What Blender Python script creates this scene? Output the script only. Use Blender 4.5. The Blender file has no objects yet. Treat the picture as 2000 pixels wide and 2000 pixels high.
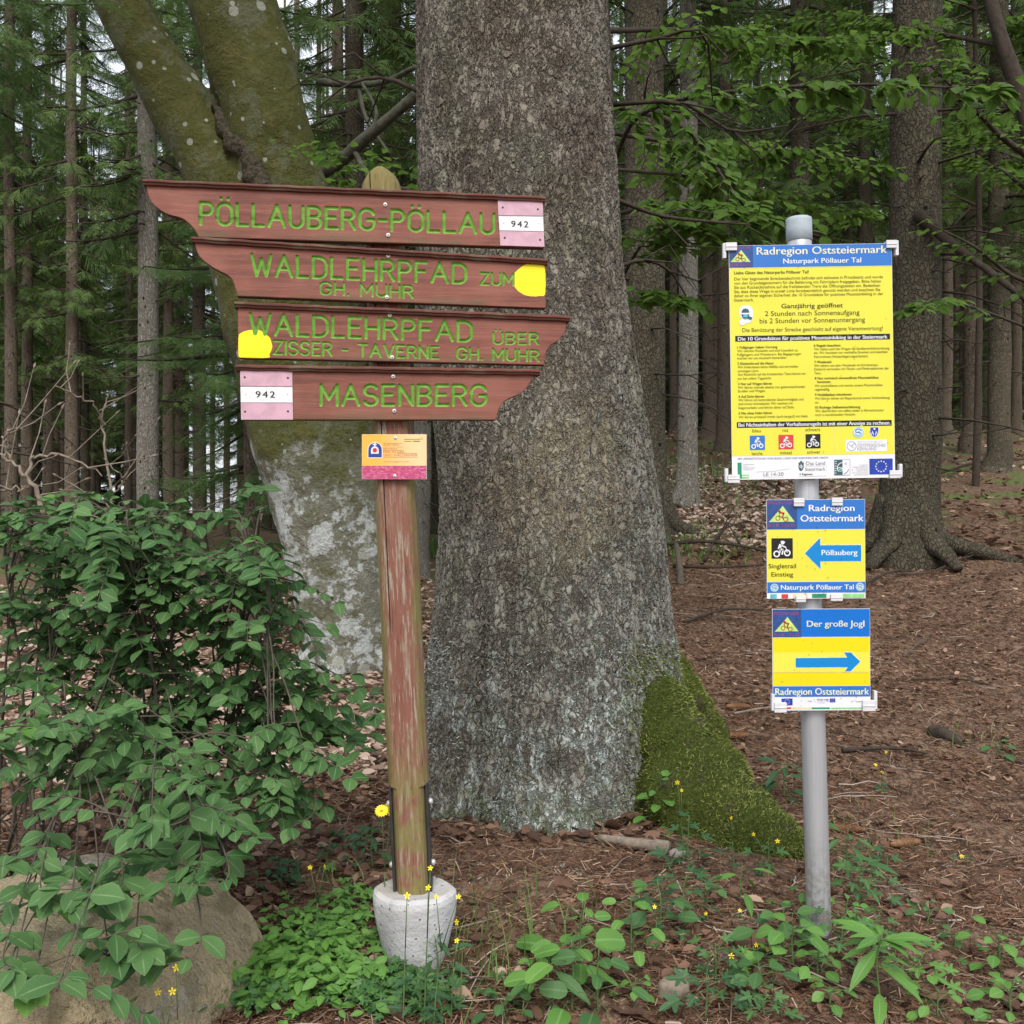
import bpy, math, random
import numpy as np
from mathutils import Vector, Matrix

SC = bpy.context.scene
COL = SC.collection
R = math.radians
CZ = 1.07                      # eye height above the foot of the signs

# ------------------------------------------------------------------ camera
cam_d = bpy.data.cameras.new("camera"); cam = bpy.data.objects.new("camera", cam_d); COL.objects.link(cam)
cam.location = (0, 0, CZ); cam.rotation_euler = (R(90), 0, 0)
cam_d.sensor_width = 36; cam_d.lens = 36; cam_d.clip_start = 0.05; cam_d.clip_end = 3000
SC.camera = cam
# ------------------------------------------------------------------ sky, sun, exposure
SUN_EL, SUN_AZ = 48, 178       # azimuth of the bright part of the sky, clockwise from +Y: behind and a little left
world = bpy.data.worlds.new("World"); SC.world = world; world.use_nodes = True
wn = world.node_tree.nodes; wl = world.node_tree.links
bg = wn["Background"]
sky = wn.new("ShaderNodeTexSky"); sky.sky_type = 'NISHITA'; sky.sun_disc = False
sky.sun_elevation = R(SUN_EL); sky.sun_rotation = R(SUN_AZ)
sky.air_density = 1.0; sky.dust_density = 4.0; sky.ozone_density = 1.0
# thin bright overcast: the physical sky seen through a veil of pale cloud that thickens in patches
cl = wn.new("ShaderNodeTexNoise"); cl.inputs['Scale'].default_value = 2.2; cl.inputs['Detail'].default_value = 5
tc = wn.new("ShaderNodeTexCoord"); wl.new(tc.outputs['Generated'], cl.inputs['Vector'])
cr_ = wn.new("ShaderNodeMapRange"); cr_.inputs['From Min'].default_value = .3; cr_.inputs['From Max'].default_value = .62; cr_.inputs['To Min'].default_value = .35; cr_.inputs['To Max'].default_value = .85
wl.new(cl.outputs['Fac'], cr_.inputs[0])
veil = wn.new("ShaderNodeMix"); veil.data_type = 'RGBA'; wl.new(cr_.outputs[0], veil.inputs[0]); wl.new(sky.outputs[0], veil.inputs[6]); veil.inputs[7].default_value = (4.6, 4.8, 5.1, 1)
wl.new(veil.outputs[2], bg.inputs[0]); bg.inputs[1].default_value = 0.15
sun_d = bpy.data.lights.new("sun", 'SUN'); sun = bpy.data.objects.new("sun", sun_d); COL.objects.link(sun)
sun_d.energy = 1.4; sun_d.angle = R(26); sun_d.color = (1, .96, .9)
sd = Vector((math.sin(R(SUN_AZ)) * math.cos(R(SUN_EL)), math.cos(R(SUN_AZ)) * math.cos(R(SUN_EL)), math.sin(R(SUN_EL))))
sun.rotation_euler = sd.to_track_quat('Z', 'Y').to_euler(); sun.location = sd * 50
vs = SC.view_settings
vs.view_transform = 'Standard'; vs.look = 'None'; vs.gamma = 1; vs.use_curve_mapping = False
vs.exposure = 0.95
cy = SC.cycles
cy.max_bounces = 6; cy.diffuse_bounces = 3; cy.glossy_bounces = 2; cy.transmission_bounces = 3; cy.transparent_max_bounces = 4
cy.use_adaptive_sampling = True; cy.adaptive_threshold = 0.015; cy.use_denoising = True
cy.caustics_reflective = False; cy.caustics_refractive = False

# ------------------------------------------------------------------ helpers
rng = np.random.default_rng(7)
S = 1.0352                     # measurements made on a 1932 px view of the photo -> 2000 px

def P(px, py, Y):
    return Vector(((px - 1000) / 2000 * Y, Y, CZ + (1000 - py) / 2000 * Y))

def smooth(a, b, x):
    t = np.clip((x - a) / (b - a), 0, 1); return t * t * (3 - 2 * t)

def vnoise(p, seed=0):
    p = np.asarray(p, dtype=np.float64); i = np.floor(p).astype(np.int64); f = p - i; f = f * f * (3 - 2 * f)
    out = np.zeros(p.shape[:-1])
    for c in range(8):
        o = ((c >> 0) & 1, (c >> 1) & 1, (c >> 2) & 1)
        q = i + np.array(o)
        h = (q[..., 0] * 374761393 + q[..., 1] * 668265263 + q[..., 2] * 1274126177 + seed * 974711) & 0xffffffff
        h = ((h ^ (h >> 13)) * 1274126177) & 0xffffffff
        h = (h ^ (h >> 16)) & 0xffff
        w = np.ones(p.shape[:-1])
        for k in range(3):
            w = w * (f[..., k] if o[k] else 1 - f[..., k])
        out += w * h / 65535.0
    return out

def fbm(p, n=3, seed=0):
    p = np.asarray(p, dtype=np.float64); a = 1; s = 0; t = 0
    for k in range(n):
        s = s + a * (vnoise(p * 2 ** k, seed + k) - .5); t += a; a *= .5
    return s / t * 2

def H0(x, y):
    x = np.asarray(x, dtype=np.float64); y = np.asarray(y, dtype=np.float64)
    az = x / np.maximum(y, 2.2)
    t = smooth(-.05, .16, az)
    ye = np.where(y > 15, 15 + 20 * (1 - np.exp(-(np.maximum(y, 15) - 15) / 20)), y)
    sp = lambda v, k: .5 * (v + np.sqrt(v * v + k))
    right = .158 * sp(ye - 3.6, .35)
    left = .021 * sp(ye - 7.5, 1.0)
    near = -.10 * sp(2.25 - y, .02)
    near = np.maximum(near, -.9)
    return right * t + left * (1 - t) + near

def H(x, y):
    x = np.asarray(x, dtype=np.float64); y = np.asarray(y, dtype=np.float64)
    p = np.stack([x * 1.1, y * 1.1, x * 0], -1)
    amp = .02 + .10 * smooth(4, 16, y)
    return H0(x, y) + amp * fbm(p, 3, 3) - .040

def Hs(x, y): return float(H(np.array([x]), np.array([y]))[0])

def ground_at(px, py):
    Y = np.concatenate([np.linspace(1.5, 8, 1300), np.linspace(8, 60, 1500)])
    z = CZ + (1000 - py) / 2000 * Y; x = (px - 1000) / 2000 * Y
    hit = np.nonzero(z <= H(x, Y))[0]
    k = hit[0] if len(hit) else len(Y) - 1
    return float(x[k]), float(Y[k]), float(H(x[k:k + 1], Y[k:k + 1])[0])

def g19(px, py): return ground_at(px * S, py * S)

class MB:
    """collects shapes with numpy and links them as ONE mesh object"""
    def __init__(s): s.v = []; s.f = []; s.r = []; s.u = []; s.n = 0
    def add(s, v, f, m=0, rnd=0., uv=None):
        v = np.asarray(v, dtype=np.float64).reshape(-1, 3); f = np.asarray(f, dtype=np.int64)
        s.v.append(v); s.f.append((f + s.n, m)); k = len(v)
        s.r.append(np.broadcast_to(np.asarray(rnd, dtype=np.float64), (k,)))
        s.u.append(np.zeros((k, 2)) if uv is None else np.asarray(uv).reshape(-1, 2))
        s.n += k
    def scatter(s, tv, tf, M, T, m=0, rnd=None, uv=None):
        N = len(T); n = len(tv)
        V = np.einsum('nij,vj->nvi', M, tv) + T[:, None, :]
        tf = np.asarray(tf, dtype=np.int64)
        F = (tf[None] + (np.arange(N) * n)[:, None, None]).reshape(-1, tf.shape[1])
        r = np.repeat(rnd if rnd is not None else np.zeros(N), n)
        U = None if uv is None else np.tile(uv, (N, 1))
        s.add(V.reshape(-1, 3), F, m, r, U)
    def box(s, a, b, m=0, rnd=0.):
        (x0, y0, z0), (x1, y1, z1) = a, b
        v = [(x0, y0, z0), (x1, y0, z0), (x1, y1, z0), (x0, y1, z0), (x0, y0, z1), (x1, y0, z1), (x1, y1, z1), (x0, y1, z1)]
        s.add(v, [(0, 3, 2, 1), (4, 5, 6, 7), (0, 1, 5, 4), (1, 2, 6, 5), (2, 3, 7, 6), (3, 0, 4, 7)], m, rnd)
    def tube(s, path, rad, sides=8, m=0, rnd=0., cap=True, jit=0., seed=1):
        v, f = tube_geo(path, rad, sides, jit, seed); n = len(path)
        uv = np.stack([np.tile(np.arange(sides) / sides, n), np.repeat(np.linspace(0, 1, n), sides)], -1)
        s.add(v, f, m, rnd, uv)
        if cap:
            a = s.n - n * sides; e = a + (n - 1) * sides
            ctr = [v[:sides].mean(0), v[-sides:].mean(0)]
            s.v.append(np.array(ctr)); s.r.append(np.broadcast_to(np.float64(rnd), (2,))); s.u.append(np.zeros((2, 2)))
            i = np.arange(sides); j = (i + 1) % sides
            s.f.append((np.stack([np.full(sides, s.n), a + j, a + i], -1), m))
            s.f.append((np.stack([np.full(sides, s.n + 1), e + i, e + j], -1), m)); s.n += 2
    def mesh(s, name, mats, smooth_sh=True):
        me = bpy.data.meshes.new(name)
        V = np.concatenate(s.v); me.vertices.add(len(V)); me.vertices.foreach_set('co', V.ravel())
        loops = np.concatenate([f.ravel() for f, _ in s.f])
        tot = np.concatenate([np.full(len(f), f.shape[1]) for f, _ in s.f])
        mi = np.concatenate([np.full(len(f), m) for f, m in s.f])
        st = np.concatenate([[0], np.cumsum(tot)[:-1]])
        me.loops.add(len(loops)); me.loops.foreach_set('vertex_index', loops.astype(np.int32))
        me.polygons.add(len(tot)); me.polygons.foreach_set('loop_start', st.astype(np.int32))
        me.polygons.foreach_set('material_index', mi.astype(np.int32))
        me.polygons.foreach_set('use_smooth', np.full(len(tot), smooth_sh))
        me.update(calc_edges=True)
        a = me.attributes.new('rnd', 'FLOAT', 'POINT'); a.data.foreach_set('value', np.concatenate(s.r).astype(np.float32))
        U = np.concatenate(s.u); l = me.uv_layers.new(name='UVMap'); l.data.foreach_set('uv', U[loops].astype(np.float32).ravel())
        for m in (mats if isinstance(mats, (list, tuple)) else [mats]): me.materials.append(m)
        return me
    def build(s, name, mats, parent=None, smooth_sh=True):
        return link(name, s.mesh(name, mats, smooth_sh), parent)

def link(name, me, parent=None):
    o = bpy.data.objects.new(name, me); COL.objects.link(o); o.parent = parent; return o

def thing(name, label, cat, loc=(0, 0, 0), group=None):
    o = bpy.data.objects.new(name, None); COL.objects.link(o); o.location = loc; o.empty_display_size = .2
    return tag(o, label, cat, group)

def tag(o, label=None, cat=None, group=None, kind=None):
    for k, v in (('label', label), ('category', cat), ('group', group), ('kind', kind)):
        if v: o[k] = v
    return o

def tube_geo(path, rad, sides, jit=0., seed=1):
    p = np.asarray(path, dtype=np.float64); n = len(p); rad = np.broadcast_to(np.asarray(rad, dtype=np.float64), (n,))
    t = np.gradient(p, axis=0); t /= np.linalg.norm(t, axis=1, keepdims=True) + 1e-12
    up = np.array([0, 0, 1.]) if abs(t[0, 2]) < .9 else np.array([0, 1., 0])
    u = np.cross(up, t[0]); u /= np.linalg.norm(u); us = []
    for k in range(n):
        u = u - t[k] * np.dot(u, t[k]); u /= np.linalg.norm(u) + 1e-12; us.append(u)
    us = np.array(us); ws = np.cross(t, us)
    a = np.arange(sides) / sides * 2 * np.pi
    rr = rad[:, None] * np.ones(sides)
    if jit:
        q = np.stack(np.broadcast_arrays(np.cos(a)[None] * 1.3, np.sin(a)[None] * 1.3, np.arange(n)[:, None] * .6), -1)
        rr = rr * (1 + jit * fbm(q, 2, seed))
    v = p[:, None] + rr[..., None] * (np.cos(a)[None, :, None] * us[:, None] + np.sin(a)[None, :, None] * ws[:, None])
    i = np.arange(n - 1)[:, None] * sides; j = np.arange(sides)[None]; k = (j + 1) % sides
    f = np.stack([i + j, i + k, i + sides + k, i + sides + j], -1).reshape(-1, 4)
    return v.reshape(-1, 3), f

def spline(pts, n):
    """Catmull-Rom through rows of any width"""
    p = np.asarray(pts, dtype=np.float64); m = len(p)
    q = np.vstack([2 * p[0] - p[1], p, 2 * p[-1] - p[-2]])
    t = np.linspace(0, m - 1 - 1e-9, n); i = t.astype(int); f = (t - i)[:, None]
    a, b, c, d = q[i], q[i + 1], q[i + 2], q[i + 3]
    return .5 * (2 * b + (c - a) * f + (2 * a - 5 * b + 4 * c - d) * f ** 2 + (3 * b - a - 3 * c + d) * f ** 3)

def norm(v): return v / (np.linalg.norm(v, axis=-1, keepdims=True) + 1e-12)

def frames(d, up, roll=None):
    """(N,3,3) with columns side, d, normal"""
    d = norm(d); s = norm(np.cross(d, up)); n = np.cross(s, d)
    if roll is not None:
        c, q = np.cos(roll)[:, None], np.sin(roll)[:, None]
        s, n = c * s + q * n, c * n - q * s
    return np.stack([s, d, n], -1)

# ------------------------------------------------------------------ materials
def lin(r, g, b):
    f = lambda c: (c / 255 / 12.92) if c / 255 <= .04045 else ((c / 255 + .055) / 1.055) ** 2.4
    return (f(r), f(g), f(b), 1)

class NT:
    def __init__(s, name):
        s.m = bpy.data.materials.new(name); s.m.use_nodes = True; s.t = s.m.node_tree
        s.b = s.t.nodes['Principled BSDF']; s.out = s.t.nodes['Material Output']
    def n(s, typ, **kw):
        x = s.t.nodes.new('ShaderNode' + typ)
        for k, v in kw.items():
            if k in ('i',):
                for a, b in v.items():
                    if isinstance(b, bpy.types.NodeSocket): s.t.links.new(b, x.inputs[a])
                    else: x.inputs[a].default_value = b
            else: setattr(x, k, v)
        return x
    def l(s, a, b): s.t.links.new(a, b)
    def coords(s, scale=(1, 1, 1), kind='Object'):
        c = s.n('TexCoord'); m = s.n('Mapping'); m.inputs['Scale'].default_value = scale
        s.l(c.outputs[kind], m.inputs[0]); return m.outputs[0]
    def noise(s, vec, scale, detail=3, rough=.55, dist=0.):
        x = s.n('TexNoise', i={'Scale': scale, 'Detail': detail, 'Roughness': rough, 'Distortion': dist})
        if vec is not None: s.l(vec, x.inputs['Vector'])
        return x.outputs['Fac']
    def vor(s, vec, scale, feature='F1', out='Distance', rnd=1.):
        x = s.n('TexVoronoi', feature=feature, i={'Scale': scale, 'Randomness': rnd})
        if vec is not None: s.l(vec, x.inputs['Vector'])
        return x.outputs[out]
    def ramp(s, fac, stops):
        x = s.n('ValToRGB'); e = x.color_ramp.elements
        while len(e) < len(stops): e.new(.5)
        for k, (p, c) in enumerate(stops):
            e[k].position = p; e[k].color = c if hasattr(c, '__len__') else (c, c, c, 1)
        s.l(fac, x.inputs[0]); return x.outputs[0]
    def step(s, fac, a, b):
        x = s.n('MapRange', interpolation_type='SMOOTHSTEP', i={'From Min': a, 'From Max': b}); s.l(fac, x.inputs[0]); return x.outputs[0]
    def mix(s, fac, a, b, mode='MIX'):
        x = s.n('Mix', data_type='RGBA', blend_type=mode)
        for sock, v in ((x.inputs[0], fac), (x.inputs[6], a), (x.inputs[7], b)):
            if isinstance(v, bpy.types.NodeSocket): s.l(v, sock)
            else: sock.default_value = v
        return x.outputs[2]
    def math(s, op, a, b=0., c=None):
        x = s.n('Math', operation=op)
        for k, v in enumerate((a, b) if c is None else (a, b, c)):
            if isinstance(v, bpy.types.NodeSocket): s.l(v, x.inputs[k])
            else: x.inputs[k].default_value = v
        return x.outputs[0]
    def attr(s, name):
        return s.n('Attribute', attribute_name=name).outputs['Fac']
    def bump(s, h, dist, strength=1.):
        x = s.n('Bump', i={'Distance': dist, 'Strength': strength}); s.l(h, x.inputs['Height']); s.l(x.outputs[0], s.b.inputs['Normal'])
    def base(s, c, rough=.8, spec=.3, metal=0.):
        if isinstance(c, bpy.types.NodeSocket): s.l(c, s.b.inputs['Base Color'])
        else: s.b.inputs['Base Color'].default_value = c
        if isinstance(rough, bpy.types.NodeSocket): s.l(rough, s.b.inputs['Roughness'])
        else: s.b.inputs['Roughness'].default_value = rough
        s.b.inputs['Specular IOR Level'].default_value = spec; s.b.inputs['Metallic'].default_value = metal
    def translucent(s, col, f):
        t = s.n('BsdfTranslucent'); s.l(col, t.inputs[0]); m = s.n('MixShader'); m.inputs[0].default_value = f
        s.l(s.b.outputs[0], m.inputs[1]); s.l(t.outputs[0], m.inputs[2]); s.l(m.outputs[0], s.out.inputs['Surface'])

def plain(name, c, rough=.6, spec=.3, metal=0., nscale=60., var=.12, bump=0.):
    t = NT(name); n = t.noise(t.coords(), nscale, 4)
    c2 = tuple(x * (1 - 2.2 * var) for x in c[:3]) + (1,)
    t.base(t.mix(t.step(n, .35, .75), c, c2), rough, spec, metal)
    if bump: t.bump(n, bump)
    return t.m

def leaf_mat(name, ca, cb, vein=None, tr=.3, rough=.45, spec=.4, veinw=.07, edge=None):
    t = NT(name); r = t.attr('rnd'); c = t.mix(r, ca, cb)
    c = t.mix(t.math('MULTIPLY', t.noise(t.coords(), 9, 3), .5), c, tuple(x * .45 for x in ca[:3]) + (1,))
    if vein:
        uv = t.n('UVMap').outputs[0]; sx = t.n('SeparateXYZ'); t.l(uv, sx.inputs[0])
        au = t.math('ABSOLUTE', sx.outputs[0])
        side = t.math('ABSOLUTE', t.math('SUBTRACT', t.math('FRACT', t.math('SUBTRACT', t.math('MULTIPLY', sx.outputs[1], 7.), t.math('MULTIPLY', au, 1.6))), .5))
        lines = t.math('MULTIPLY', t.step(side, .08, .0), .2)
        mid = t.step(au, veinw * 1.6, veinw * .4)
        f = t.math('MAXIMUM', mid, lines)
        if edge: f = t.math('MAXIMUM', f, t.math('MULTIPLY', t.step(au, .84, 1.), edge))
        c = t.mix(t.math('MULTIPLY', f, .42), c, vein)
        t.bump(lines, .002, .5)
    t.base(c, rough, spec)
    if tr: t.translucent(c, tr)
    return t.m

M = {}
M['needle_dark'] = leaf_mat('spruce_needles_dark', (.058, .110, .028, 1), (.145, .225, .055, 1), None, .3, .6, .25)
M['needle_light'] = leaf_mat('spruce_needles_fresh', (.075, .16, .045, 1), (.18, .30, .085, 1), None, .35, .6, .25)
M['beech_leaf'] = leaf_mat('beech_leaves', (.08, .165, .030, 1), (.17, .29, .050, 1), (.19, .31, .09, 1), .58, .4, .45)
M['shrub_leaf'] = leaf_mat('shrub_leaves', (.056, .140, .042, 1), (.135, .262, .085, 1), (.27, .39, .20, 1), .30, .55, .20, edge=.35)
M['shrub_leaf_new'] = leaf_mat('young_shrub_leaves', (.10, .25, .05, 1), (.16, .34, .06, 1), (.22, .36, .12, 1), .35, .42, .4)
M['herb_a'] = leaf_mat('herb_leaves_bright', (.10, .245, .045, 1), (.17, .36, .07, 1), (.25, .42, .14, 1), .3, .5, .35)
M['herb_b'] = leaf_mat('herb_leaves_mid', (.055, .15, .045, 1), (.095, .215, .055, 1), (.16, .27, .10, 1), .3, .5, .35)
M['herb_c'] = leaf_mat('herb_leaves_deep', (.034, .105, .042, 1), (.06, .15, .05, 1), (.11, .2, .09, 1), .3, .5, .35)
M['stem'] = plain('green_stem', (.09, .15, .05, 1), .6)
M['twig'] = plain('grey_brown_twig', (.105, .088, .068, 1), .9, .2, 0, 40, .2)
M['twig_dark'] = plain('dark_dead_twig', (.058, .046, .036, 1), .95, .15, 0, 30, .2)
M['twig_pale'] = plain('pale_dead_twig', (.25, .205, .16, 1), .9, .2, 0, 40, .2)

def bark_far(name, ca, cb, lich, amt):
    t = NT(name); co = t.coords((1, 1, .45)); oi = t.n('ObjectInfo').outputs['Random']
    n1 = t.noise(co, 5, 4); n2 = t.noise(co, 38, 4, .7); vm = t.n('VectorMath', operation='MULTIPLY_ADD', i={1: (.07, .07, .07)}); nn_ = t.n('TexNoise', i={'Scale': 22., 'Detail': 3.}); t.l(co, nn_.inputs['Vector']); t.l(nn_.outputs['Color'], vm.inputs[0]); t.l(co, vm.inputs[2]); v = t.vor(vm.outputs[0], 42, 'DISTANCE_TO_EDGE')
    c = t.mix(n1, ca, cb); c = t.mix(t.math('MULTIPLY', t.step(v, .16, .0), .45), c, tuple(x * .3 for x in ca[:3]) + (1,))
    c = t.mix(t.math('MULTIPLY', t.step(n2, .52, .68), amt), c, lich)
    kn = t.vor(t.coords((1, 1, .8)), 7, 'F1'); c = t.mix(t.step(kn, .13, .09), c, (.02, .016, .012, 1))
    br = t.math('ADD', .78, t.math('MULTIPLY', oi, .5)); hs = t.n('HueSaturation'); t.l(br, hs.inputs['Value']); t.l(c, hs.inputs['Color'])
    t.base(hs.outputs[0], .95, .15); t.bump(t.math('ADD', n2, t.step(v, 0, .2)), .012)
    return t.m
M['bark_brown'] = bark_far('spruce_bark_brown', (.142, .108, .078, 1), (.205, .166, .126, 1), (.26, .26, .21, 1), .4)
M['bark_grey'] = bark_far('spruce_bark_grey', (.185, .168, .140, 1), (.27, .25, .215, 1), (.36, .38, .33, 1), .6)
M['bark_green'] = bark_far('spruce_bark_mossy_grey', (.080, .068, .048, 1), (.125, .108, .078, 1), (.14, .16, .10, 1), .55)
# ================================================================== GROUND
def axis(lo, hi, flo, fhi, step, gr=1.16):
    a = list(np.arange(flo, fhi + 1e-6, step)); d = step
    while a[-1] < hi: d *= gr; a.append(a[-1] + d)
    d = step; b = []
    x = flo
    while x > lo: d *= gr; x -= d; b.append(x)
    return np.array(b[::-1] + a)

gx = axis(-900, 900, -4, 4.5, .035); gy = axis(-200, 1500, 1.5, 9, .035)
GX, GY = np.meshgrid(gx, gy)
GZ = H(GX, GY) + .028 * fbm(np.stack([GX * 5, GY * 5, GX * 0], -1), 4, 11) * smooth(14, 8, GY)
mb = MB(); nx = len(gx)
ii = (np.arange(len(gy) - 1)[:, None] * nx + np.arange(nx - 1)[None]).ravel()
mb.add(np.stack([GX, GY, GZ], -1), np.stack([ii, ii + 1, ii + nx + 1, ii + nx], -1))
t = NT('forest_soil'); co = t.coords()
n1 = t.noise(co, 1.3, 4); n2 = t.noise(co, 16, 5, .65); n3 = t.noise(t.coords((60, 22, 30)), 1., 4, .7); v = t.vor(co, 38, 'F1', 'Color'); ve = t.vor(co, 38, 'DISTANCE_TO_EDGE')
c = t.mix(t.step(n2, .3, .7), (.072, .042, .027, 1), (.150, .090, .057, 1))
c = t.mix(t.math('MULTIPLY', t.step(n3, .45, .62), .75), c, (.28, .18, .118, 1))
bw = t.n('RGBToBW'); t.l(v, bw.inputs[0])
c = t.mix(t.math('MULTIPLY', t.step(bw.outputs[0], .6, .8), .5), c, (.27, .19, .135, 1))
c = t.mix(t.math('MULTIPLY', t.step(ve, .08, 0), .6), c, (.03, .018, .012, 1))
sx = t.n('SeparateXYZ'); t.l(t.coords(), sx.inputs[0])
far = t.math('MULTIPLY', t.step(sx.outputs[1], 7.5, 12), t.step(n1, .46, .62))
c = t.mix(t.math('MULTIPLY', far, .75), c, (.085, .15, .035, 1))
t.base(c, .95, .15); t.bump(t.math('ADD', n2, t.math('MULTIPLY', n3, .7)), .03)
ground = tag(mb.build('ground', t.m), kind='structure')

# ---- needles, bits of twig and fallen leaves lying on it
def scatter_ground(n, dmin, dmax, azlo=-.56, azhi=.56):
    d = dmin * (dmax / dmin) ** rng.random(n); a = rng.uniform(azlo, azhi, n); return a * d, d
def pal(name, stops, rough=.8, tr=0.):
    t = NT(name); c = t.ramp(t.attr('rnd'), stops); t.base(c, rough, .25)
    if tr: t.translucent(c, tr)
    return t.m
litter_m = pal('needle_litter', [(0, (.060, .032, .019, 1)), (.45, (.140, .070, .039, 1)), (.8, (.24, .136, .078, 1)), (1, (.42, .32, .23, 1))])
mb = MB()
N = 120000; x, y = scatter_ground(N, 1.9, 11)
z = H(x, y) + rng.uniform(.004, .016, N)
th = rng.uniform(0, 2 * np.pi, N); tilt = rng.normal(0, .22, N)
d = np.stack([np.cos(th), np.sin(th), np.sin(tilt)], -1)
L = rng.uniform(.014, .045, N) * (1 + y * .09); W = rng.uniform(.0011, .0024, N) * (.6 + y * .22)
F = frames(d, np.tile([0, 0, 1.], (N, 1)), rng.normal(0, .6, N)); F[:, :, 0] *= W[:, None]; F[:, :, 1] *= L[:, None]
tv = np.array([(-.5, -.5, 0), (.5, -.5, 0), (.5, .5, 0), (-.5, .5, 0)])
mb.scatter(tv, [(0, 1, 2, 3)], F, np.stack([x, y, z], -1), rnd=rng.random(N) ** 1.3)
tag(mb.build('needle_litter', litter_m), 'brown needles and crumbled bits covering the forest floor', 'needle litter', kind='stuff')

leaf_lit_m = pal('dead_beech_leaf', [(0, (.06, .032, .022, 1)), (.45, (.13, .070, .046, 1)), (.8, (.22, .128, .084, 1)), (1, (.42, .30, .21, 1))], .65, .15)
def dead_leaf_tmpl():
    prof = [(0, .02), (.2, .25), (.45, .32), (.75, .2), (1, .01)]
    v = []
    for k, (tt, w) in enumerate(prof):
        for s_ in (-1, 0, 1): v.append((s_ * w, tt - .5, abs(s_) * w * .5 + .25 * (tt - .5) ** 2))
    f = [(a * 3 + b, a * 3 + b + 1, a * 3 + b + 4, a * 3 + b + 3) for a in range(4) for b in range(2)]
    return np.array(v), f
dlv, dlf = dead_leaf_tmpl()
mb = MB()
def dead_leaves(n, dmin, dmax, lo, hi, size=(.028, .055), lift=.012):
    x, y = scatter_ground(n, dmin, dmax, lo, hi); th = rng.uniform(0, 2 * np.pi, n)
    d = np.stack([np.cos(th), np.sin(th), rng.normal(0, .25, n)], -1)
    F = frames(d, np.tile([0, 0, 1.], (n, 1)), rng.normal(0, .6, n)) * rng.uniform(size[0], size[1], n)[:, None, None]
    flip = rng.random(n) < .4; F[flip, :, 2] *= -1
    mb.scatter(dlv, dlf, F, np.stack([x, y, H(x, y) + rng.uniform(.003, lift, n)], -1), rnd=np.clip(rng.normal(.5, .25, n), 0, 1))
dead_leaves(3000, 3.9, 8.5, .10, .56, (.020, .042), .025)
dead_leaves(2600, 3.4, 9, -.5, -.02, (.03, .06), .03)
dead_leaves(420, 2.0, 3.8, -.5, .5)
dead_leaves(4500, 8, 24, -.3, .56, (.05, .11), .04)
dead_leaves(260, 2.9, 4.2, -.30, -.10, (.035, .06), .03)
dead_leaves(420, 2.0, 3.0, -.15, .5, (.028, .062), .02)
dead_leaves(90, 3.35, 3.55, -.02, .16, (.04, .07), .03)
dead_leaves(500, 2.4, 3.3, -.27, -.08, (.03, .055), .02)
tag(mb.build('leaf_litter', leaf_lit_m), 'dry brown beech leaves strewn over the forest floor', 'leaf litter', kind='stuff')

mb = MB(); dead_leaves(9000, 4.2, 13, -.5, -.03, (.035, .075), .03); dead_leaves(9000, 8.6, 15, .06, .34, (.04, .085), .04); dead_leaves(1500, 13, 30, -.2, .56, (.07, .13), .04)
pale_m = pal('lightened_beech_leaf', [(0, (.20, .13, .09, 1)), (.4, (.38, .27, .205, 1)), (1, (.60, .49, .40, 1))], .6, .15)  # pale dry leaves, coloured lighter to stand in for light through canopy gaps
tag(mb.build('lit_pale_leaf_litter', pale_m), 'pale beech leaves further back in the wood, lightened where light reaches the ground', 'leaf litter', kind='stuff')
# small loose twigs (uncountable) and pale lichen crumbs
mb = MB()
N = 950; x, y = scatter_ground(N, 2.0, 10); th = rng.uniform(0, 2 * np.pi, N)
for k in range(N):
    l = rng.uniform(.05, .2) * (1 + y[k] * .08); c_, s_ = math.cos(th[k]), math.sin(th[k]); bend = rng.normal(0, .25)
    q = [(x[k] + c_ * l * a - s_ * l * bend * a * a, y[k] + s_ * l * a + c_ * l * bend * a * a) for a in (-.5, -.15, .2, .5)]
    zz = [Hs(*w) + rng.uniform(.006, .022) for w in q]
    mb.tube([(a, b, c) for (a, b), c in zip(q, zz)], np.array([1, .9, .7, .4]) * rng.uniform(.0014, .0035), 4, rnd=rng.random(), cap=False)
twl_m = pal('twig_litter', [(0, (.05, .032, .024, 1)), (.6, (.15, .10, .075, 1)), (1, (.36, .30, .25, 1))], .9)
tag(mb.build('twig_litter', twl_m), 'thin broken twigs scattered over the brown forest floor', 'twig litter', kind='stuff')
mb = MB(); N = 900
cx, cyy = scatter_ground(70, 2.0, 6.5, -.2, .55); k = rng.integers(0, 70, N)
x = cx[k] + rng.normal(0, .02, N); y = cyy[k] + rng.normal(0, .02, N)
F = frames(norm(rng.normal(0, 1, (N, 3))), norm(rng.normal(0, 1, (N, 3)))); F[:, :, 0] *= .0026; F[:, :, 1] *= rng.uniform(.005, .014, N)[:, None]
mb.scatter(tv, [(0, 1, 2, 3)], F, np.stack([x, y, H(x, y) + rng.uniform(.005, .02, N)], -1), rnd=rng.random(N))
tag(mb.build('lichen_litter', pal('lichen_grey', [(0, (.16, .17, .15, 1)), (1, (.36, .38, .35, 1))])), 'pale grey lichen tufts fallen on the forest floor', 'lichen litter', kind='stuff')

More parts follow.
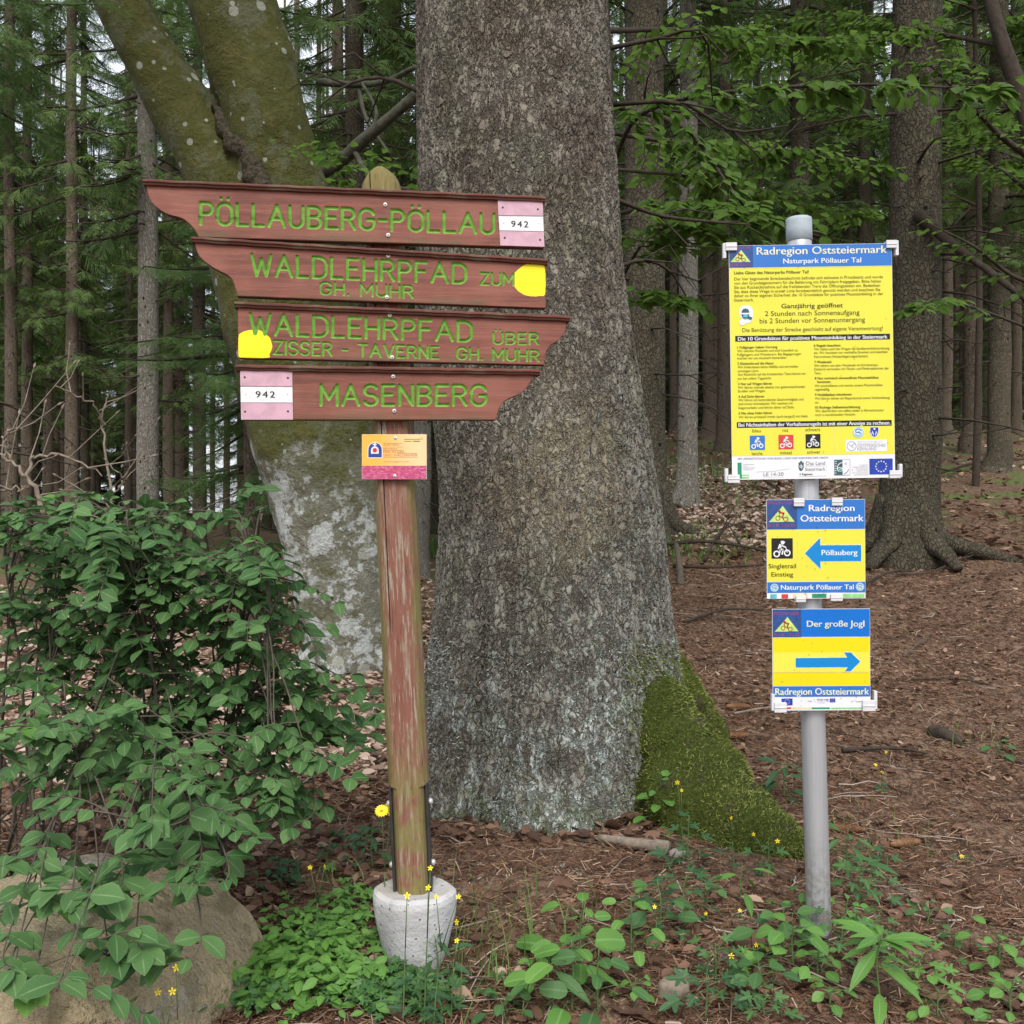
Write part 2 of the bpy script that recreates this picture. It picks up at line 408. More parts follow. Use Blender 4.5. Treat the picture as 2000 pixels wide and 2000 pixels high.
# grass: sparse blades in front, green tufts further back among the trunks
mb = MB()
def grass(n, xs, ys, h, w=.004):
    th = rng.uniform(0, 2 * np.pi, n); lean = rng.uniform(.1, .9, n); hh = rng.uniform(h[0], h[1], n)
    b = np.stack([xs, ys, H(xs, ys) - .005], -1); dirv = np.stack([np.cos(th), np.sin(th), 0 * th], -1); sd_ = np.stack([-np.sin(th), np.cos(th), 0 * th], -1)
    prev = None; V = []
    for a, ww in ((0, 1), (.4, .85), (.75, .55), (1, .08)):
        c_ = b + dirv * (lean * hh * a * a)[:, None] + np.array([0, 0, 1.]) * (hh * (a - .35 * lean * a * a))[:, None]
        V += [c_ - sd_ * (w * ww / 2), c_ + sd_ * (w * ww / 2)]
    V = np.stack(V, 1)
    f = np.array([(0, 1, 3, 2), (2, 3, 5, 4), (4, 5, 7, 6)])
    mb.add(V.reshape(-1, 3), (f[None] + (np.arange(n) * 8)[:, None, None]).reshape(-1, 4), rnd=np.repeat(rng.random(n), 8))
def grass_spot(px, py, n, sp, h, w):
    x0, y0, _ = ground_at(px, py); grass(n, x0 + rng.normal(0, sp, n), y0 + rng.normal(0, sp * 1.6, n), h, w)
for q in ((1000, 1900, 60, .10, (.06, .2), .0035), (900, 1850, 30, .06, (.08, .25), .0035), (640, 1760, 24, .06, (.05, .13), .004), (1130, 1830, 24, .1, (.06, .16), .003), (1720, 1640, 60, .12, (.03, .08), .003),
          (1930, 1460, 40, .10, (.04, .1), .004)): grass_spot(*q)
for q in ((1330, 950, 500, .8, (.08, .25), .012), (1320, 1075, 260, .22, (.05, .14), .012), (1400, 1070, 200, .25, (.05, .13), .012), (1480, 920, 400, .7, (.06, .2), .014), (838, 1085, 1400, .5, (.15, .4), .016),
          (840, 1040, 900, 1.0, (.10, .35), .02), (1880, 790, 500, 1.2, (.1, .3), .03), (1700, 830, 500, 1.5, (.1, .3), .03), (1560, 1020, 120, .12, (.04, .12), .01), (1370, 1045, 120, .15, (.04, .12), .01)): grass_spot(*q)
gm = pal('grass_blades', [(0, (.06, .13, .03, 1)), (.7, (.12, .22, .05, 1)), (1, (.26, .26, .12, 1))], .6, .3)
tag(mb.build('grass', gm), 'sparse green grass tufts between the trunks and on the bank', 'grass', kind='stuff')

# ================================================================== CONIFERS
def spray_tmpl(L, n, w, seed, needles=0):
    """flat frond: an axis with side twigs; needles>0 breaks every twig into single needle tufts"""
    r = np.random.default_rng(seed); V = []; Fq = []
    def strip(a, b, w0, w1):
        a, b = np.array(a), np.array(b); dd = norm(b - a); s_ = norm(np.cross(dd, [r.normal(0, .35), r.normal(0, .35), 1]))
        k = len(V); V.extend([a - s_ * w0, a + s_ * w0, b + s_ * w1, b - s_ * w1]); Fq.append((k, k + 1, k + 2, k + 3))
    def twig(a, b):
        a, b = np.array(a), np.array(b)
        if not needles:
            m_ = (a + b) / 2 + np.array([0, 0, .01]); strip(a, m_, w, w * .95); strip(m_, b, w * .95, w * .2)
        else:
            l = np.linalg.norm(b - a); dd = (b - a) / l; m_ = max(3, int(l / .011)); s0 = norm(np.cross(dd, [0, 0, 1.]))
            for k in range(m_):
                c_ = a + dd * l * k / m_
                for sg in (-1, 1):
                    e = norm(dd * .75 + s0 * sg * .7 + np.array([0, 0, r.normal(.05, .3)])) * .022; strip(c_, c_ + e, .0016, .0008)
    ax = [np.array([0, t_ * L, -.12 * L * t_ * t_]) for t_ in np.linspace(0, 1, n + 1)]
    for k in range(n):
        if not needles: strip(ax[k], ax[k + 1], w * .7, w * .7)
        else: twig(ax[k], ax[k + 1])
        l = L * (.62 * (1 - k / n) + .10)
        for sg in (-1, 1):
            ll = l * r.uniform(.7, 1.1); an = r.uniform(.6, .95)
            twig(ax[k], ax[k] + np.array([sg * math.sin(an) * ll, math.cos(an) * ll, -.18 * ll + r.normal(0, .04 * L)]))
    return np.array(V), np.array(Fq)
SPRAY = [spray_tmpl(.46, 9, .0085, k) for k in range(4)]
SPRAY_FINE = [spray_tmpl(.34, 7, .008, 20 + k, 1) for k in range(3)]

def conifer_meshes(seed, Hh, r0, cs, Rm, bark, needle, fine=False, whorl=.42, nb=5, dead_to=None, sides=12, dlen=1.0, flare=.55, fz=.16, roots=()):
    r = np.random.default_rng(seed)
    zz = np.concatenate([[-.3, -.1, 0, .06, .12, .2, .3, .45, .7, 1.0], np.linspace(1.6, Hh, 14)])
    wob = np.cumsum(r.normal(0, .012, (len(zz), 2)), 0)
    path = np.column_stack([wob, zz]); rad = r0 * (np.clip(1 - zz / Hh, 0.015, 1) ** .75 + flare * np.exp(-np.clip(zz, 0, 9) / fz))
    rad *= 1 / .98
    tr = MB(); tr.tube(path, rad, sides, jit=.12, seed=seed)
    for a, l in roots:
        dv = np.array([math.cos(a), math.sin(a), 0]); tr.tube(spline([dv * r0 * .55 + [0, 0, .5], dv * r0 * 1.15 + [0, 0, .17], dv * (r0 * 1.4 + l * .5) + [0, 0, .05], dv * (r0 * 1.4 + l) + [0, 0, -.06]], 14), np.linspace(r0 * .55, .03, 14), 10, jit=.2, seed=seed)
    ax = lambda z_: np.array([np.interp(z_, zz, path[:, 0]), np.interp(z_, zz, path[:, 1]), z_])
    rd = lambda z_: np.interp(z_, zz, rad)
    # dead side twigs on the bare trunk
    de = MB(); top = dead_to or min(cs + 3, Hh * .7); z_ = .5 + r.random() * .4
    while z_ < top:
        for k in range(r.integers(1, 4)):
            a = r.uniform(0, 2 * np.pi); l = r.uniform(.08, 1.0) ** 1.4 * dlen * min(1, .35 + z_ / 3) + .05; b = ax(z_); dv = np.array([math.cos(a), math.sin(a), 0])
            dz = r.uniform(-.35, .15); pts = [b + dv * rd(z_) * .8]
            for q in (.3, .65, 1): pts.append(b + dv * (rd(z_) + l * q) + np.array([0, 0, dz * l * q - .15 * l * q * q]) + r.normal(0, .025, 3) * q)
            de.tube(pts, np.array([.012, .008, .0055, .002]) * (.6 + .6 * l), 4, cap=False)
            if l > .4:
                for q in (1, 2):
                    e = pts[q] + np.array([r.normal(0, .2), r.normal(0, .2), r.uniform(-.25, .05)]) * l
                    de.tube([pts[q], (pts[q] + e) / 2 + r.normal(0, .01, 3), e], [.005, .0035, .0015], 3, cap=False)
        z_ += r.uniform(.10, .26)
    # living crown
    cr = MB(); groups = [[] for _ in range(4)]
    z_ = cs; tm = SPRAY_FINE if fine else SPRAY
    while z_ < Hh - .3:
        f = (z_ - cs) / (Hh - cs); Lb = Rm * (min(1, .55 + f * 2.2)) * (1 - f) ** .7 + .12
        for k in range(nb):
            if r.random() < .12: continue
            a = r.uniform(0, 2 * np.pi); l = Lb * r.uniform(.6, 1.15); dv = np.array([math.cos(a), math.sin(a), 0]); b = ax(z_ + r.uniform(-.15, .15))
            dr = r.uniform(.15, .5) * (1 - .6 * f)
            fn = lambda q: b + dv * (rd(z_) * .7 + l * q) + np.array([0, 0, l * (-dr * q + .32 * dr * q ** 3)])
            qs = np.linspace(0, 1, 6); pts = np.array([fn(q) for q in qs])
            cr.tube(pts, np.linspace(.012 + .009 * l, .003, 6), 4, m=1, cap=False)
            step = (.13 if fine else .24) / max(l, .3); q = .16 if not fine else .1; sg = 1
            while q <= 1.02:
                p = fn(min(q, 1)); t_ = norm(fn(min(q, 1)) - fn(min(q, 1) - .05)); sdv = np.cross(t_, [0, 0, 1.])
                for sg in (-1, 1):
                    o = r.uniform(.5, 1.0); dd = t_ * math.cos(o) + sdv * sg * math.sin(o) + np.array([0, 0, r.uniform(-.75, -.05)])
                    if q > .95: dd = t_ + sdv * sg * .35 + np.array([0, 0, -.15])
                    groups[r.integers(0, len(tm))].append((p, norm(dd), r.uniform(.65, 1.15) * (1.05 - .45 * q) * (1 if fine else min(1.15, .55 + .35 * l)), r.normal(0, .35), .55 * r.random() + .45 * q))
                q += step
        z_ += whorl * r.uniform(.8, 1.25) * (1 if z_ < 11 else 2.6)
    for k, g_ in enumerate(groups):
        if not g_: continue
        T = np.array([x[0] for x in g_]); D = np.array([x[1] for x in g_]); sc = np.array([x[2] for x in g_]); ro = np.array([x[3] for x in g_]); rn = np.array([x[4] for x in g_])
        Fm = frames(D, np.tile([0, 0, 1.], (len(T), 1)), ro) * sc[:, None, None]
        cr.scatter(tm[k][0], tm[k][1], Fm, T, rnd=rn)
    out = {'trunk': tr.mesh('spruce_trunk', bark)}
    if de.n: out['dead_branches'] = de.mesh('spruce_dead_branches', M['twig_dark'])
    if cr.n: out['crown'] = cr.mesh('spruce_crown', [needle, M['twig_dark']])
    return out

def plant_tree(meshes, name, label, cat, x, y, group=None, s=1., sr=None, rot=None, z=None, lean=(0, 0)):
    t_ = thing(name, label, cat, (x, y, Hs(x, y) if z is None else z), group)
    t_.scale = ((sr or s), (sr or s), s); t_.rotation_euler = (lean[0], lean[1], rng.uniform(0, 6.28) if rot is None else rot)
    for k, me in meshes.items(): link(k, me, t_)
    return t_

VAR = [conifer_meshes(100 + k, 21, .16, cs_, 1.7, M[b_], M['needle_dark'], whorl=.55, nb=6) for k, (cs_, b_) in enumerate(((4.3, 'bark_brown'), (3.5, 'bark_brown'), (5.0, 'bark_brown'), (3.0, 'bark_green'), (4.2, 'bark_grey')))]
placed = []
def px_tree(px, w, Y, var, name, label, group=None, s=1., cat='spruce tree'):
    """px: column of the trunk in the photo, w: its width there, Y: distance"""
    x = (px - 1000) / 2000 * Y; sr = (w * Y / 2000 / 2) / .155
    placed.append((x, Y))
    return plant_tree(VAR[var], name, label, cat, x, Y, group, s, max(.5, min(1.6, sr)))
LG = 'spruce trunks in the wood to the left'
for px, w, Y, var, label in (
    (22, 25, 17, 0, 'dark spruce trunk at the left edge of the photo, outermost of all'),
    (51, 23, 18.5, 1, 'dark spruce trunk right beside the outermost one on the left'),
    (97, 14, 25, 0, 'slim spruce trunk behind the gap between the left edge trunks and the next stout one'),
    (139, 27, 16.5, 1, 'stout brown spruce trunk standing over the top of the leafy shrub'),
    (248, 16, 24, 2, 'slim grey brown spruce trunk just left of the pale stout one'),
    (272, 9, 36, 0, 'very thin spruce trunk squeezed beside the pale stout one'),
    (295, 43, 11.2, 4, 'pale grey stout spruce trunk with many dead stubs beside the pointed sign board'),
    (328, 22, 19, 0, 'brown spruce trunk just right of the pale stout one'),
    (353, 20, 21, 1, 'second brown spruce trunk to the right of the pale stout one'),
    (390, 27, 17.5, 3, 'broad dark spruce trunk below the ogee end of the second sign board'),
    (415, 10, 38, 0, 'thin spruce trunk against the bright gap, left of two'),
    (440, 13, 30, 2, 'thin spruce trunk against the bright gap, right of two'),
    (472, 18, 23, 0, 'dark spruce trunk close to the left flank of the beech'),
    (492, 18, 25, 1, 'brown spruce trunk half hidden by the left flank of the beech'),
    (815, 36, 15, 4, 'grey spruce trunk in the gap between the wooden post and the huge spruce')):
    px_tree(px, w, Y, var, 'spruce_tree', label, LG)
RG = 'spruce trunks in the wood to the right'
BIGR = conifer_meshes(131, 24, .17, 7.0, 2.0, M['bark_green'], M['needle_dark'], whorl=.5, nb=6, dead_to=9, sides=40, dlen=1.0, flare=.75, fz=.22, roots=((-.15, .5), (-2.4, .25), (-1.2, .2), (3.0, .2)))
def big_px(px, w, Y, label, mesh=None, rot=0):
    x = (px - 1000) / 2000 * Y; placed.append((x, Y))
    return plant_tree(mesh or BIGR, 'spruce_tree', label, 'spruce tree', x, Y, RG, 1., (w * Y / 2000 / 2) / .165, rot)
big_px(1770, 100, 8.2, 'large spruce with flared mossy foot right behind the tall yellow sign')
big_px(1262, 82, 9.6, 'tall dark spruce half hidden by the right side of the huge trunk', rot=2.)
px_tree(1340, 40, 11.2, 4, 'spruce_tree', 'pale slim spruce trunk left of the tall yellow sign', RG)
for px, w, Y, var, label in (
    (1380, 22, 19, 0, 'dark spruce trunk just right of the pale slim one'),
    (1412, 26, 17, 1, 'dark spruce trunk along the left edge of the tall yellow sign'),
    (1318, 16, 27, 2, 'thin dark spruce trunk just left of the pale slim one'),
    (1852, 20, 21, 0, 'grey spruce trunk right of the large flared one, first in the row'),
    (1872, 14, 30, 2, 'thin spruce trunk behind the row right of the flared one'),
    (1898, 34, 17, 1, 'mid brown spruce trunk on the slope near the right edge'),
    (1944, 42, 14, 3, 'thick dark spruce trunk at the right edge with a flared foot'),
    (1985, 20, 24, 0, 'spruce trunk cut by the right edge of the photo')):
    px_tree(px, w, Y, var, 'spruce_tree', label, RG)
# the rest of the wood, too deep to tell one trunk from the next
rr = np.random.default_rng(5); tries = 0; nb_ = 0
while nb_ < 195 and tries < 6000:
    tries += 1
    Y = math.sqrt(rr.uniform(17 ** 2, 52 ** 2)); a = rr.uniform(-.56, .56); x = a * Y
    if a < -.02 and -.33 < a < -.24 and Y > 26: continue          # the bright gap by the beech
    if min((x - q[0]) ** 2 + (Y - q[1]) ** 2 for q in placed) < 2.0 ** 2: continue
    placed.append((x, Y)); nb_ += 1
    left = a < 0
    t_ = plant_tree(VAR[rr.integers(0, 4)], 'spruce_tree', ('slender spruce deep in the dark wood to the left of the huge trunk' if left else 'slender spruce deep in the dark wood to the right of the huge trunk'),
               'spruce tree', x, Y, 'spruces deep in the wood on the left' if left else 'spruces deep in the wood on the right', rr.uniform(.85, 1.15), rr.uniform(.6, 1.05))
# the far edge of the wood: spruces clad to the ground close it off, but for one bright gap by the beech
EDGE = [conifer_meshes(400 + k, 17, .14, .4, 2.3, M['bark_brown'], M['needle_dark'], whorl=.5, nb=6, dead_to=.3) for k in range(2)]
for k in range(76):
    a = -.60 + 1.2 * (k + rr.uniform(.1, .9)) / 76; Y = rr.uniform(52, 64)
    if -.315 < a < -.262: continue
    plant_tree(EDGE[k % 2], 'spruce_tree', 'bushy spruce clad to the ground closing off the far side of the wood', 'spruce tree', a * Y, Y, 'bushy spruces at the far edge of the wood', rr.uniform(1.15, 1.6), rr.uniform(1.1, 1.5))
for k in range(16):                                                # a few low boughed young spruces between the trunks
    a = rr.choice([rr.uniform(-.50, -.33), rr.uniform(-.14, -.09), rr.uniform(.10, .30), rr.uniform(.42, .5)]); Y = rr.uniform(27, 44)
    plant_tree(EDGE[k % 2], 'young_spruce', 'young spruce with low boughs in the gloom between the far trunks', 'young spruce', a * Y, Y, 'young spruces under the far trunks', rr.uniform(.25, .5), rr.uniform(.35, .6))
# young bright spruce behind the boards, branches of another reaching into the upper left corner
YS = conifer_meshes(210, 7.5, .07, 1.3, 1.15, M['bark_brown'], M['needle_light'], True, .26, 5, dead_to=1.2)
x, y = (505 - 1000) / 2000 * 8.6, 8.6
plant_tree(YS, 'young_spruce', 'young spruce with fresh bright green boughs behind the left ends of the boards', 'young spruce', x, y, rot=1.)
YS2 = conifer_meshes(214, 6.5, .06, 3.2, .85, M['bark_brown'], M['needle_light'], True, .26, 5, dead_to=2)
plant_tree(YS2, 'young_spruce', 'bright spruce bough reaching into the upper left corner of the photo', 'young spruce', (-135 - 1000) / 2000 * 5.6, 5.6, rot=.4)
# dark spruces whose hanging boughs fill the gap between beech and huge trunk
for px, Y, s_, rt, lb in ((700, 12.5, 1.0, .3, 'dark spruce with drooping boughs between the beech stems and the huge trunk'), (770, 17, 1.05, 2., 'dark spruce further back between the beech and the huge trunk'),
                          (1560, 13, 1., 1.2, 'dark spruce whose boughs show above the tall yellow sign'), (1690, 18, 1., 4., 'dark spruce behind the large flared trunk, its boughs above the signs')):
    plant_tree(VAR[3], 'spruce_tree', lb, 'spruce tree', (px - 1000) / 2000 * Y, Y, None, s_, .9, rt)

# ================================================================== THE HUGE SPRUCE
def huge_spruce():
    Y0 = 4.1
    prof = np.array([(-.25, .17, .575), (-.16, .165, .60), (.0, .16, .575), (.148, .158, .542), (.455, .155, .492), (.75, .155, .455), (1.07, .155, .432), (1.6, .09, .412), (2.095, .035, .394), (3.12, -.006, .372), (5, -.03, .345), (10, -.05, .27), (18, -.05, .13), (24, -.05, .03)])
    zs = np.concatenate([np.arange(-.2, 3.35, .0052), 3.35 + np.cumsum(.0052 * 1.09 ** np.arange(1, 66))]); zs = zs[zs < 24]
    th = np.concatenate([np.linspace(np.pi, 2 * np.pi, 500, endpoint=False), np.linspace(0, np.pi, 130, endpoint=False)])
    cx_ = np.interp(zs, prof[:, 0], prof[:, 1]); rd = np.interp(zs, prof[:, 0], prof[:, 2])
    k = np.ones(41) / 41
    for arr in (cx_, rd):
        sm = np.convolve(np.pad(arr[:660], 20, mode='edge'), k, 'valid'); arr[:650] = sm[:650]
    T, Z = np.meshgrid(th, zs)
    rr_ = rd[:, None] * np.ones_like(T)
    fl = np.exp(-np.clip(Z, 0, 9) / .32)
    lob = .09 * np.cos(3 * (T - 4.75)) + .06 * np.cos(5 * T + 1.) + .04 * np.cos(8 * T + 2)
    rr_ *= 1 + fl * lob + .22 * np.exp(-((T - 3.72) / .40) ** 2) * np.exp(-np.clip(Z, 0, 9) / .22)
    rr_ *= 1 + .030 * np.cos(4 * T + .9) * np.exp(-np.clip(Z, 0, 9) / .9) + .018 * np.cos(9 * T + 2.) * np.exp(-np.clip(Z, 0, 9) / .8)
    rr_ -= .030 * np.exp(-((T - 4.33) / .09) ** 2) * np.exp(-((Z - .75) / .75) ** 2) + .05 * np.exp(-((T - 4.66) / .09) ** 2) * np.exp(-((Z - .17) / .06) ** 2)
    q = np.stack([np.cos(T) * 2.2, np.sin(T) * 2.2, Z * .8], -1); rr_ *= 1 + .028 * fbm(q, 2, 21)
    q = np.stack([np.cos(T) * 7, np.sin(T) * 7, Z * 2.2], -1); rr_ += .010 * fbm(q, 2, 22)
    fold = .05 * np.exp(-((T - 4.05) / .10) ** 2) * np.exp(-((Z - .35) / .35) ** 2); rr_ -= fold       # the crease low on the left
    V = np.stack([cx_[:, None] + rr_ * np.cos(T), Y0 + rr_ * np.sin(T), Z], -1)
    n = len(th); i = np.arange(len(zs) - 1)[:, None] * n; j = np.arange(n)[None]; k2 = (j + 1) % n
    mb = MB(); mb.add(V, np.stack([i + j, i + k2, i + n + k2, i + n + j], -1).reshape(-1, 4))
    t = NT('old_spruce_bark'); co = t.coords()
    nz = t.n('TexNoise', i={'Scale': 9., 'Detail': 3.}); t.l(co, nz.inputs['Vector'])
    nz2 = t.n('TexNoise', i={'Scale': 26., 'Detail': 4., 'Roughness': .6}); t.l(co, nz2.inputs['Vector'])
    v0 = t.n('VectorMath', operation='MULTIPLY_ADD', i={1: (.05, .05, .05)}); t.l(nz.outputs['Color'], v0.inputs[0]); t.l(co, v0.inputs[2])
    vm = t.n('VectorMath', operation='MULTIPLY_ADD', i={1: (.034, .034, .034)}); t.l(nz2.outputs['Color'], vm.inputs[0]); t.l(v0.outputs[0], vm.inputs[2])
    mp = t.n('Mapping'); mp.inputs['Scale'].default_value = (1, 1, .56); t.l(vm.outputs[0], mp.inputs[0]); co2 = mp.outputs[0]
    mp3 = t.n('Mapping'); mp3.inputs['Scale'].default_value = (1, 1, .34); t.l(vm.outputs[0], mp3.inputs[0])
    e1 = t.vor(co2, 42, 'DISTANCE_TO_EDGE'); f1 = t.vor(co2, 42, 'SMOOTH_F1'); e2 = t.vor(mp3.outputs[0], 20, 'DISTANCE_TO_EDGE'); n60 = t.noise(co2, 75, 5, .7); n8 = t.noise(co, 5, 4); n25 = t.noise(co2, 30, 4, .65)
    gate = t.step(t.noise(co2, 30, 2), .36, .52)
    crack = t.math('MULTIPLY', t.step(e1, .11, .0), gate); crack2 = t.math('MULTIPLY', t.step(e2, .08, .0), t.step(n25, .35, .55))
    rid = t.math('ABSOLUTE', t.math('SUBTRACT', t.noise(co2, 33, 3, .6, .3), .5)); rcr = t.math('MULTIPLY', t.step(rid, .026, .003), .80)
    rid2 = t.math('ABSOLUTE', t.math('SUBTRACT', t.noise(mp3.outputs[0], 22, 4, .65, .2), .5)); rcr = t.math('MAXIMUM', rcr, t.step(rid2, .03, .0))
    cr = t.math('MAXIMUM', t.math('MAXIMUM', crack, rcr), t.math('MULTIPLY', crack2, .7))
    h = t.math('ADD', t.math('MULTIPLY', t.math('SUBTRACT', 1., cr), .62), t.math('ADD', t.math('MULTIPLY', t.math('SUBTRACT', 1., f1), .45), t.math('MULTIPLY', n25, .45)))
    h = t.math('ADD', h, t.math('MULTIPLY', n60, .20))
    col = t.mix(t.step(n8, .32, .68), (.135, .115, .088, 1), (.240, .222, .185, 1))
    col = t.mix(t.math('MULTIPLY', t.step(n25, .5, .72), .18), col, (.27, .255, .225, 1))
    col = t.mix(t.math('MULTIPLY', t.step(n60, .42, .25), .35), col, (.075, .06, .048, 1))
    sx = t.n('SeparateXYZ'); t.l(t.coords(), sx.inputs[0])
    rgt = t.step(sx.outputs[0], -.05, .45); low = t.math('MULTIPLY', t.step(sx.outputs[2], 2.0, .1), t.math('ADD', .45, t.math('MULTIPLY', rgt, .75))); lowest = t.step(sx.outputs[2], .75, .15)
    lm = t.math('MULTIPLY', t.step(t.noise(co2, 24, 5, .72), .50, .58), t.math('ADD', t.math('MULTIPLY', low, .5), .02))
    col = t.mix(t.math('MULTIPLY', low, .35), col, (.30, .31, .28, 1)); col = t.mix(lm, col, (.30, .36, .32, 1))
    lm2 = t.math('MULTIPLY', t.math('MULTIPLY', t.step(t.noise(co2, 34, 5, .75), .45, .57), t.step(t.noise(co, 4.5, 3), .40, .56)), t.math('MULTIPLY', lowest, .95))
    col = t.mix(lm2, col, (.46, .52, .49, 1))
    grn = t.math('MULTIPLY', t.step(t.noise(co, 3.1, 3), .50, .68), .35); col = t.mix(grn, col, (.15, .165, .10, 1))
    col = t.mix(t.math('MULTIPLY', cr, .76), col, (.040, .032, .026, 1))
    dx_ = t.math('DIVIDE', t.math('SUBTRACT', sx.outputs[0], .17), .26); dz_ = t.math('DIVIDE', t.math('SUBTRACT', sx.outputs[2], 1.22), .42); rr2 = t.math('ADD', t.math('MULTIPLY', dx_, dx_), t.math('MULTIPLY', dz_, dz_))
    worn = t.math('MULTIPLY', t.step(t.math('ADD', rr2, t.math('MULTIPLY', n8, 1.6)), 2.0, .7), t.step(n25, .40, .56)); col = t.mix(t.math('MULTIPLY', worn, .45), col, (.34, .30, .205, 1))
    mg = t.math('MULTIPLY', t.step(sx.outputs[2], .16, .02), .6); mg = t.math('MULTIPLY', mg, t.step(t.noise(co, 12, 3), .4, .6)); col = t.mix(mg, col, (.10, .12, .06, 1))
    t.base(col, .95, .15)
    ds = t.n('Displacement', i={'Scale': .0128, 'Midlevel': .8}); t.l(h, ds.inputs['Height']); t.l(ds.outputs[0], t.out.inputs['Displacement'])
    t.m.displacement_method = 'BOTH'
    root = thing('old_spruce_tree', 'huge old spruce with scaly grey bark and a mossy root, behind the wooden signpost', 'spruce tree', (0, 0, 0))
    mb.build('trunk', t.m, root)
    # moss covered buttress roots
    t = NT('moss'); co = t.coords(); nA = t.noise(co, 7, 4); nB = t.noise(co, 90, 4, .7)
    c = t.mix(nA, (.048, .066, .014, 1), (.115, .140, .030, 1)); c = t.mix(t.step(t.noise(co, 9, 4, .65), .55, .66), c, (.085, .068, .048, 1)); c = t.mix(t.math('MULTIPLY', t.step(nB, .55, .4), .6), c, (.022, .035, .008, 1))
    t.base(c, 1., .1); t.bump(nB, .02); moss = t.m
    bl = pal('moss_fronds', [(0, (.045, .062, .013, 1)), (.5, (.145, .18, .036, 1)), (1, (.33, .35, .10, 1))], .9)
    for path in ([(1195, 1255, 3.98, .05), (1235, 1320, 3.92, .11), (1275, 1410, 3.86, .165), (1318, 1500, 3.80, .205), (1362, 1575, 3.62, .215), (1440, 1632, 3.42, .165), (1515, 1655, 3.28, .105), (1600, 1668, 3.18, .03)],
                 [(1290, 1270, 4.35, .06), (1330, 1350, 4.35, .09), (1372, 1430, 4.33, .10), (1415, 1490, 4.3, .06), (1445, 1525, 4.28, .02)]):
        pp = spline([tuple(P(a, b, c_)) + (d_,) for a, b, c_, d_ in path], 40)
        v, f = tube_geo(pp[:, :3], pp[:, 3], 40, .22, 31); nrm = norm(v - np.repeat(pp[:, :3], 40, 0))
        v = v + nrm * (.012 * fbm(v * 14, 3, 5))[:, None]
        mb = MB(); mb.add(v, f); rt = mb.build('mossy_root', moss, root); rt['label'] = 'buttress root under thick green moss'
        nn = 26000 if len(path) > 6 else 8000
        k = rng.integers(0, len(f), nn); w = rng.random((nn, 2)); q = f[k]
        pt = v[q[:, 0]] * ((1 - w[:, :1]) * (1 - w[:, 1:])) + v[q[:, 1]] * (w[:, :1] * (1 - w[:, 1:])) + v[q[:, 2]] * (w[:, :1] * w[:, 1:]) + v[q[:, 3]] * ((1 - w[:, :1]) * w[:, 1:])
        dn = norm(nrm[q[:, 0]] * .8 + rng.normal(0, .6, (nn, 3)) + np.array([.35, -.1, -.35]))
        Fm = frames(dn, norm(rng.normal(0, 1, (nn, 3)))); Fm[:, :, 0] *= .0022; Fm[:, :, 1] *= rng.uniform(.006, .015, nn)[:, None]
        ok = fbm(pt * 6.5, 3, 17) > -.26; Fm, pt = Fm[ok], pt[ok]; nn = len(pt)
        m2 = MB(); m2.scatter(np.array([(-.6, 0, 0), (.6, 0, 0), (.35, 1, 0), (-.35, 1, 0)]), [(0, 1, 2, 3)], Fm, pt, rnd=np.clip(.5 + .6 * fbm(pt * 9, 2, 3) + rng.normal(0, .2, nn), 0, 1))
        m2.build('moss', bl, rt)
    # moss creeping from the roots onto the bark
    nn = 15000; k = rng.integers(0, 500, nn); zz = rng.uniform(.0, .62, nn); row = ((zz + .2) / .0052).astype(int); pt = V[row, k]
    pxs = 1000 + pt[:, 0] / pt[:, 1] * 2000; pys = 1000 - (pt[:, 2] - CZ) / pt[:, 1] * 2000
    edge = 1215 + .10 * (pys - 1260) + 55 * fbm(np.stack([pys * .012, pxs * .012, pxs * 0], -1), 3, 12)
    dens_ = smooth(edge - 45, edge + 30, pxs) * smooth(1235, 1300, pys)
    keep = rng.random(nn) < dens_; pt, k = pt[keep], k[keep]; nn = len(k); nr = np.stack([np.cos(th[k]), np.sin(th[k]), 0 * k], -1)
    dn = norm(nr + rng.normal(0, .6, (nn, 3)) + np.array([.2, 0, -.4])); Fm = frames(dn, norm(rng.normal(0, 1, (nn, 3)))); Fm[:, :, 0] *= .0026; Fm[:, :, 1] *= rng.uniform(.008, .020, nn)[:, None]
    m2 = MB(); m2.scatter(np.array([(-.6, 0, 0), (.6, 0, 0), (.35, 1, 0), (-.35, 1, 0)]), [(0, 1, 2, 3)], Fm, pt, rnd=np.clip(rng.normal(.4, .25, nn), 0, 1)); m2.build('moss', bl, root)
    # grey beard lichen standing off the lower bark
    nn = 5200; k = rng.integers(0, 500, nn); zz = rng.uniform(.02, .62, nn) ** 1.1; row = np.clip(((zz + .2) / .0052).astype(int), 0, 660)
    keep = fbm(np.stack([np.cos(th[k]) * 3, np.sin(th[k]) * 3, zz * 5], -1), 2, 9) > -.05
    k, row = k[keep], row[keep]; pt = V[row, k]; nr = np.stack([np.cos(th[k]), np.sin(th[k]), 0 * k], -1); nn = len(k)
    dn = norm(nr + rng.normal(0, .7, (nn, 3)) + np.array([0, 0, -.3])); Fm = frames(dn, norm(rng.normal(0, 1, (nn, 3)))); Fm[:, :, 0] *= .0024; Fm[:, :, 1] *= rng.uniform(.006, .016, nn)[:, None]
    m2 = MB(); m2.scatter(np.array([(-.5, 0, 0), (.5, 0, 0), (.7, 1, 0), (-.4, 1, 0)]), [(0, 1, 2, 3)], Fm, pt, rnd=rng.random(nn))
    m2.build('lichen', pal('beard_lichen', [(0, (.22, .25, .23, 1)), (1, (.46, .51, .48, 1))]), root)
    # high crown
    me = conifer_meshes(300, 24, .2, 10.5, 2.2, M['bark_green'], M['needle_dark'], whorl=.5, nb=6)
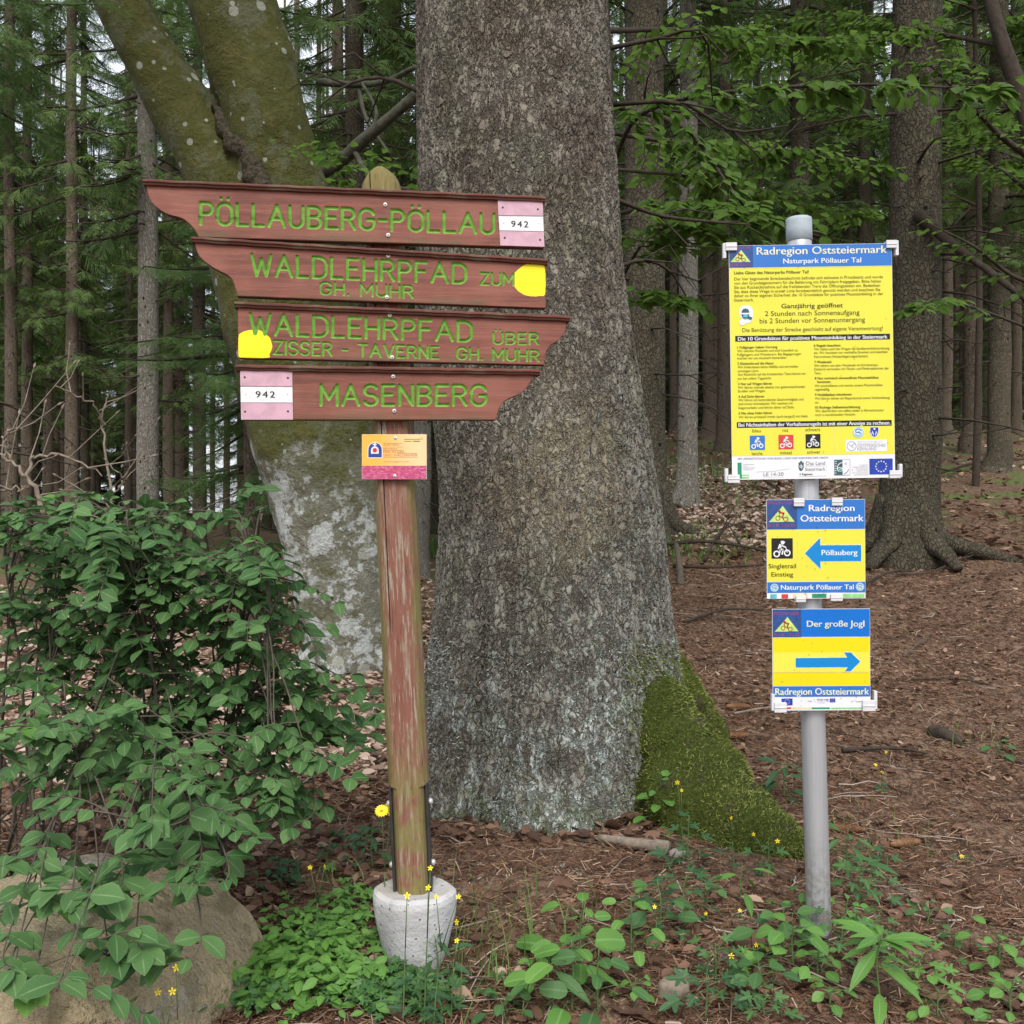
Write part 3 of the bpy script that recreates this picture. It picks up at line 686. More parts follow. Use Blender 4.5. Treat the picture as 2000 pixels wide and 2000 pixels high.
    c = link('crown', me['crown'], root); c.location = (-.04, Y0, 0)
    mb = MB(); r = np.random.default_rng(77)
    for sx_, z_, l, dz in ((1, 2.95, .5, .05), (1, 2.72, .7, -.02), (1, 2.35, .55, -.05), (-1, 2.25, .5, -.02), (-1, 2.75, .45, .06), (1, 2.05, .35, .04)):
        b = np.array([(.03 + sx_ * .36), Y0 + .05, z_]); pts = [b, b + np.array([sx_ * l * .4, r.normal(0, .06), dz]), b + np.array([sx_ * l * .75, r.normal(0, .1), dz * 1.5 - .04]), b + np.array([sx_ * l, r.normal(0, .15), dz - .10])]
        mb.tube(spline(pts, 9), np.linspace(.011, .003, 9), 5)
        for q in range(3):
            a = pts[1 + q % 2]; mb.tube([a, a + np.array([sx_ * .12, r.normal(0, .1), r.uniform(-.15, .1)]), a + np.array([sx_ * .25, r.normal(0, .15), r.uniform(-.25, .08)])], [.005, .004, .0015], 4)
    mb.build('dead_branches', M['twig_dark'], root)
huge_spruce()
# ================================================================== BEECH
def leaf_tmpl(prof, fold=.25, curl=.25, wave=0.):
    V, U = [], []
    for k, (t_, w) in enumerate(prof):
        for s_ in (-1, 0, 1):
            V.append((s_ * w, t_, abs(s_) * w * fold - curl * t_ * t_ + (wave * math.sin(k * 2.1) * abs(s_))))
            U.append((s_, t_))
    n = len(prof); F = [(a * 3 + b, a * 3 + b + 1, a * 3 + b + 4, a * 3 + b + 3) for a in range(n - 1) for b in range(2)]
    return np.array(V), np.array(F), np.array(U, dtype=float)
OVAL = leaf_tmpl([(0, .012), (.10, .13), (.28, .28), (.5, .36), (.72, .30), (.9, .13), (1, .01)], .22, .22, .008)
LANCE = leaf_tmpl([(0, .01), (.12, .07), (.35, .135), (.6, .13), (.82, .07), (1, .004)], .3, .35)
SMALL = leaf_tmpl([(0, .02), (.2, .2), (.5, .28), (.8, .16), (1, .01)], .2, .2)
def poly_leaf(rad_fn, n=46, fold=.18, curl=.15, c0=.35):
    a = np.linspace(0, 2 * np.pi, n, endpoint=False); r = np.array([rad_fn(x) for x in a])
    x = r * np.sin(a); y = c0 - r * np.cos(a)
    ring = np.stack([x, y, fold * np.abs(x) - curl * y * y], -1); mid = np.stack([x * .5, c0 + (y - c0) * .5, fold * np.abs(x) * .5 - curl * ((y + c0) / 2) ** 2], -1)
    V = np.vstack([ring, mid, [[0, c0, -curl * c0 * c0]]]); i = np.arange(n); j = (i + 1) % n
    Fq = np.stack([i, j, n + j, n + i], -1); Ft = np.stack([n + i, n + j, np.full(n, 2 * n)], -1)
    U = np.vstack([np.stack([x / .4, y], -1), np.stack([x / .8, y], -1), [[0, c0]]])
    return V, Fq, Ft, U
def ivy_r(a):      # a=0 at the stalk, pi at the tip; five pointed lobes
    L = 0
    for c_, h in ((np.pi, .66), (np.pi - 1.05, .50), (np.pi + 1.05, .50), (.95, .40), (2 * np.pi - .95, .40)):
        L = max(L, h * max(0, 1 - abs((a - c_)) / .62) ** .7)
    return max(.17, L) if .25 < a < 2 * np.pi - .25 else .20
IVY = poly_leaf(ivy_r, 50)
def nettle_r(a):
    base = .36 + .28 * max(0, math.cos(a - np.pi)) ** 3.2 - .0
    tooth = .030 * (1 - ((a * 15 / (2 * np.pi) * 2) % 1) * 1.0)
    wid = 1 - .18 * abs(math.sin(a))
    return (base + tooth) * wid
NETTLE = poly_leaf(nettle_r, 90, .16, .22, .36)

def add_leaves(mb, tm, T, D, up, size, roll, rnd, m=0):
    Fm = frames(np.asarray(D), np.asarray(up), np.asarray(roll)) * np.asarray(size)[:, None, None]; T = np.asarray(T)
    if len(tm) == 3: mb.scatter(tm[0], tm[1], Fm, T, m, rnd, tm[2])
    else:
        V, Fq, Ft, U = tm; n = len(V); N = len(T)
        k0 = mb.n; mb.scatter(V, Fq, Fm, T, m, rnd, U)
        mb.f.append(((Ft[None] + (np.arange(N) * n)[:, None, None]).reshape(-1, 3) + k0, m))

def beech():
    Y = 7.2; t = NT('beech_bark'); co = t.coords()
    sx = t.n('SeparateXYZ'); t.l(co, sx.inputs[0]); z = sx.outputs[2]
    n1 = t.noise(co, 2.2, 4); n2 = t.noise(co, 9, 5, .65); n3 = t.noise(co, 34, 5, .75)
    olive = t.mix(n1, (.046, .050, .013, 1), (.098, .100, .026, 1)); olive = t.mix(t.math('MULTIPLY', t.step(n2, .5, .75), .5), olive, (.15, .125, .045, 1)); olive = t.mix(t.math('MULTIPLY', t.step(t.noise(co, 4, 6, .7), .48, .6), .6), olive, (.125, .135, .085, 1)); olive = t.mix(t.math('MULTIPLY', t.step(n3, .45, .33), .5), olive, (.03, .032, .012, 1))
    grey = t.mix(n2, (.115, .112, .07, 1), (.25, .25, .20, 1)); wh = t.step(t.noise(co, 5.5, 6, .68), .49, .545); grey = t.mix(t.math('MULTIPLY', wh, .85), grey, (.52, .55, .54, 1)); grey = t.mix(t.math('MULTIPLY', t.step(n3, .52, .64), t.step(n2, .42, .60)), grey, (.50, .52, .49, 1)); grey = t.mix(t.math('MULTIPLY', t.step(t.noise(co, 5, 5, .7), .52, .62), .75), grey, (.12, .12, .055, 1))
    hi = t.math('ADD', z, t.math('MULTIPLY', t.math('SUBTRACT', n1, .5), 2.2)); hi = t.math('ADD', hi, t.math('MULTIPLY', t.math('SUBTRACT', n2, .5), .8))
    hi = t.math('ADD', hi, t.math('MULTIPLY', t.step(sx.outputs[0], .02, .25), .8))
    c = t.mix(t.step(hi, 1.05, 1.75), grey, olive)
    for sc, rad in ((6, .27), (14, .27)):
        F = t.vor(co, sc); cc = t.vor(co, sc, 'F1', 'Color'); bw = t.n('SeparateColor'); t.l(cc, bw.inputs[0])
        lim = t.math('MULTIPLY', t.math('POWER', bw.outputs[0], 2.5), rad)
        f2 = t.math('ADD', F, t.math('MULTIPLY', t.math('SUBTRACT', n3, .5), .12))
        spot = t.math('MULTIPLY', t.math('LESS_THAN', f2, lim), t.math('GREATER_THAN', bw.outputs[1], .25))
        c = t.mix(t.math('MULTIPLY', spot, .62), c, (.42, .44, .39, 1))
    dk = t.math('MULTIPLY', t.step(t.noise(co, 4.5, 5, .7), .66, .74), .8); c = t.mix(dk, c, (.035, .03, .02, 1))
    t.base(c, .9, .2); t.bump(t.math('ADD', n2, t.math('MULTIPLY', n3, .5)), .055)
    root = thing('beech_tree', 'forked beech with olive mossy stems and white lichen spots behind the sign boards', 'beech tree')
    def pth(rows, n=40): return spline([tuple(P(a, b, Y + dy)) + (r_,) for a, b, dy, r_ in rows], n)
    mb = MB()
    stems = [pth([(694, 1360, 0, .30), (690, 1300, 0, .285), (672, 1200, 0, .315), (652, 1060, 0, .365), (632, 940, 0, .40), (600, 810, 0, .405), (548, 660, .02, .37), (475, 450, .02, .31), (418, 315, .0, .255), (318, 150, -.05, .205), (237, 0, -.1, .185), (140, -260, -.2, .16), (60, -700, -.3, .12)]),
             pth([(700, 1360, 0, .28), (690, 1200, 0, .29), (664, 1000, 0, .33), (642, 860, 0, .36), (612, 700, -.05, .34), (575, 480, -.08, .315), (545, 330, -.08, .30), (505, 170, -.1, .30), (455, 0, -.1, .31), (400, -260, -.1, .27), (370, -800, 0, .2)])]
    for q in stems: mb.tube(q[:, :3], q[:, 3], 26, jit=.13, seed=6)
    for a, dx in ((3.5, .30), (4.5, .22), (5.6, .3)):                                     # root flare
        b = np.array(P(692, 1300, Y)); e = b + np.array([math.cos(a) * .55, math.sin(a) * .4, -.14])
        mb.tube([b + [0, 0, .45], (b + e) / 2 + [0, 0, .12], e], [.10, .13, .05], 12)
    tr = mb.build('trunk', t.m, root)
    md = tr.modifiers.new('join', 'REMESH'); md.mode = 'VOXEL'; md.voxel_size = .022; md.use_smooth_shade = True
    md = tr.modifiers.new('soften', 'SMOOTH'); md.factor = .5; md.iterations = 8
    # dark ridge of rough bark in the fork
    q = spline([tuple(P(a, b, Y - d)) + (r_,) for a, b, d, r_ in ((418, 205, .18, .03), (445, 250, .22, .06), (480, 300, .30, .075), (505, 350, .34, .07), (525, 395, .36, .05))], 26)
    v, f = tube_geo(q[:, :3], q[:, 3], 18, .5, 8); v = v + .045 * fbm(v * 13, 3, 3)[:, None] * np.array([1, .3, 1])
    mb = MB(); mb.add(v, f); rg = mb.build('bark_ridge', plain('rough_dark_bark', (.075, .065, .045, 1), 1, .1, 0, 40, .3, .03), root); rg['label'] = 'dark rough ridge of bark where the two stems meet'
    mb = MB()
    for pts, r_ in (([(600, 350, 0), (660, 318, -.1), (715, 270, -.3), (790, 205, -.5), (850, 150, -.6)], .055), ([(690, 290, -.2), (712, 330, -.35), (745, 360, -.4), (800, 370, -.5)], .02), ([(715, 272, -.3), (735, 220, -.35), (700, 150, -.3)], .018),
                    ([(620, 160, .6), (690, 165, .5), (750, 160, .3), (812, 130, .1)], .03), ([(700, 165, .5), (715, 230, .4), (760, 300, .3)], .018)):
        q = spline([tuple(P(a, b, Y + d)) for a, b, d in pts], 16); mb.tube(q, np.linspace(r_, r_ * .55, 16), 9, jit=.15, seed=3)
    bm_ = plain('grey_mossy_limb', (.085, .085, .062, 1), .9, .2, 0, 18, .25, .01); mb.build('limbs', bm_, root)
    # canopy overhead and the few leaves between the stems and the huge spruce
    mb = MB(); T, D, sz, rn = [], [], [], []
    r = np.random.default_rng(8)
    for k in range(70):
        c_ = np.array([r.normal(-2.4, 2.2), Y + r.normal(.5, 1.6), r.uniform(6.2, 9.5)])
        for q in range(42): T.append(c_ + r.normal(0, 1, 3) * [.35, .35, .06]); D.append(r.normal(0, 1, 3) * [1, 1, .2]); sz.append(r.uniform(.07, .10))
    for k in range(13):
        c_ = np.array(P(r.uniform(600, 800), r.uniform(300, 385), Y - r.uniform(.2, .9)))
        for q in range(12): T.append(c_ + r.normal(0, 1, 3) * [.12, .12, .02]); D.append(r.normal(0, 1, 3) * [1, 1, .2]); sz.append(r.uniform(.055, .08))
    N = len(T); add_leaves(mb, OVAL, T, D, np.tile([0, 0, 1.], (N, 1)), np.array(sz), r.normal(0, .25, N), r.random(N)); mb.build('crown', M['beech_leaf'], root)
beech()

# ---- understorey beeches: flat layers of leaves from the middle to the right
def beech_boughs(name, label, trunk, boughs, seed, leaf=(.06, .09), trunk_r=.06):
    r = np.random.default_rng(seed); Y0 = trunk[0][2]
    root = thing(name, label, 'young beech')
    wd = MB(); lf = MB(); T, D, U, sz, rn = [], [], [], [], []
    q = spline([tuple(P(*a)) for a in trunk], 24); wd.tube(q, np.linspace(trunk_r, trunk_r * .5, 24), 10, jit=.1)
    for pts, r0, dens, spread in boughs:
        n = 26; q = spline([tuple(P(*a)) for a in pts], n); wd.tube(q, np.linspace(r0, .003, n), 6)
        Lt = np.linalg.norm(np.diff(q, axis=0), axis=1).sum()
        for k in range(int(dens * Lt * 24)):
            f = r.uniform(.12, 1) ** .8; i = min(int(f * (n - 1)), n - 2); b = q[i]; t_ = norm(q[i + 1] - q[i])
            sdv = norm(np.cross(t_, [0, 0, 1.])) * r.choice([-1, 1]); dd = norm(t_ * r.uniform(.4, 1.1) + sdv * r.uniform(.5, 1.1) + np.array([0, 0, r.normal(-.10, .14)]))
            l = spread * r.uniform(.45, 1.1) * (1.15 - .6 * f); m_ = max(3, int(l / .045)); e = [b + dd * l * a + np.array([0, 0, -.12 * l * a * a]) + sdv * .0 for a in np.linspace(0, 1, 5)]
            wd.tube(e, np.linspace(.0035, .0012, 5), 3, cap=False); s2 = norm(np.cross(dd, [0, 0, 1.])); sg = 1
            tone = r.uniform(0, 1)
            for a in range(m_):
                w = (a + .6) / m_; sg = -sg; c_ = b + dd * l * w + np.array([0, 0, -.12 * l * w * w])
                T.append(c_); D.append(norm(dd * .6 + s2 * sg * .9 + np.array([0, 0, r.normal(-.22, .16)]))); sz.append(r.uniform(*leaf)); rn.append(np.clip(tone * .6 + r.random() * .4, 0, 1))
    N = len(T); add_leaves(lf, OVAL, T, D, np.tile([0, 0, 1.], (N, 1)), np.array(sz), r.normal(0, .3, N), np.array(rn))
    wd.build('branches', M['twig_dark'], root); lf.build('leaves', M['beech_leaf'], root)
beech_boughs('young_beech', 'understorey beech spreading flat leafy boughs from behind the huge trunk over the tall sign', [(1215, 1180, 5.9), (1210, 800, 5.9), (1190, 400, 5.9), (1180, 60, 5.9), (1150, -300, 5.9)],
    [([(1195, 330, 5.9), (1250, 225, 5.4), (1420, 180, 4.9), (1700, 165, 4.5), (1985, 180, 4.2)], .016, 1.3, .26),
     ([(1195, 205, 5.9), (1330, 245, 5.7), (1400, 330, 5.5), (1500, 470, 5.3)], .020, 1.1, .36),
     ([(1200, 420, 5.9), (1290, 400, 5.4), (1400, 400, 5.0), (1530, 430, 4.7)], .014, 1.5, .42),
     ([(1205, 560, 5.9), (1260, 470, 5.4), (1330, 440, 5.1), (1410, 460, 4.9)], .012, 1.6, .36),
     ([(1205, 620, 5.9), (1240, 590, 5.5), (1300, 570, 5.2), (1350, 590, 5.0)], .010, 1.4, .26),
     ([(1200, 260, 5.9), (1330, 280, 6.2), (1500, 290, 6.6), (1720, 330, 7.0)], .014, 1.2, .45),
     ([(1185, 60, 5.9), (1350, 60, 6.6), (1550, 90, 7.2), (1800, 60, 7.6)], .018, 1.2, .55),
     ([(1195, 330, 5.9), (1380, 350, 6.6), (1560, 400, 7.0), (1680, 420, 7.4)], .012, 1.1, .45)], 41)
beech_boughs('young_beech', 'dark stemmed beech leaning in at the upper right corner with boughs over the slope', [(2080, 1050, 7.6), (2060, 600, 7.6), (2010, 250, 7.6), (1950, 60, 7.6), (1900, -150, 7.6)],
    [([(2030, 320, 7.6), (1960, 270, 7.4), (1880, 190, 7.2), (1800, 110, 7.0)], .03, .9, .5), ([(2055, 560, 7.6), (1980, 540, 7.3), (1900, 480, 7.1), (1800, 430, 7.0)], .022, .35, .4),
     ([(2040, 400, 7.6), (1950, 330, 8), (1850, 300, 8.4)], .02, 1.0, .5), ([(1960, 90, 7.6), (1800, 60, 8.2), (1650, 40, 8.8), (1450, 60, 9.4)], .022, 1.2, .6),
     ([(2000, 200, 7.6), (1900, 240, 8.5), (1780, 260, 9.2), (1600, 220, 9.8)], .02, 1.2, .6), ([(2060, 660, 7.6), (1900, 600, 6.8), (1830, 585, 6.3), (1790, 600, 6.0)], .012, .5, .22)], 42, (.06, .09), .085)
for px_, Y_, lb_, sd_, y0_ in ((1225, 15, 'sunlit young beech far behind, glowing green between the huge trunk and the next one', 61, 0), (1480, 19, 'pale green young beech deep in the wood above the tall yellow sign', 62, 0), (150, 21, 'light green young beech deep in the wood on the left', 63, 300), (1905, 13, 'light green young beech on the slope behind the upper right corner', 64, 0)):
    beech_boughs('young_beech', lb_, [(px_, 1000, Y_), (px_ + 8, 500, Y_), (px_ - 6, -150 + y0_, Y_)],
        [([(px_, yy_, Y_), (px_ + sg_ * 55 * 15 / Y_, yy_ - 20, Y_ + dy_), (px_ + sg_ * 130 * 15 / Y_, yy_ + 15, Y_ + 2 * dy_)], .02, .55, .7) for yy_, sg_, dy_ in ((-60 + y0_, 1, -.5), (20 + y0_, -1, -.4), (70 + y0_, 1, .4), (150 + y0_, -1, .3), (200 + y0_, 1, -.6), (270 + y0_, -1, -.3), (340 + y0_, 1, .2), (400 + y0_, -1, .2))], sd_, (.09, .13), .05)
# dead limb hanging across the right trunk
mb = MB(); q = spline([tuple(P(*a)) for a in ((1790, 415, 7.95), (1850, 470, 7.9), (1925, 525, 7.8), (2010, 590, 7.7))], 20); mb.tube(q, np.linspace(.045, .02, 20), 9, jit=.2)
for a, b in ((6, (.2, 0, .25)), (11, (.3, -.1, -.2)), (14, (.2, .1, .3))): mb.tube([q[a], q[a] + np.array(b) * .5 + [0, 0, .02], q[a] + np.array(b)], [.012, .008, .003], 5)
dl = tag(mb.build('dead_branch', M['twig_dark']), 'dark dead limb slanting down beside the large flared trunk to the right edge', 'branch')

# ================================================================== BARE SAPLING on the left
def bare_sapling(name, label, rows, seed):
    r = np.random.default_rng(seed); mb = MB(); root = thing(name, label, 'sapling'); bud = MB()
    for pts, r0 in rows:
        q = spline([tuple(P(*a)) for a in pts], 20); q = q + r.normal(0, .006, q.shape); mb.tube(q, np.linspace(r0, .0025, 20), 6)
        for k in range(4, 19, 4):
            dd = norm(np.array([r.normal(0, 1), r.normal(0, .4), r.uniform(.2, .9)])); l = r.uniform(.08, .35)
            e = [q[k], q[k] + dd * l * .5 + r.normal(0, .012, 3), q[k] + dd * l + [0, 0, .06 * l]]; mb.tube(e, [.0035, .0026, .0014], 4, cap=False)
            b = e[2]; bud.tube([b, b + dd * .012, b + dd * .03], [.002, .006, .001], 5)
    mb.build('stem', M['twig_pale'], root); bud.build('buds', M['twig_pale'], root)
bare_sapling('bare_sapling', 'leafless pale sapling standing upright behind the shrub', [([(222, 1110, 5.6), (218, 1000, 5.6), (206, 880, 5.6), (203, 800, 5.6), (215, 770, 5.6)], .011), ([(205, 830, 5.6), (180, 790, 5.5), (130, 765, 5.4), (112, 755, 5.4)], .006), ([(216, 970, 5.6), (240, 940, 5.6), (232, 920, 5.5)], .005), ([(218, 1000, 5.6), (190, 970, 5.6), (165, 960, 5.5)], .005)], 3)
bare_sapling('bare_sapling', 'bare twisted pale branches at the left edge above the shrub', [([(90, 1010, 4.2), (60, 940, 4.2), (25, 905, 4.2), (-15, 875, 4.2)], .013), ([(55, 930, 4.2), (62, 895, 4.2), (95, 890, 4.2), (160, 905, 4.2), (200, 930, 4.2)], .008), ([(25, 905, 4.2), (10, 860, 4.2), (25, 840, 4.2), (45, 835, 4.2)], .006), ([(-10, 955, 4.2), (30, 955, 4.2), (65, 945, 4.2)], .005)], 4)

# ================================================================== BOULDER
def boulder():
    n = 240; th = np.linspace(0, 2 * np.pi, n, endpoint=False); ph = np.linspace(-.35, np.pi / 2 - .02, 120)
    T, F = np.meshgrid(th, ph); d = np.stack([np.cos(T) * np.cos(F), np.sin(T) * np.cos(F), np.sin(F)], -1)
    c = np.array([-1.04, 2.34, -.13])
    ax = np.array([.58, .36, .42]); e = 2.5
    rr_ = (np.abs(d[..., 0] / ax[0]) ** e + np.abs(d[..., 1] / ax[1]) ** e + np.abs(d[..., 2] / ax[2]) ** e) ** (-1 / e)
    p = d * rr_[..., None]
    p = p * (1 + .10 * fbm(d * 1.7, 3, 2) + .035 * fbm(d * 6, 3, 4))[..., None]
    p[..., 2] += -.17 * np.clip(.1 - p[..., 0], 0, 1) * .9 - .10 * np.clip(-p[..., 1] - .05, 0, 1)       # the top falls away to the left and front
    ang = R(-12); x_ = p[..., 0] * math.cos(ang) - p[..., 1] * math.sin(ang); y_ = p[..., 0] * math.sin(ang) + p[..., 1] * math.cos(ang); p[..., 0], p[..., 1] = x_, y_
    p += .012 * fbm(p * 14, 3, 7)[..., None]
    rb = np.random.default_rng(4)
    for k in range(16):                                                            # split faces
        nv_ = norm(rb.normal(0, 1, 3) * [1, 1, .8] + [0, -.1, .3]); h_ = rb.uniform(.29, .42); o_ = np.maximum(0, p @ nv_ - h_); p = p - nv_ * (o_ * .85)[..., None]
    p += (.014 * fbm(p * 9, 3, 9) + .006 * fbm(p * 30, 2, 10))[..., None] * norm(p)
    V = p + c; i = np.arange(119)[:, None] * n; j = np.arange(n)[None]; k = (j + 1) % n
    mb = MB(); mb.add(V, np.stack([i + j, i + k, i + n + k, i + n + j], -1).reshape(-1, 4))
    top = mb.n; mb.add([V[-1].mean(0)], np.zeros((0, 3), dtype=int)); a = 119 * n + np.arange(n); mb.f.append((np.stack([a, 119 * n + (np.arange(n) + 1) % n, np.full(n, top)], -1), 0))
    t = NT('boulder_stone'); co = t.coords(); n1 = t.noise(co, 2.6, 4); n2 = t.noise(co, 14, 5, .65); n3 = t.noise(co, 70, 4, .7)
    mp = t.n('Mapping'); mp.inputs['Rotation'].default_value = (0, R(28), R(20)); mp.inputs['Scale'].default_value = (1, 1, 7); t.l(co, mp.inputs[0]); st = t.noise(mp.outputs[0], 2.4, 4, .6, .4)
    col = t.mix(n1, (.37, .29, .165, 1), (.50, .42, .275, 1)); col = t.mix(t.math('MULTIPLY', t.step(st, .53, .66), .7), col, (.42, .40, .37, 1))
    col = t.mix(t.math('MULTIPLY', t.step(n2, .48, .62), .6), col, (.17, .155, .085, 1)); col = t.mix(t.math('MULTIPLY', t.step(n3, .40, .28), .5), col, (.085, .06, .04, 1))
    col = t.mix(t.math('MULTIPLY', t.step(n3, .6, .7), .4), col, (.40, .36, .26, 1))
    t.base(col, .9, .25); t.bump(t.math('ADD', t.math('ADD', n2, t.math('MULTIPLY', n3, .7)), st), .045)
    tag(mb.build('boulder', t.m), 'pale tan boulder under the overhanging shrub in the lower left corner', 'boulder')
boulder()

# ================================================================== LEAFY SHRUB
def in_poly(x, y, poly):
    c = False; n = len(poly)
    for i in range(n):
        (x1, y1), (x2, y2) = poly[i], poly[i - 1]
        if (y1 > y) != (y2 > y) and x < (x2 - x1) * (y - y1) / (y2 - y1) + x1: c = not c
    return c
def shrub():
    r = np.random.default_rng(12); root = thing('leafy_shrub', 'broad green shrub with paired oval leaves spilling over the boulder on the left', 'shrub')
    wd = MB(); lf = MB(); T, D, U, sz, ro, rn, mt = [], [], [], [], [], [], []
    zones = [([(0, 1000), (60, 975), (160, 945), (230, 960), (330, 985), (470, 985), (500, 1010), (520, 1090), (430, 1120), (250, 1130), (0, 1110)], 98, (2.62, 3.3)),
             ([(0, 1110), (250, 1130), (470, 1110), (640, 1150), (650, 1230), (540, 1290), (300, 1270), (150, 1260), (0, 1250)], 76, (2.64, 3.2)),
             ([(0, 1240), (280, 1290), (560, 1280), (720, 1330), (745, 1420), (700, 1480), (560, 1440), (300, 1460), (0, 1420)], 74, (2.64, 3.1)),
             ([(0, 1420), (300, 1440), (480, 1470), (560, 1540), (580, 1620), (500, 1630), (420, 1560), (200, 1560), (0, 1520)], 44, (2.32, 2.8)),
             ([(140, 1600), (380, 1600), (400, 1740), (280, 1760), (150, 1680)], 8, (1.98, 2.15)), ([(0, 1640), (90, 1650), (180, 1800), (110, 1960), (0, 1990)], 8, (1.85, 2.05)), ([(180, 1770), (290, 1800), (270, 1900), (200, 1850)], 4, (1.9, 1.98)),
             ([(600, 1440), (660, 1440), (660, 1500), (580, 1500)], 4, (2.4, 2.6))]
    bases = [np.array([x_, y_, Hs(x_, y_)]) for x_, y_ in ((-1.45, 3.0), (-1.15, 3.1), (-1.0, 2.95), (-1.3, 2.8), (-.92, 3.1), (-1.65, 2.9), (-1.05, 3.2))]
    nodes = []
    for k in range(30):                                                            # main stems rise from the stools and arch over
        px, py, Yt = r.uniform(0, 640), r.uniform(1010, 1500), r.uniform(2.45, 3.2); e = np.array(P(px, py, Yt)); b = bases[int(np.argmin([abs(q[0] - e[0]) + r.uniform(0, .25) for q in bases]))] + r.normal(0, .04, 3) * [1, 1, 0]
        q = spline([b, b + (e - b) * .5 + np.array([0, 0, .14]), e], 20); wd.tube(q, np.linspace(.0065, .0026, 20), 6, rnd=r.random(), cap=False); nodes += [(q[i], .0026 + .0039 * (1 - i / 19)) for i in range(6, 20)]
    NP = np.array([p_ for p_, _ in nodes])
    for zi, (poly, n, (ya, yb)) in enumerate(zones):
        xs = [a for a, _ in poly]; ys = [b for _, b in poly]; k = 0; zsz = (.78, .82, .88, .95, 1.05, 1.05, 1.05, 1., 1.)[zi]
        while k < n:
            px, py = r.uniform(min(xs) - 1, max(xs)), r.uniform(min(ys), max(ys))
            if not in_poly(px, py, poly): continue
            k += 1; Yt = r.uniform(ya, yb); tip = np.array(P(px, py, Yt)); dist = np.linalg.norm(NP - tip, axis=1) + r.uniform(0, .12, len(NP)); near = np.nonzero((dist > .14) & (dist < .30))[0]; b = NP[near[r.integers(0, len(near))]] if len(near) else NP[int(np.argmin(dist))]
            lat = norm(norm((tip - b) * [1, 1, .2]) * (.9 if zi < 3 else .35) + r.normal(0, .5, 3) * [1, 1, .25] + np.array([0, -.25, 0])); a2 = tip - lat * .12 + np.array([0, 0, .02])
            q = spline([b, (b + a2) / 2 + np.array([0, 0, .05]), a2, tip], 22)
            wd.tube(q, np.linspace(.0028, .0010, 22), 5, rnd=r.random(), cap=False)
            big = zsz * r.uniform(.8, 1.15); new = r.random() < .035; npair = r.integers(3, 8)
            for w in np.concatenate([np.linspace(1, .62 - .16 * r.random(), npair), ]):
                f = w * 21; i = min(int(f), 20); c_ = q[i] + (q[i + 1] - q[i]) * (f - i); t_ = norm(q[i + 1] - q[i]); s_ = norm(np.cross(t_, [0, 0, 1.]))
                for sg in (-1, 1):
                    fwd = .95 if w > .97 else .35
                    d_ = norm(t_ * fwd * np.array([1, 1, .6]) + s_ * sg * .85 + np.array([0, -.05, r.normal(-.14, .2)]))
                    T.append(c_); D.append(d_); U.append(np.array([r.normal(0, .35), r.normal(-.16, .28), 1])); sz.append(big * (.054 if w < .97 else .06) * r.uniform(.55, 1.25) * (.75 + .25 * min(1, (1 - w) / .3))); ro.append(r.normal(0, .2)); rn.append(np.clip(r.normal(.45, .25), 0, 1)); mt.append(1 if new else 0)
                if w > .97:
                    T.append(c_); D.append(norm(t_ + np.array([0, -.2, -.3]))); U.append(np.array([0, -.4, 1.])); sz.append(big * .055); ro.append(0); rn.append(r.random()); mt.append(1 if new else 0)
            if r.random() < .8:                                                   # a short side spray half way along
                i = r.integers(9, 15); dd = norm(np.array([r.normal(0, 1), r.normal(-.4, .5), r.normal(.05, .2)])); l = r.uniform(.10, .22); e = np.array([q[i] + dd * l * a + [0, 0, -.06 * a * a] for a in np.linspace(0, 1, 6)])
                wd.tube(e, np.linspace(.0025, .001, 6), 4, cap=False); s_ = norm(np.cross(dd, [0, 0, 1.]))
                for a in range(2, 6):
                    for sg in (-1, 1):
                        T.append(e[a]); D.append(norm(dd * .5 + s_ * sg + [0, 0, r.normal(-.25, .2)])); U.append(np.array([r.normal(0, .25), r.normal(-.35, .2), 1])); sz.append(r.uniform(.036, .055)); ro.append(r.normal(0, .2)); rn.append(np.clip(r.normal(.4, .25), 0, 1)); mt.append(0)
    for k in range(14):                                                            # bare inner twigs
        b = bases[r.integers(0, 7)]; e = b + np.array([r.normal(0, .4), r.normal(-.1, .3), r.uniform(.25, .8)])
        q = spline([b, (b + e) / 2 + r.normal(0, .06, 3), e], 12); wd.tube(q, np.linspace(.008, .002, 12), 5, rnd=r.random(), cap=False)
        for a in (5, 8): wd.tube([q[a], q[a] + r.normal(0, .08, 3), q[a] + r.normal(0, .16, 3)], [.003, .002, .001], 4, cap=False)
    mt = np.array(mt); T, D, U, sz, ro, rn = map(np.array, (T, D, U, sz, ro, rn))
    for m_ in (0, 1):
        k = mt == m_; add_leaves(lf, OVAL, T[k], D[k], U[k], sz[k], ro[k], rn[k], m_)
    wd.build('branches', M['twig'], root); lf.build('leaves', [M['shrub_leaf'], M['shrub_leaf_new']], root)
    mb = MB()
    for px, py, Y in ((207, 1860, 1.93), (212, 1862, 1.93), (82, 1610, 2.05)):
        c_ = np.array(P(px, py, Y)); mb.tube([c_ + [0, 0, .006], c_ + [0, 0, .004], c_, c_ - [0, 0, .004], c_ - [0, 0, .006]], [.0005, .0045, .006, .0045, .0005], 8)
    mb.build('berries', plain('black_berry', (.012, .012, .016, 1), .25, .5), root)
shrub()

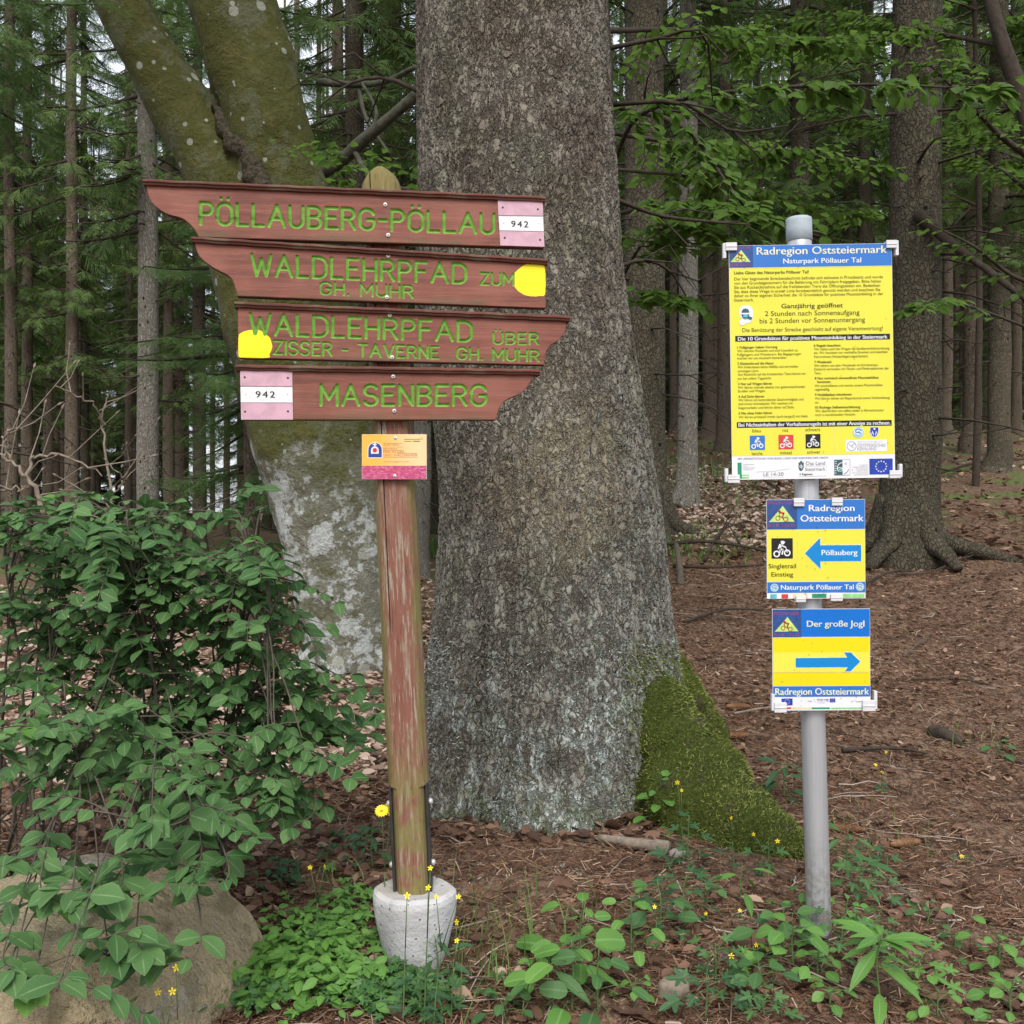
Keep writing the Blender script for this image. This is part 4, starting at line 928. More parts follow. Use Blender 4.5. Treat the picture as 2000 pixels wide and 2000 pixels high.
# ================================================================== HERBS AND FLOWERS
def herb(name, label, base, kind, n, size, hgt, mat, spread=.5, seed=1, whorl=False, lean=(0, 0), group=None):
    """base: foot in 1932 px; leaves on short stalks round one or more thin stems"""
    r = np.random.default_rng(seed); x, y, z = g19(*base); root = thing(name, label, 'wild plant', (x, y, z), group)
    st = MB(); lf = MB(); T, D, U, sz = [], [], [], []
    top = np.array([lean[0] * hgt, lean[1] * hgt, hgt]); q = spline([np.array([0, 0, -.02]), top * .5 + r.normal(0, .008, 3), top], 10)
    st.tube(q, np.linspace(.0028, .0014, 10), 5)
    for k in range(n):
        f = (k + .7) / n if not whorl else (.93 if k < n * .6 else r.uniform(.3, .8)); a = k * 2.4 + r.normal(0, .25)
        c_ = q[min(int(f * 9), 9)]; out = np.array([math.cos(a), math.sin(a), 0]); l = spread * hgt * r.uniform(.3, .9) * (1.1 - .7 * f)
        e = c_ + out * l + np.array([0, 0, l * .25]); st.tube([c_, (c_ + e) / 2 + [0, 0, l * .1], e], [.0012, .001, .0008], 4, cap=False)
        T.append(e); D.append(norm(out + np.array([0, -.10, r.normal(-.10, .15) + (.45 if f > .9 else 0)]))); U.append(np.array([r.normal(0, .15), r.normal(-.45, .18), 1])); sz.append(size * r.uniform(.65, 1.15) * (1.05 - .35 * f if not whorl else 1))
    tm = {'oval': OVAL, 'lance': LANCE, 'ivy': IVY, 'nettle': NETTLE, 'small': SMALL}[kind]
    N = len(T); add_leaves(lf, tm, T, D, np.array(U), np.array(sz), r.normal(0, .15, N), np.clip(r.normal(.5, .28, N), 0, 1))
    st.build('stem', M['stem'], root); lf.build('leaves', M[mat], root); return root
HB = [
 ('nettle', 'large toothed nettle leaves at the bottom edge below the concrete foot', (1078, 1915), 'nettle', 7, .082, .15, 'herb_a', .9),
 ('nettle', 'toothed nettle to the right of the large one at the bottom edge', (1130, 1925), 'nettle', 7, .062, .14, 'herb_b', .9),
 ('nettle', 'nettle with an upright pale top leaf on the open soil behind the bottom clump', (1100, 1830), 'nettle', 8, .060, .15, 'herb_a', .8),
 ('nettle', 'small bright nettle by the dead leaves left of the metal pole', (1190, 1800), 'nettle', 8, .045, .13, 'herb_a', .9),
 ('nettle', 'nettle seedling standing left of the bright small one on bare needles', (1040, 1905), 'lance', 6, .085, .12, 'herb_b', .8),
 ('broad_leaf_plant', 'broad leaved plant in a loose rosette by the bottom edge below the metal pole', (1240, 1755), 'oval', 9, .055, .12, 'herb_b', .8),
 ('broad_leaf_plant', 'oval leaved plant just in front of the foot of the metal pole', (1500, 1835), 'oval', 10, .052, .10, 'herb_a', 1.),
 ('broad_leaf_plant', 'pale oval leaved plant left of the foot of the metal pole', (1475, 1800), 'oval', 9, .050, .09, 'herb_b', 1.),
 ('broad_leaf_plant', 'plant with long drooping pale leaf on the soil left of the metal pole', (1400, 1700), 'lance', 4, .085, .09, 'herb_a', .8),
 ('lance_leaf_plant', 'plant with a star of long pointed leaves right of the metal pole', (1665, 1905), 'lance', 13, .078, .15, 'herb_a', .25),
 ('lance_leaf_plant', 'dark pointed leaved plant left of the wooden post foot', (705, 1640), 'lance', 11, .062, .13, 'herb_c', .6),
 ('lance_leaf_plant', 'dark shrublet of pointed leaves on the needles just left of the metal pole', (1480, 1505), 'lance', 12, .085, .12, 'herb_c', .6),
 ('lance_leaf_plant', 'pointed leaved plant pressed against the right side of the metal pole', (1600, 1655), 'lance', 10, .075, .13, 'herb_b', .6),
 ('bramble_shoot', 'young bramble shoot with bright leaves in front of the mossy root', (1245, 1560), 'nettle', 11, .050, .17, 'herb_a', .55),
 ('ivy_leaf_plant', 'lobed leaves climbing at the end of the stick by the mossy root', (1300, 1650), 'ivy', 8, .060, .16, 'herb_c', .5),
 ('ivy_leaf_plant', 'lobed leaf plant on the soil midway between stick and metal pole', (1295, 1745), 'ivy', 9, .055, .12, 'herb_c', .8),
 ('ivy_leaf_plant', 'patch of star lobed leaves right of the metal pole', (1620, 1700), 'ivy', 14, .052, .10, 'herb_b', 1.2),
 ('ivy_leaf_plant', 'bright lobed leaves spreading to the right of the star shaped plant', (1735, 1860), 'ivy', 14, .045, .07, 'herb_a', 1.6),
 ('ivy_leaf_plant', 'lobed leaves between the star shaped plant and the pole foot', (1580, 1800), 'ivy', 12, .045, .09, 'herb_b', 1.1),
 ('ivy_leaf_plant', 'dark lobed leaves at the bottom edge right of the toothed nettles', (1330, 1925), 'ivy', 9, .050, .08, 'herb_c', 1.2),
 ('ivy_leaf_plant', 'lobed leaf plant among dry leaves left of the oval leaved ones', (1350, 1850), 'ivy', 11, .042, .08, 'herb_b', 1.2),
 ('ivy_leaf_plant', 'lobed leaves touching the left side of the metal pole low down', (1450, 1640), 'ivy', 5, .045, .07, 'herb_b', 1.),
 ('seedling', 'bright seedling near the lower right corner', (1890, 1835), 'oval', 10, .042, .09, 'herb_a', 1.1),
 ('seedling', 'ring of small leaves at the lower right corner', (1915, 1925), 'oval', 12, .036, .08, 'herb_a', 1.3),
 ('seedling', 'three leaved seedling on the needles near the bottom edge', (1565, 1910), 'oval', 5, .035, .05, 'herb_a', 1.),
 ('seedling', 'lone bright seedling on bare needles right of the concrete foot', (1010, 1875), 'oval', 3, .030, .03, 'herb_a', .8),
 ('seedling', 'small shoot with round leaves left of the pole at mid slope', (1525, 1740), 'oval', 6, .034, .08, 'herb_a', .9),
 ('seedling', 'low leaves spreading below the lance leaved star plant', (1430, 1880), 'oval', 8, .042, .06, 'herb_b', 1.2),
 ('seedling', 'pale leaves at the foot of the pole on its right side', (1600, 1760), 'oval', 8, .036, .08, 'herb_a', 1.1),
 ('seedling', 'few small leaves on the slope at the far right beside a mossy log', (1880, 1425), 'oval', 6, .045, .05, 'herb_b', 1.2),
 ('lance_leaf_plant', 'slender leaves at the foot of the wooden post on its right', (820, 1855), 'lance', 8, .055, .10, 'herb_c', .7),
 ('lance_leaf_plant', 'dark leaves low at the bottom edge below the concrete foot', (790, 1925), 'lance', 9, .055, .09, 'herb_c', .9),
 ('broad_leaf_plant', 'broad leaf cluster against the left side of the concrete foot', (735, 1790), 'oval', 8, .034, .10, 'herb_b', .7),
 ('seedling', 'low leaves at the bottom edge left of the large nettle', (960, 1930), 'oval', 7, .040, .06, 'herb_b', 1.2),
 ('ivy_leaf_plant', 'small star lobed leaves just right of the foot of the metal pole', (1660, 1770), 'ivy', 10, .040, .06, 'herb_b', 1.5),
 ('ivy_leaf_plant', 'low lobed leaves between dry leaves in front of the oval leaved plants', (1420, 1830), 'ivy', 9, .036, .05, 'herb_a', 1.6),
 ('ivy_leaf_plant', 'low lobed leaves by the bottom edge between nettles and star shaped plant', (1450, 1925), 'ivy', 9, .040, .05, 'herb_b', 1.6),
 ('ivy_leaf_plant', 'lobed leaves lowest on the slope beside the brown spruce cone', (1640, 1640), 'ivy', 8, .040, .07, 'herb_c', 1.2),
 ('seedling', 'tiny bright leaves between the bottom nettles and the flat stone', (1200, 1890), 'oval', 7, .030, .05, 'herb_a', 1.2),
 ('seedling', 'small round leaves right below the foot of the metal pole', (1545, 1850), 'oval', 9, .034, .06, 'herb_a', 1.4),
 ('seedling', 'small leaves on the needles right of the star shaped plant', (1790, 1800), 'oval', 7, .030, .05, 'herb_b', 1.3),
 ('seedling', 'sparse leaves at the bottom edge right of the star shaped plant', (1770, 1925), 'oval', 8, .034, .06, 'herb_a', 1.4),
 ('seedling', 'tuft of small leaves on bare needles midway to the mossy root', (1345, 1700), 'oval', 6, .028, .06, 'herb_b', 1.),
 ('seedling', 'small pale leaves on the slope right of the lobed patch', (1745, 1745), 'oval', 6, .028, .05, 'herb_b', 1.2),
]
for k, (nm, lb, b, kd, n, sz, hg, mt, sp) in enumerate(HB):
    herb(nm, lb, b, kd, int(n * 1.6), sz * (1.2 if kd != 'nettle' else 1.15), hg * 1.1, mt, sp, 50 + k, 'star' in lb and kd == 'lance')

# dense low green cover beside the boulder: nobody could count its leaves
def cover():
    r = np.random.default_rng(31); lf = MB()
    def patch(cx, cy, sx, sy, nst, kind, size, h, mat):
        T, D, U, sz = [], [], [], []
        for k in range(nst):
            px, py = cx + r.normal(0, sx), cy + r.normal(0, sy)
            if py > 1935 and r.random() < .6: continue
            x, y, z = g19(px, min(py, 1990)); hh = h * r.uniform(.4, 1.2)
            for q in range(r.integers(3, 6)):
                a = r.uniform(0, 6.28); o = np.array([math.cos(a), math.sin(a), 0]); T.append(np.array([x, y, z + hh * r.uniform(.6, 1)]) + o * r.uniform(.002, .012)); D.append(norm(o + [0, -.15, r.normal(-.05, .2)])); U.append(np.array([r.normal(0, .2), r.normal(-.4, .2), 1])); sz.append(size * r.uniform(.6, 1.2))
        N = len(T); add_leaves(lf, kind, T, D, np.array(U), np.array(sz), r.normal(0, .2, N), r.random(N), mat)
    patch(520, 1850, 70, 32, 105, SMALL, .036, .07, 0); patch(650, 1775, 40, 32, 55, SMALL, .036, .05, 0); patch(600, 1870, 80, 30, 80, SMALL, .034, .05, 0); patch(430, 1885, 60, 25, 70, SMALL, .024, .05, 1)
    patch(720, 1890, 60, 28, 60, IVY, .034, .05, 1); patch(540, 1665, 30, 16, 22, SMALL, .026, .05, 2); patch(580, 1800, 60, 30, 60, SMALL, .028, .055, 0); patch(660, 1710, 30, 30, 30, IVY, .030, .05, 0); patch(640, 1600, 30, 25, 14, SMALL, .028, .05, 2)
    patch(830, 1900, 40, 22, 22, IVY, .03, .04, 1); patch(320, 1875, 40, 18, 30, IVY, .03, .05, 2); patch(650, 1810, 60, 40, 50, IVY, .030, .06, 0)
    tag(lf.build('ground_cover', [M['herb_a'], M['herb_b'], M['herb_c']]), 'dense low green leaves covering the bank between boulder and concrete foot', 'ground cover', kind='stuff')
cover()

FM = [plain('yellow_petal', (.85, .66, .02, 1), .5, .3, 0, 30, .05), plain('orange_eye', (.7, .38, .01, 1), .6)]
def flower_geo(mb, c, nrm, rad, npet):
    nrm = norm(np.array(nrm)); s_ = norm(np.cross(nrm, [.3, .2, 1])); w = np.cross(nrm, s_)
    for k in range(npet):
        a = 2 * np.pi * k / npet; d_ = s_ * math.cos(a) + w * math.sin(a); e = np.cross(nrm, d_); h = rad * min(.25, 2.6 / npet)
        mb.add([c + d_ * rad * .1 - e * h * .4, c + d_ * rad * .1 + e * h * .4, c + d_ * rad * .7 + e * h + nrm * rad * .12, c + d_ * rad + nrm * rad * .05, c + d_ * rad * .7 - e * h + nrm * rad * .12], [(0, 1, 2, 3, 4)])
    mb.tube([c, c + nrm * rad * .22], [rad * .24, rad * .12], 8, 1)
def flower_plant(label, base, heads, Y=None, rad=.0075, npet=5, name='wall_lettuce'):
    x, y, z = g19(*base); Y = Y or y; r = np.random.default_rng(int(base[0] * 7 + base[1])); root = thing(name, label, 'flower', ((base[0] * S - 1000) / 2000 * Y, Y, Hs((base[0] * S - 1000) / 2000 * Y, Y))); o = np.array(root.location)
    st = MB(); fl = MB(); hs = [np.array(P(a * S, b * S, Y + r.normal(0, .02))) - o for a, b in heads]; mid = sum(hs) / len(hs) * .6
    st.tube(spline([(0, 0, -.02), mid * .5 + [0, 0, .01], mid], 8), np.linspace(.0021, .0014, 8), 5)
    for h_ in hs: st.tube([mid, (mid + h_) / 2 + [0, 0, .004], h_], [.0013, .0010, .0008], 4); flower_geo(fl, h_, (r.normal(0, .6), -1, r.uniform(-.1, 1.3)), rad * r.uniform(.7, 1.15), npet)
    lv = MB(); nl = 5; q = [mid * f for f in np.linspace(.05, .8, nl)]; an = r.uniform(0, 6.28, nl); add_leaves(lv, IVY if npet < 9 else LANCE, q, [(math.cos(a), math.sin(a), .25) for a in an], [(0, -.4, 1)] * nl, np.linspace(.045, .016, nl), r.normal(0, .2, nl), r.random(nl))
    st.build('stem', M['stem'], root); lv.build('leaves', M['herb_c'], root); fl.build('flower_heads', FM, root)
FL = [('yellow flowers on thin stems in front of the concrete foot, leftmost spray', (760, 1815), [(768, 1690)], 2.22), ('two small yellow flowers on a stem against the wooden post', (800, 1850), [(808, 1675), (812, 1638)], 2.22),
      ('yellow flowers against the right part of the concrete foot', (815, 1870), [(823, 1692), (865, 1692)], 2.2), ('yellow ragged flower at the right edge of the concrete foot', (850, 1845), [(862, 1740), (862, 1775)], 2.25),
      ('pair of tiny yellow flowers left of the wooden post', (598, 1700), [(585, 1637), (613, 1635)], 2.55), ('tiny yellow flowers low on the boulder front, upper one of the cluster', (340, 1930), [(332, 1826)], 2.0),
      ('two yellow flowers hanging at the foot of the boulder', (318, 1945), [(298, 1872), (325, 1871)], 1.98), ('orange yellow flowers above the bramble shoot', (1290, 1640), [(1278, 1476), (1286, 1491)], 3.15),
      ('yellow flower high on the mossy root', (1385, 1640), [(1380, 1543)], 3.05), ('yellow flowers low on the mossy root', (1440, 1680), [(1422, 1574), (1467, 1587)], 3.0),
      ('yellow flower over the dry leaves left of the pole', (1385, 1855), [(1380, 1804)], 2.4), ('two yellow flowers close to the oval leaves', (1435, 1840), [(1427, 1783), (1447, 1791)], 2.5),
      ('single yellow flower at mid soil left of the pole', (1335, 1780), [(1332, 1724)], 2.7), ('faint yellow flower by the lobed leaves', (1240, 1770), [(1235, 1711)], 2.6), ('small yellow flower left of the pole foot', (1392, 1770), [(1396, 1718)], 2.7),
      ('yellow flower alone on the slope at the right', (1815, 1650), [(1815, 1616)], 3.2), ('cluster of yellow flowers on the slope right of the pole', (1665, 1510), [(1672, 1419), (1664, 1457), (1652, 1443)], 3.8)]
for lb, b, hd, Y in FL: flower_plant(lb, b, hd, Y)
flower_plant('big yellow hawkweed flower beside the wooden post', (722, 1700), [(720, 1530), (738, 1526)], 2.5, .017, 16, 'hawkweed')

# ================================================================== STICKS, STONES, CONES
def stick(label, rows, r0, r1, mat='twig', name='fallen_branch', sides=8, forks=()):
    q = []
    for a, b, lift in rows:
        x, y, z = g19(a, b); q.append((x, y, z + lift))
    q = spline(q, 18); mb = MB(); mb.tube(q, np.linspace(r0, r1, 18), sides, jit=.25, seed=len(label))
    for i, dv in forks: mb.tube([q[i], q[i] + np.array(dv) * .5 + [0, 0, .01], q[i] + np.array(dv)], [r1, r1 * .7, r1 * .3], 5)
    return tag(mb.build(name, M[mat]), label, 'stick')
stick('thick broken stick with peeled end in front of the huge trunk', [(1130, 1588, .012), (1190, 1600, .016), (1262, 1612, .018)], .012, .024, 'twig_pale')
stick('thin curved stick under the foot of the huge trunk', [(1040, 1570, .01), (1080, 1590, .012), (1150, 1600, .01)], .006, .004, 'twig_dark')
BH = 'dead branches lying behind the huge trunk'
for k, (lb, rows, r0, mt, fk) in enumerate((
    ('long dark fallen branch reaching from the huge trunk towards the small sign', [(1240, 1042, .06), (1320, 1050, .12), (1390, 1052, .1), (1450, 1060, .08)], .02, 'twig_dark', [(8, (.2, .1, .25)), (12, (-.1, .1, .2))]),
    ('forked dark twig standing up left of the small sign', [(1330, 1062, .02), (1360, 1040, .16), (1410, 1030, .22)], .012, 'twig_dark', [(9, (.1, 0, .2)), (13, (.15, .1, -.05))]),
    ('lower dark branch under the long one', [(1270, 1075, .03), (1350, 1085, .06), (1440, 1078, .05)], .014, 'twig_dark', []),
    ('short upright stump of a branch by the huge trunk', [(1285, 1105, .0), (1282, 1085, .08), (1276, 1066, .16)], .03, 'twig', []),
    ('dark branch between the small sign and the large flared trunk', [(1625, 1110, .02), (1680, 1100, .08), (1720, 1090, .05)], .012, 'twig_dark', []),
    ('thin dark branch lying before the large flared trunk', [(1640, 1085, .02), (1740, 1090, .03), (1820, 1065, .05), (1860, 1050, .04)], .009, 'twig_dark', [(10, (.2, 0, .1))]),
    ('long thin branch across the slope at the far right', [(1760, 905, .05), (1850, 885, .1), (1932, 880, .1)], .02, 'twig_dark', []),
    ('dead branch on the pale ground left of the mid sign', [(1405, 905, .03), (1440, 920, .1), (1470, 935, .05)], .02, 'twig_dark', [(9, (.2, 0, .3))]),
    ('dark branch bundle over brown leaves left of the small sign', [(1290, 1180, .02), (1370, 1165, .05), (1440, 1160, .03)], .011, 'twig_dark', [(7, (.1, .1, .08))]),
    ('pale thin stick beside the lower sign', [(1385, 1355, .02), (1420, 1348, .02), (1455, 1342, .02)], .006, 'twig_pale', []),
    ('bent stick on the slope right of the lower sign', [(1705, 1245, .02), (1740, 1225, .05), (1760, 1215, .07)], .005, 'twig', []),
    ('dark stick across the needles right of the lower sign', [(1720, 1290, .02), (1800, 1288, .02), (1870, 1300, .02)], .006, 'twig_dark', []),
    ('dark stick low on the slope right of the metal pole', [(1590, 1425, .02), (1680, 1420, .02), (1750, 1430, .02)], .010, 'twig_dark', []),
    ('mossy rotten log piece on the slope at the right', [(1760, 1390, .02), (1785, 1400, .03), (1815, 1408, .01)], .035, 'twig_dark', []),
    ('grey stick in the leaves under the shrub', [(470, 1510, .03), (540, 1485, .06), (640, 1400, .12)], .010, 'twig', []),
    ('thin pale stick under the shrub beside the grey one', [(500, 1500, .03), (560, 1500, .03), (620, 1450, .05)], .005, 'twig_pale', []),
    ('flat grey bark chip near the foot of the metal pole', [(1680, 1680, .01), (1705, 1692, .012), (1730, 1705, .008)], .012, 'twig', []))):
    stick(lb, rows, r0, r0 * .55, mt, forks=fk)
def stone(label, base, r_, seed, col):
    x, y, z = g19(*base); n = 24; th = np.linspace(0, 2 * np.pi, n, endpoint=False); ph = np.linspace(-1.4, 1.4, 14); T, F = np.meshgrid(th, ph)
    d = np.stack([np.cos(T) * np.cos(F), np.sin(T) * np.cos(F) * .8, np.sin(F) * .65], -1); p = d * r_ * (1 + .35 * fbm(d * 1.6 + seed, 2, seed))[..., None]
    i = np.arange(13)[:, None] * n; j = np.arange(n)[None]; k = (j + 1) % n; mb = MB(); mb.add(p + np.array([x, y, z + r_ * .3]), np.stack([i + j, i + k, i + n + k, i + n + j], -1).reshape(-1, 4))
    tag(mb.build('stone', plain('stone_%d' % seed, col, .9, .2, 0, 45, .2, .004)), label, 'stone')
stone('round grey stone at the broken end of the thick stick', (1280, 1618), .030, 1, (.30, .27, .23, 1))
stone('flat stone at the bottom edge among dry leaves', (1272, 1880), .040, 2, (.26, .21, .16, 1))
stone('small pale stone on the soil right of the concrete foot', (905, 1735), .011, 3, (.42, .33, .25, 1))
stone('pale crumbly lump beside the stone right of the concrete foot', (940, 1842), .020, 4, (.40, .30, .23, 1))
def cone(label, base, ang, l=.10):
    x, y, z = g19(*base); mb = MB(); n = 15; d_ = np.array([math.cos(ang), math.sin(ang), 0]); o = np.array([x, y, z + .016]); s_ = np.array([-d_[1], d_[0], 0]); up = np.array([0, 0, 1.])
    for k in range(n):
        f = k / (n - 1); rr_ = .017 * math.sin(.35 + 2.5 * f) ** .7
        for q in range(9):
            a = 2 * np.pi * (q + .5 * (k % 2)) / 9; e = s_ * math.cos(a) + up * math.sin(a); w = np.cross(d_, e); c_ = o + d_ * (f - .5) * l
            mb.add([c_ + e * rr_ * .5 - w * rr_ * .3, c_ + e * rr_ * .5 + w * rr_ * .3, c_ + e * rr_ + d_ * .009 + w * rr_ * .25, c_ + e * rr_ * 1.02 + d_ * .014, c_ + e * rr_ + d_ * .009 - w * rr_ * .25], [(0, 1, 2, 3, 4)], rnd=.4 + .3 * f)
    q = [o + d_ * (f - .5) * l for f in np.linspace(0, 1, 8)]; mb.tube(q, [.006, .011, .013, .013, .012, .010, .007, .003], 9)
    tag(mb.build('spruce_cone', plain('cone_scales', (.23, .12, .06, 1), .7, .3, 0, 90, .2)), label, 'spruce cone')
cone('brown spruce cone lying just right of the metal pole', (1590, 1572), -.25, .125)
cone('spruce cone half sunk in needles right of the brown one', (1705, 1600), .3)
cone('spruce cone on the needles between mossy root and lower sign', (1385, 1395), .1)
cone('spruce cone close behind the mossy root', (1390, 1340), 0.)
# ================================================================== WOODEN SIGNPOST
def arc(cx, cy, rx, ry, a0, a1, n=14):
    return [(cx + rx * math.cos(R(a0 + (a1 - a0) * k / n)), cy + ry * math.sin(R(a0 + (a1 - a0) * k / n))) for k in range(n + 1)]
GLYPH = {   # single stroke letters as a router cuts them: (width, strokes); height 1, y up
 'P': (.55, [[(0, 0), (0, 1), (.3, 1)] + arc(.3, .74, .25, .26, 90, -90) + [(0, .48)]]),
 'O': (.66, [arc(.33, .67, .33, .33, 0, 180) + arc(.33, .33, .33, .33, 180, 360) + [(.66, .67)]]),
 'Ö': (.66, [arc(.33, .67, .33, .33, 0, 180) + arc(.33, .33, .33, .33, 180, 360) + [(.66, .67)], [(.16, 1.24), (.161, 1.25)], [(.5, 1.24), (.501, 1.25)]]),
 'L': (.50, [[(0, 1), (0, 0), (.5, 0)]]), 'A': (.74, [[(0, 0), (.37, 1), (.74, 0)], [(.15, .36), (.59, .36)]]),
 'U': (.62, [[(0, 1), (0, .31)] + arc(.31, .31, .31, .31, 180, 360) + [(.62, 1)]]),
 'Ü': (.62, [[(0, 1), (0, .31)] + arc(.31, .31, .31, .31, 180, 360) + [(.62, 1)], [(.15, 1.24), (.151, 1.25)], [(.46, 1.24), (.461, 1.25)]]),
 'B': (.58, [[(0, 0), (0, 1), (.3, 1)] + arc(.3, .76, .24, .24, 90, -90) + [(0, .52)], [(.3, .52)] + arc(.32, .26, .26, .26, 90, -90) + [(0, 0)]]),
 'E': (.52, [[(.52, 1), (0, 1), (0, 0), (.52, 0)], [(0, .53), (.42, .53)]]), 'F': (.5, [[(.5, 1), (0, 1), (0, 0)], [(0, .53), (.4, .53)]]),
 'R': (.58, [[(0, 0), (0, 1), (.3, 1)] + arc(.3, .75, .26, .25, 90, -90) + [(0, .5)], [(.28, .5), (.58, 0)]]),
 'G': (.66, [arc(.33, .67, .33, .33, 20, 180) + arc(.33, .33, .33, .33, 180, 360) + [(.66, .48), (.38, .48)]]),
 '-': (.34, [[(0, .48), (.34, .48)]]), 'W': (.9, [[(0, 1), (.22, 0), (.45, .8), (.68, 0), (.9, 1)]]), 'D': (.62, [[(0, 0), (0, 1), (.27, 1)] + arc(.27, .65, .35, .35, 90, 0) + arc(.27, .35, .35, .35, 0, -90) + [(0, 0)]]),
 'H': (.58, [[(0, 0), (0, 1)], [(.58, 0), (.58, 1)], [(0, .5), (.58, .5)]]), 'Z': (.6, [[(0, 1), (.6, 1), (0, 0), (.6, 0)]]), 'M': (.74, [[(0, 0), (0, 1), (.37, .3), (.74, 1), (.74, 0)]]),
 'I': (.0, [[(0, 0), (0, 1)]]), 'S': (.58, [arc(.29, .75, .28, .25, 25, 180) + arc(.29, .75, .28, .25, 180, 270)[1:] + arc(.29, .25, .29, .25, 90, -155)]), 'T': (.6, [[(0, 1), (.6, 1)], [(.3, 1), (.3, 0)]]),
 'V': (.66, [[(0, 1), (.33, 0), (.66, 1)]]), 'N': (.6, [[(0, 0), (0, 1), (.6, 0), (.6, 1)]]), '.': (0., [[(0, .02), (.001, .0)]]), ' ': (.3, [])}
def strokes(text, x0, x1, yl, cl, yr, cr, gap=.26):
    """text from pixel column x0 to x1 of the photo; baseline yl..yr, cap height cl..cr"""
    W = sum(GLYPH[c][0] + gap for c in text) - gap; out = []; u = 0
    for c in text:
        w, st = GLYPH[c]
        for s_ in st:
            o = []
            for a, b in s_:
                f = (u + a) / W; o.append((x0 + (x1 - x0) * f, yl + (yr - yl) * f - b * (cl + (cr - cl) * f)))
            out.append(np.array(o))
        u += w + gap
    return out

BY = 2.44; BYAW = R(7.2); BX0 = 765
B_O = np.array(P(BX0, 1000, BY)); B_S = np.array([math.cos(BYAW), math.sin(BYAW), 0]); B_N = np.array([math.sin(BYAW), -math.cos(BYAW), 0])
def on_board(px, py):
    """photo pixel -> (s, z) on the plane of the boards"""
    px = np.asarray(px, dtype=float); py = np.asarray(py, dtype=float)
    d = np.stack([(px - 1000) / 2000, np.ones_like(px), (1000 - py) / 2000], -1)
    k = (B_O - np.array([0, 0, CZ])) @ B_N / (d @ B_N)
    p = d * k[..., None] + np.array([0, 0, CZ])
    return np.stack([(p - B_O) @ B_S, p[..., 2]], -1)
C1 = lambda p: [(270 + a * .2588, 330 + b * .2588) for a, b in p]
C2 = lambda p: [(680 + a * .2588, 330 + b * .2588) for a, b in p]

t = NT('painted_red_brown_board'); co = t.coords(); mp = t.n('Mapping'); mp.inputs['Scale'].default_value = (2.2, 20, 42); t.l(co, mp.inputs[0])
g1 = t.noise(mp.outputs[0], 1.3, 5, .62, .6); g2 = t.noise(mp.outputs[0], 5, 4, .7); blot = t.noise(co, 6, 4)
c = t.mix(t.step(g1, .3, .72), (.225, .074, .050, 1), (.125, .042, .031, 1)); c = t.mix(t.math('MULTIPLY', t.step(blot, .42, .68), .6), c, (.27, .105, .073, 1))
c = t.mix(t.math('MULTIPLY', t.step(g2, .56, .74), .55), c, (.31, .165, .13, 1)); c = t.mix(t.math('MULTIPLY', t.step(g2, .40, .24), .5), c, (.06, .024, .02, 1))
sxz = t.n('SeparateXYZ'); t.l(t.coords(kind='Generated'), sxz.inputs[0])
mould = t.math('MULTIPLY', t.step(sxz.outputs[2], .26, .02), t.step(t.noise(co, 7, 4), .42, .62)); c = t.mix(t.math('MULTIPLY', mould, .65), c, (.085, .075, .035, 1))
grv = t.attr('groove'); yel = t.attr('yellow')
gcol = t.mix(t.step(t.noise(co, 60, 3), .35, .7), (.11, .27, .028, 1), (.19, .37, .055, 1)); gcol = t.mix(t.step(grv, .72, 1.), gcol, (.055, .20, .016, 1))
c = t.mix(t.step(yel, .45, .55), c, (.86, .70, .012, 1)); c = t.mix(t.step(grv, .02, .12), c, gcol)
t.base(c, .62, .35); t.bump(t.math('ADD', g2, g1), .0012, .6); board_m = t.m
t = NT('board_edge'); co = t.coords((3, 20, 40)); g1 = t.noise(co, 1.5, 5, .65)
c = t.mix(t.step(g1, .35, .7), (.15, .055, .040, 1), (.080, .034, .026, 1)); c = t.mix(t.math('MULTIPLY', t.step(t.noise(t.coords(), 14, 4), .5, .65), .6), c, (.16, .125, .085, 1)); t.base(c, .75, .25); edge_m = t.m
screw_m = plain('zinc_screw', (.62, .60, .56, 1), .45, .5, .35, 90, .1); hole_m = plain('screw_recess', (.03, .028, .026, 1), .8); nail_m = plain('dark_nail', (.08, .05, .06, 1), .6)

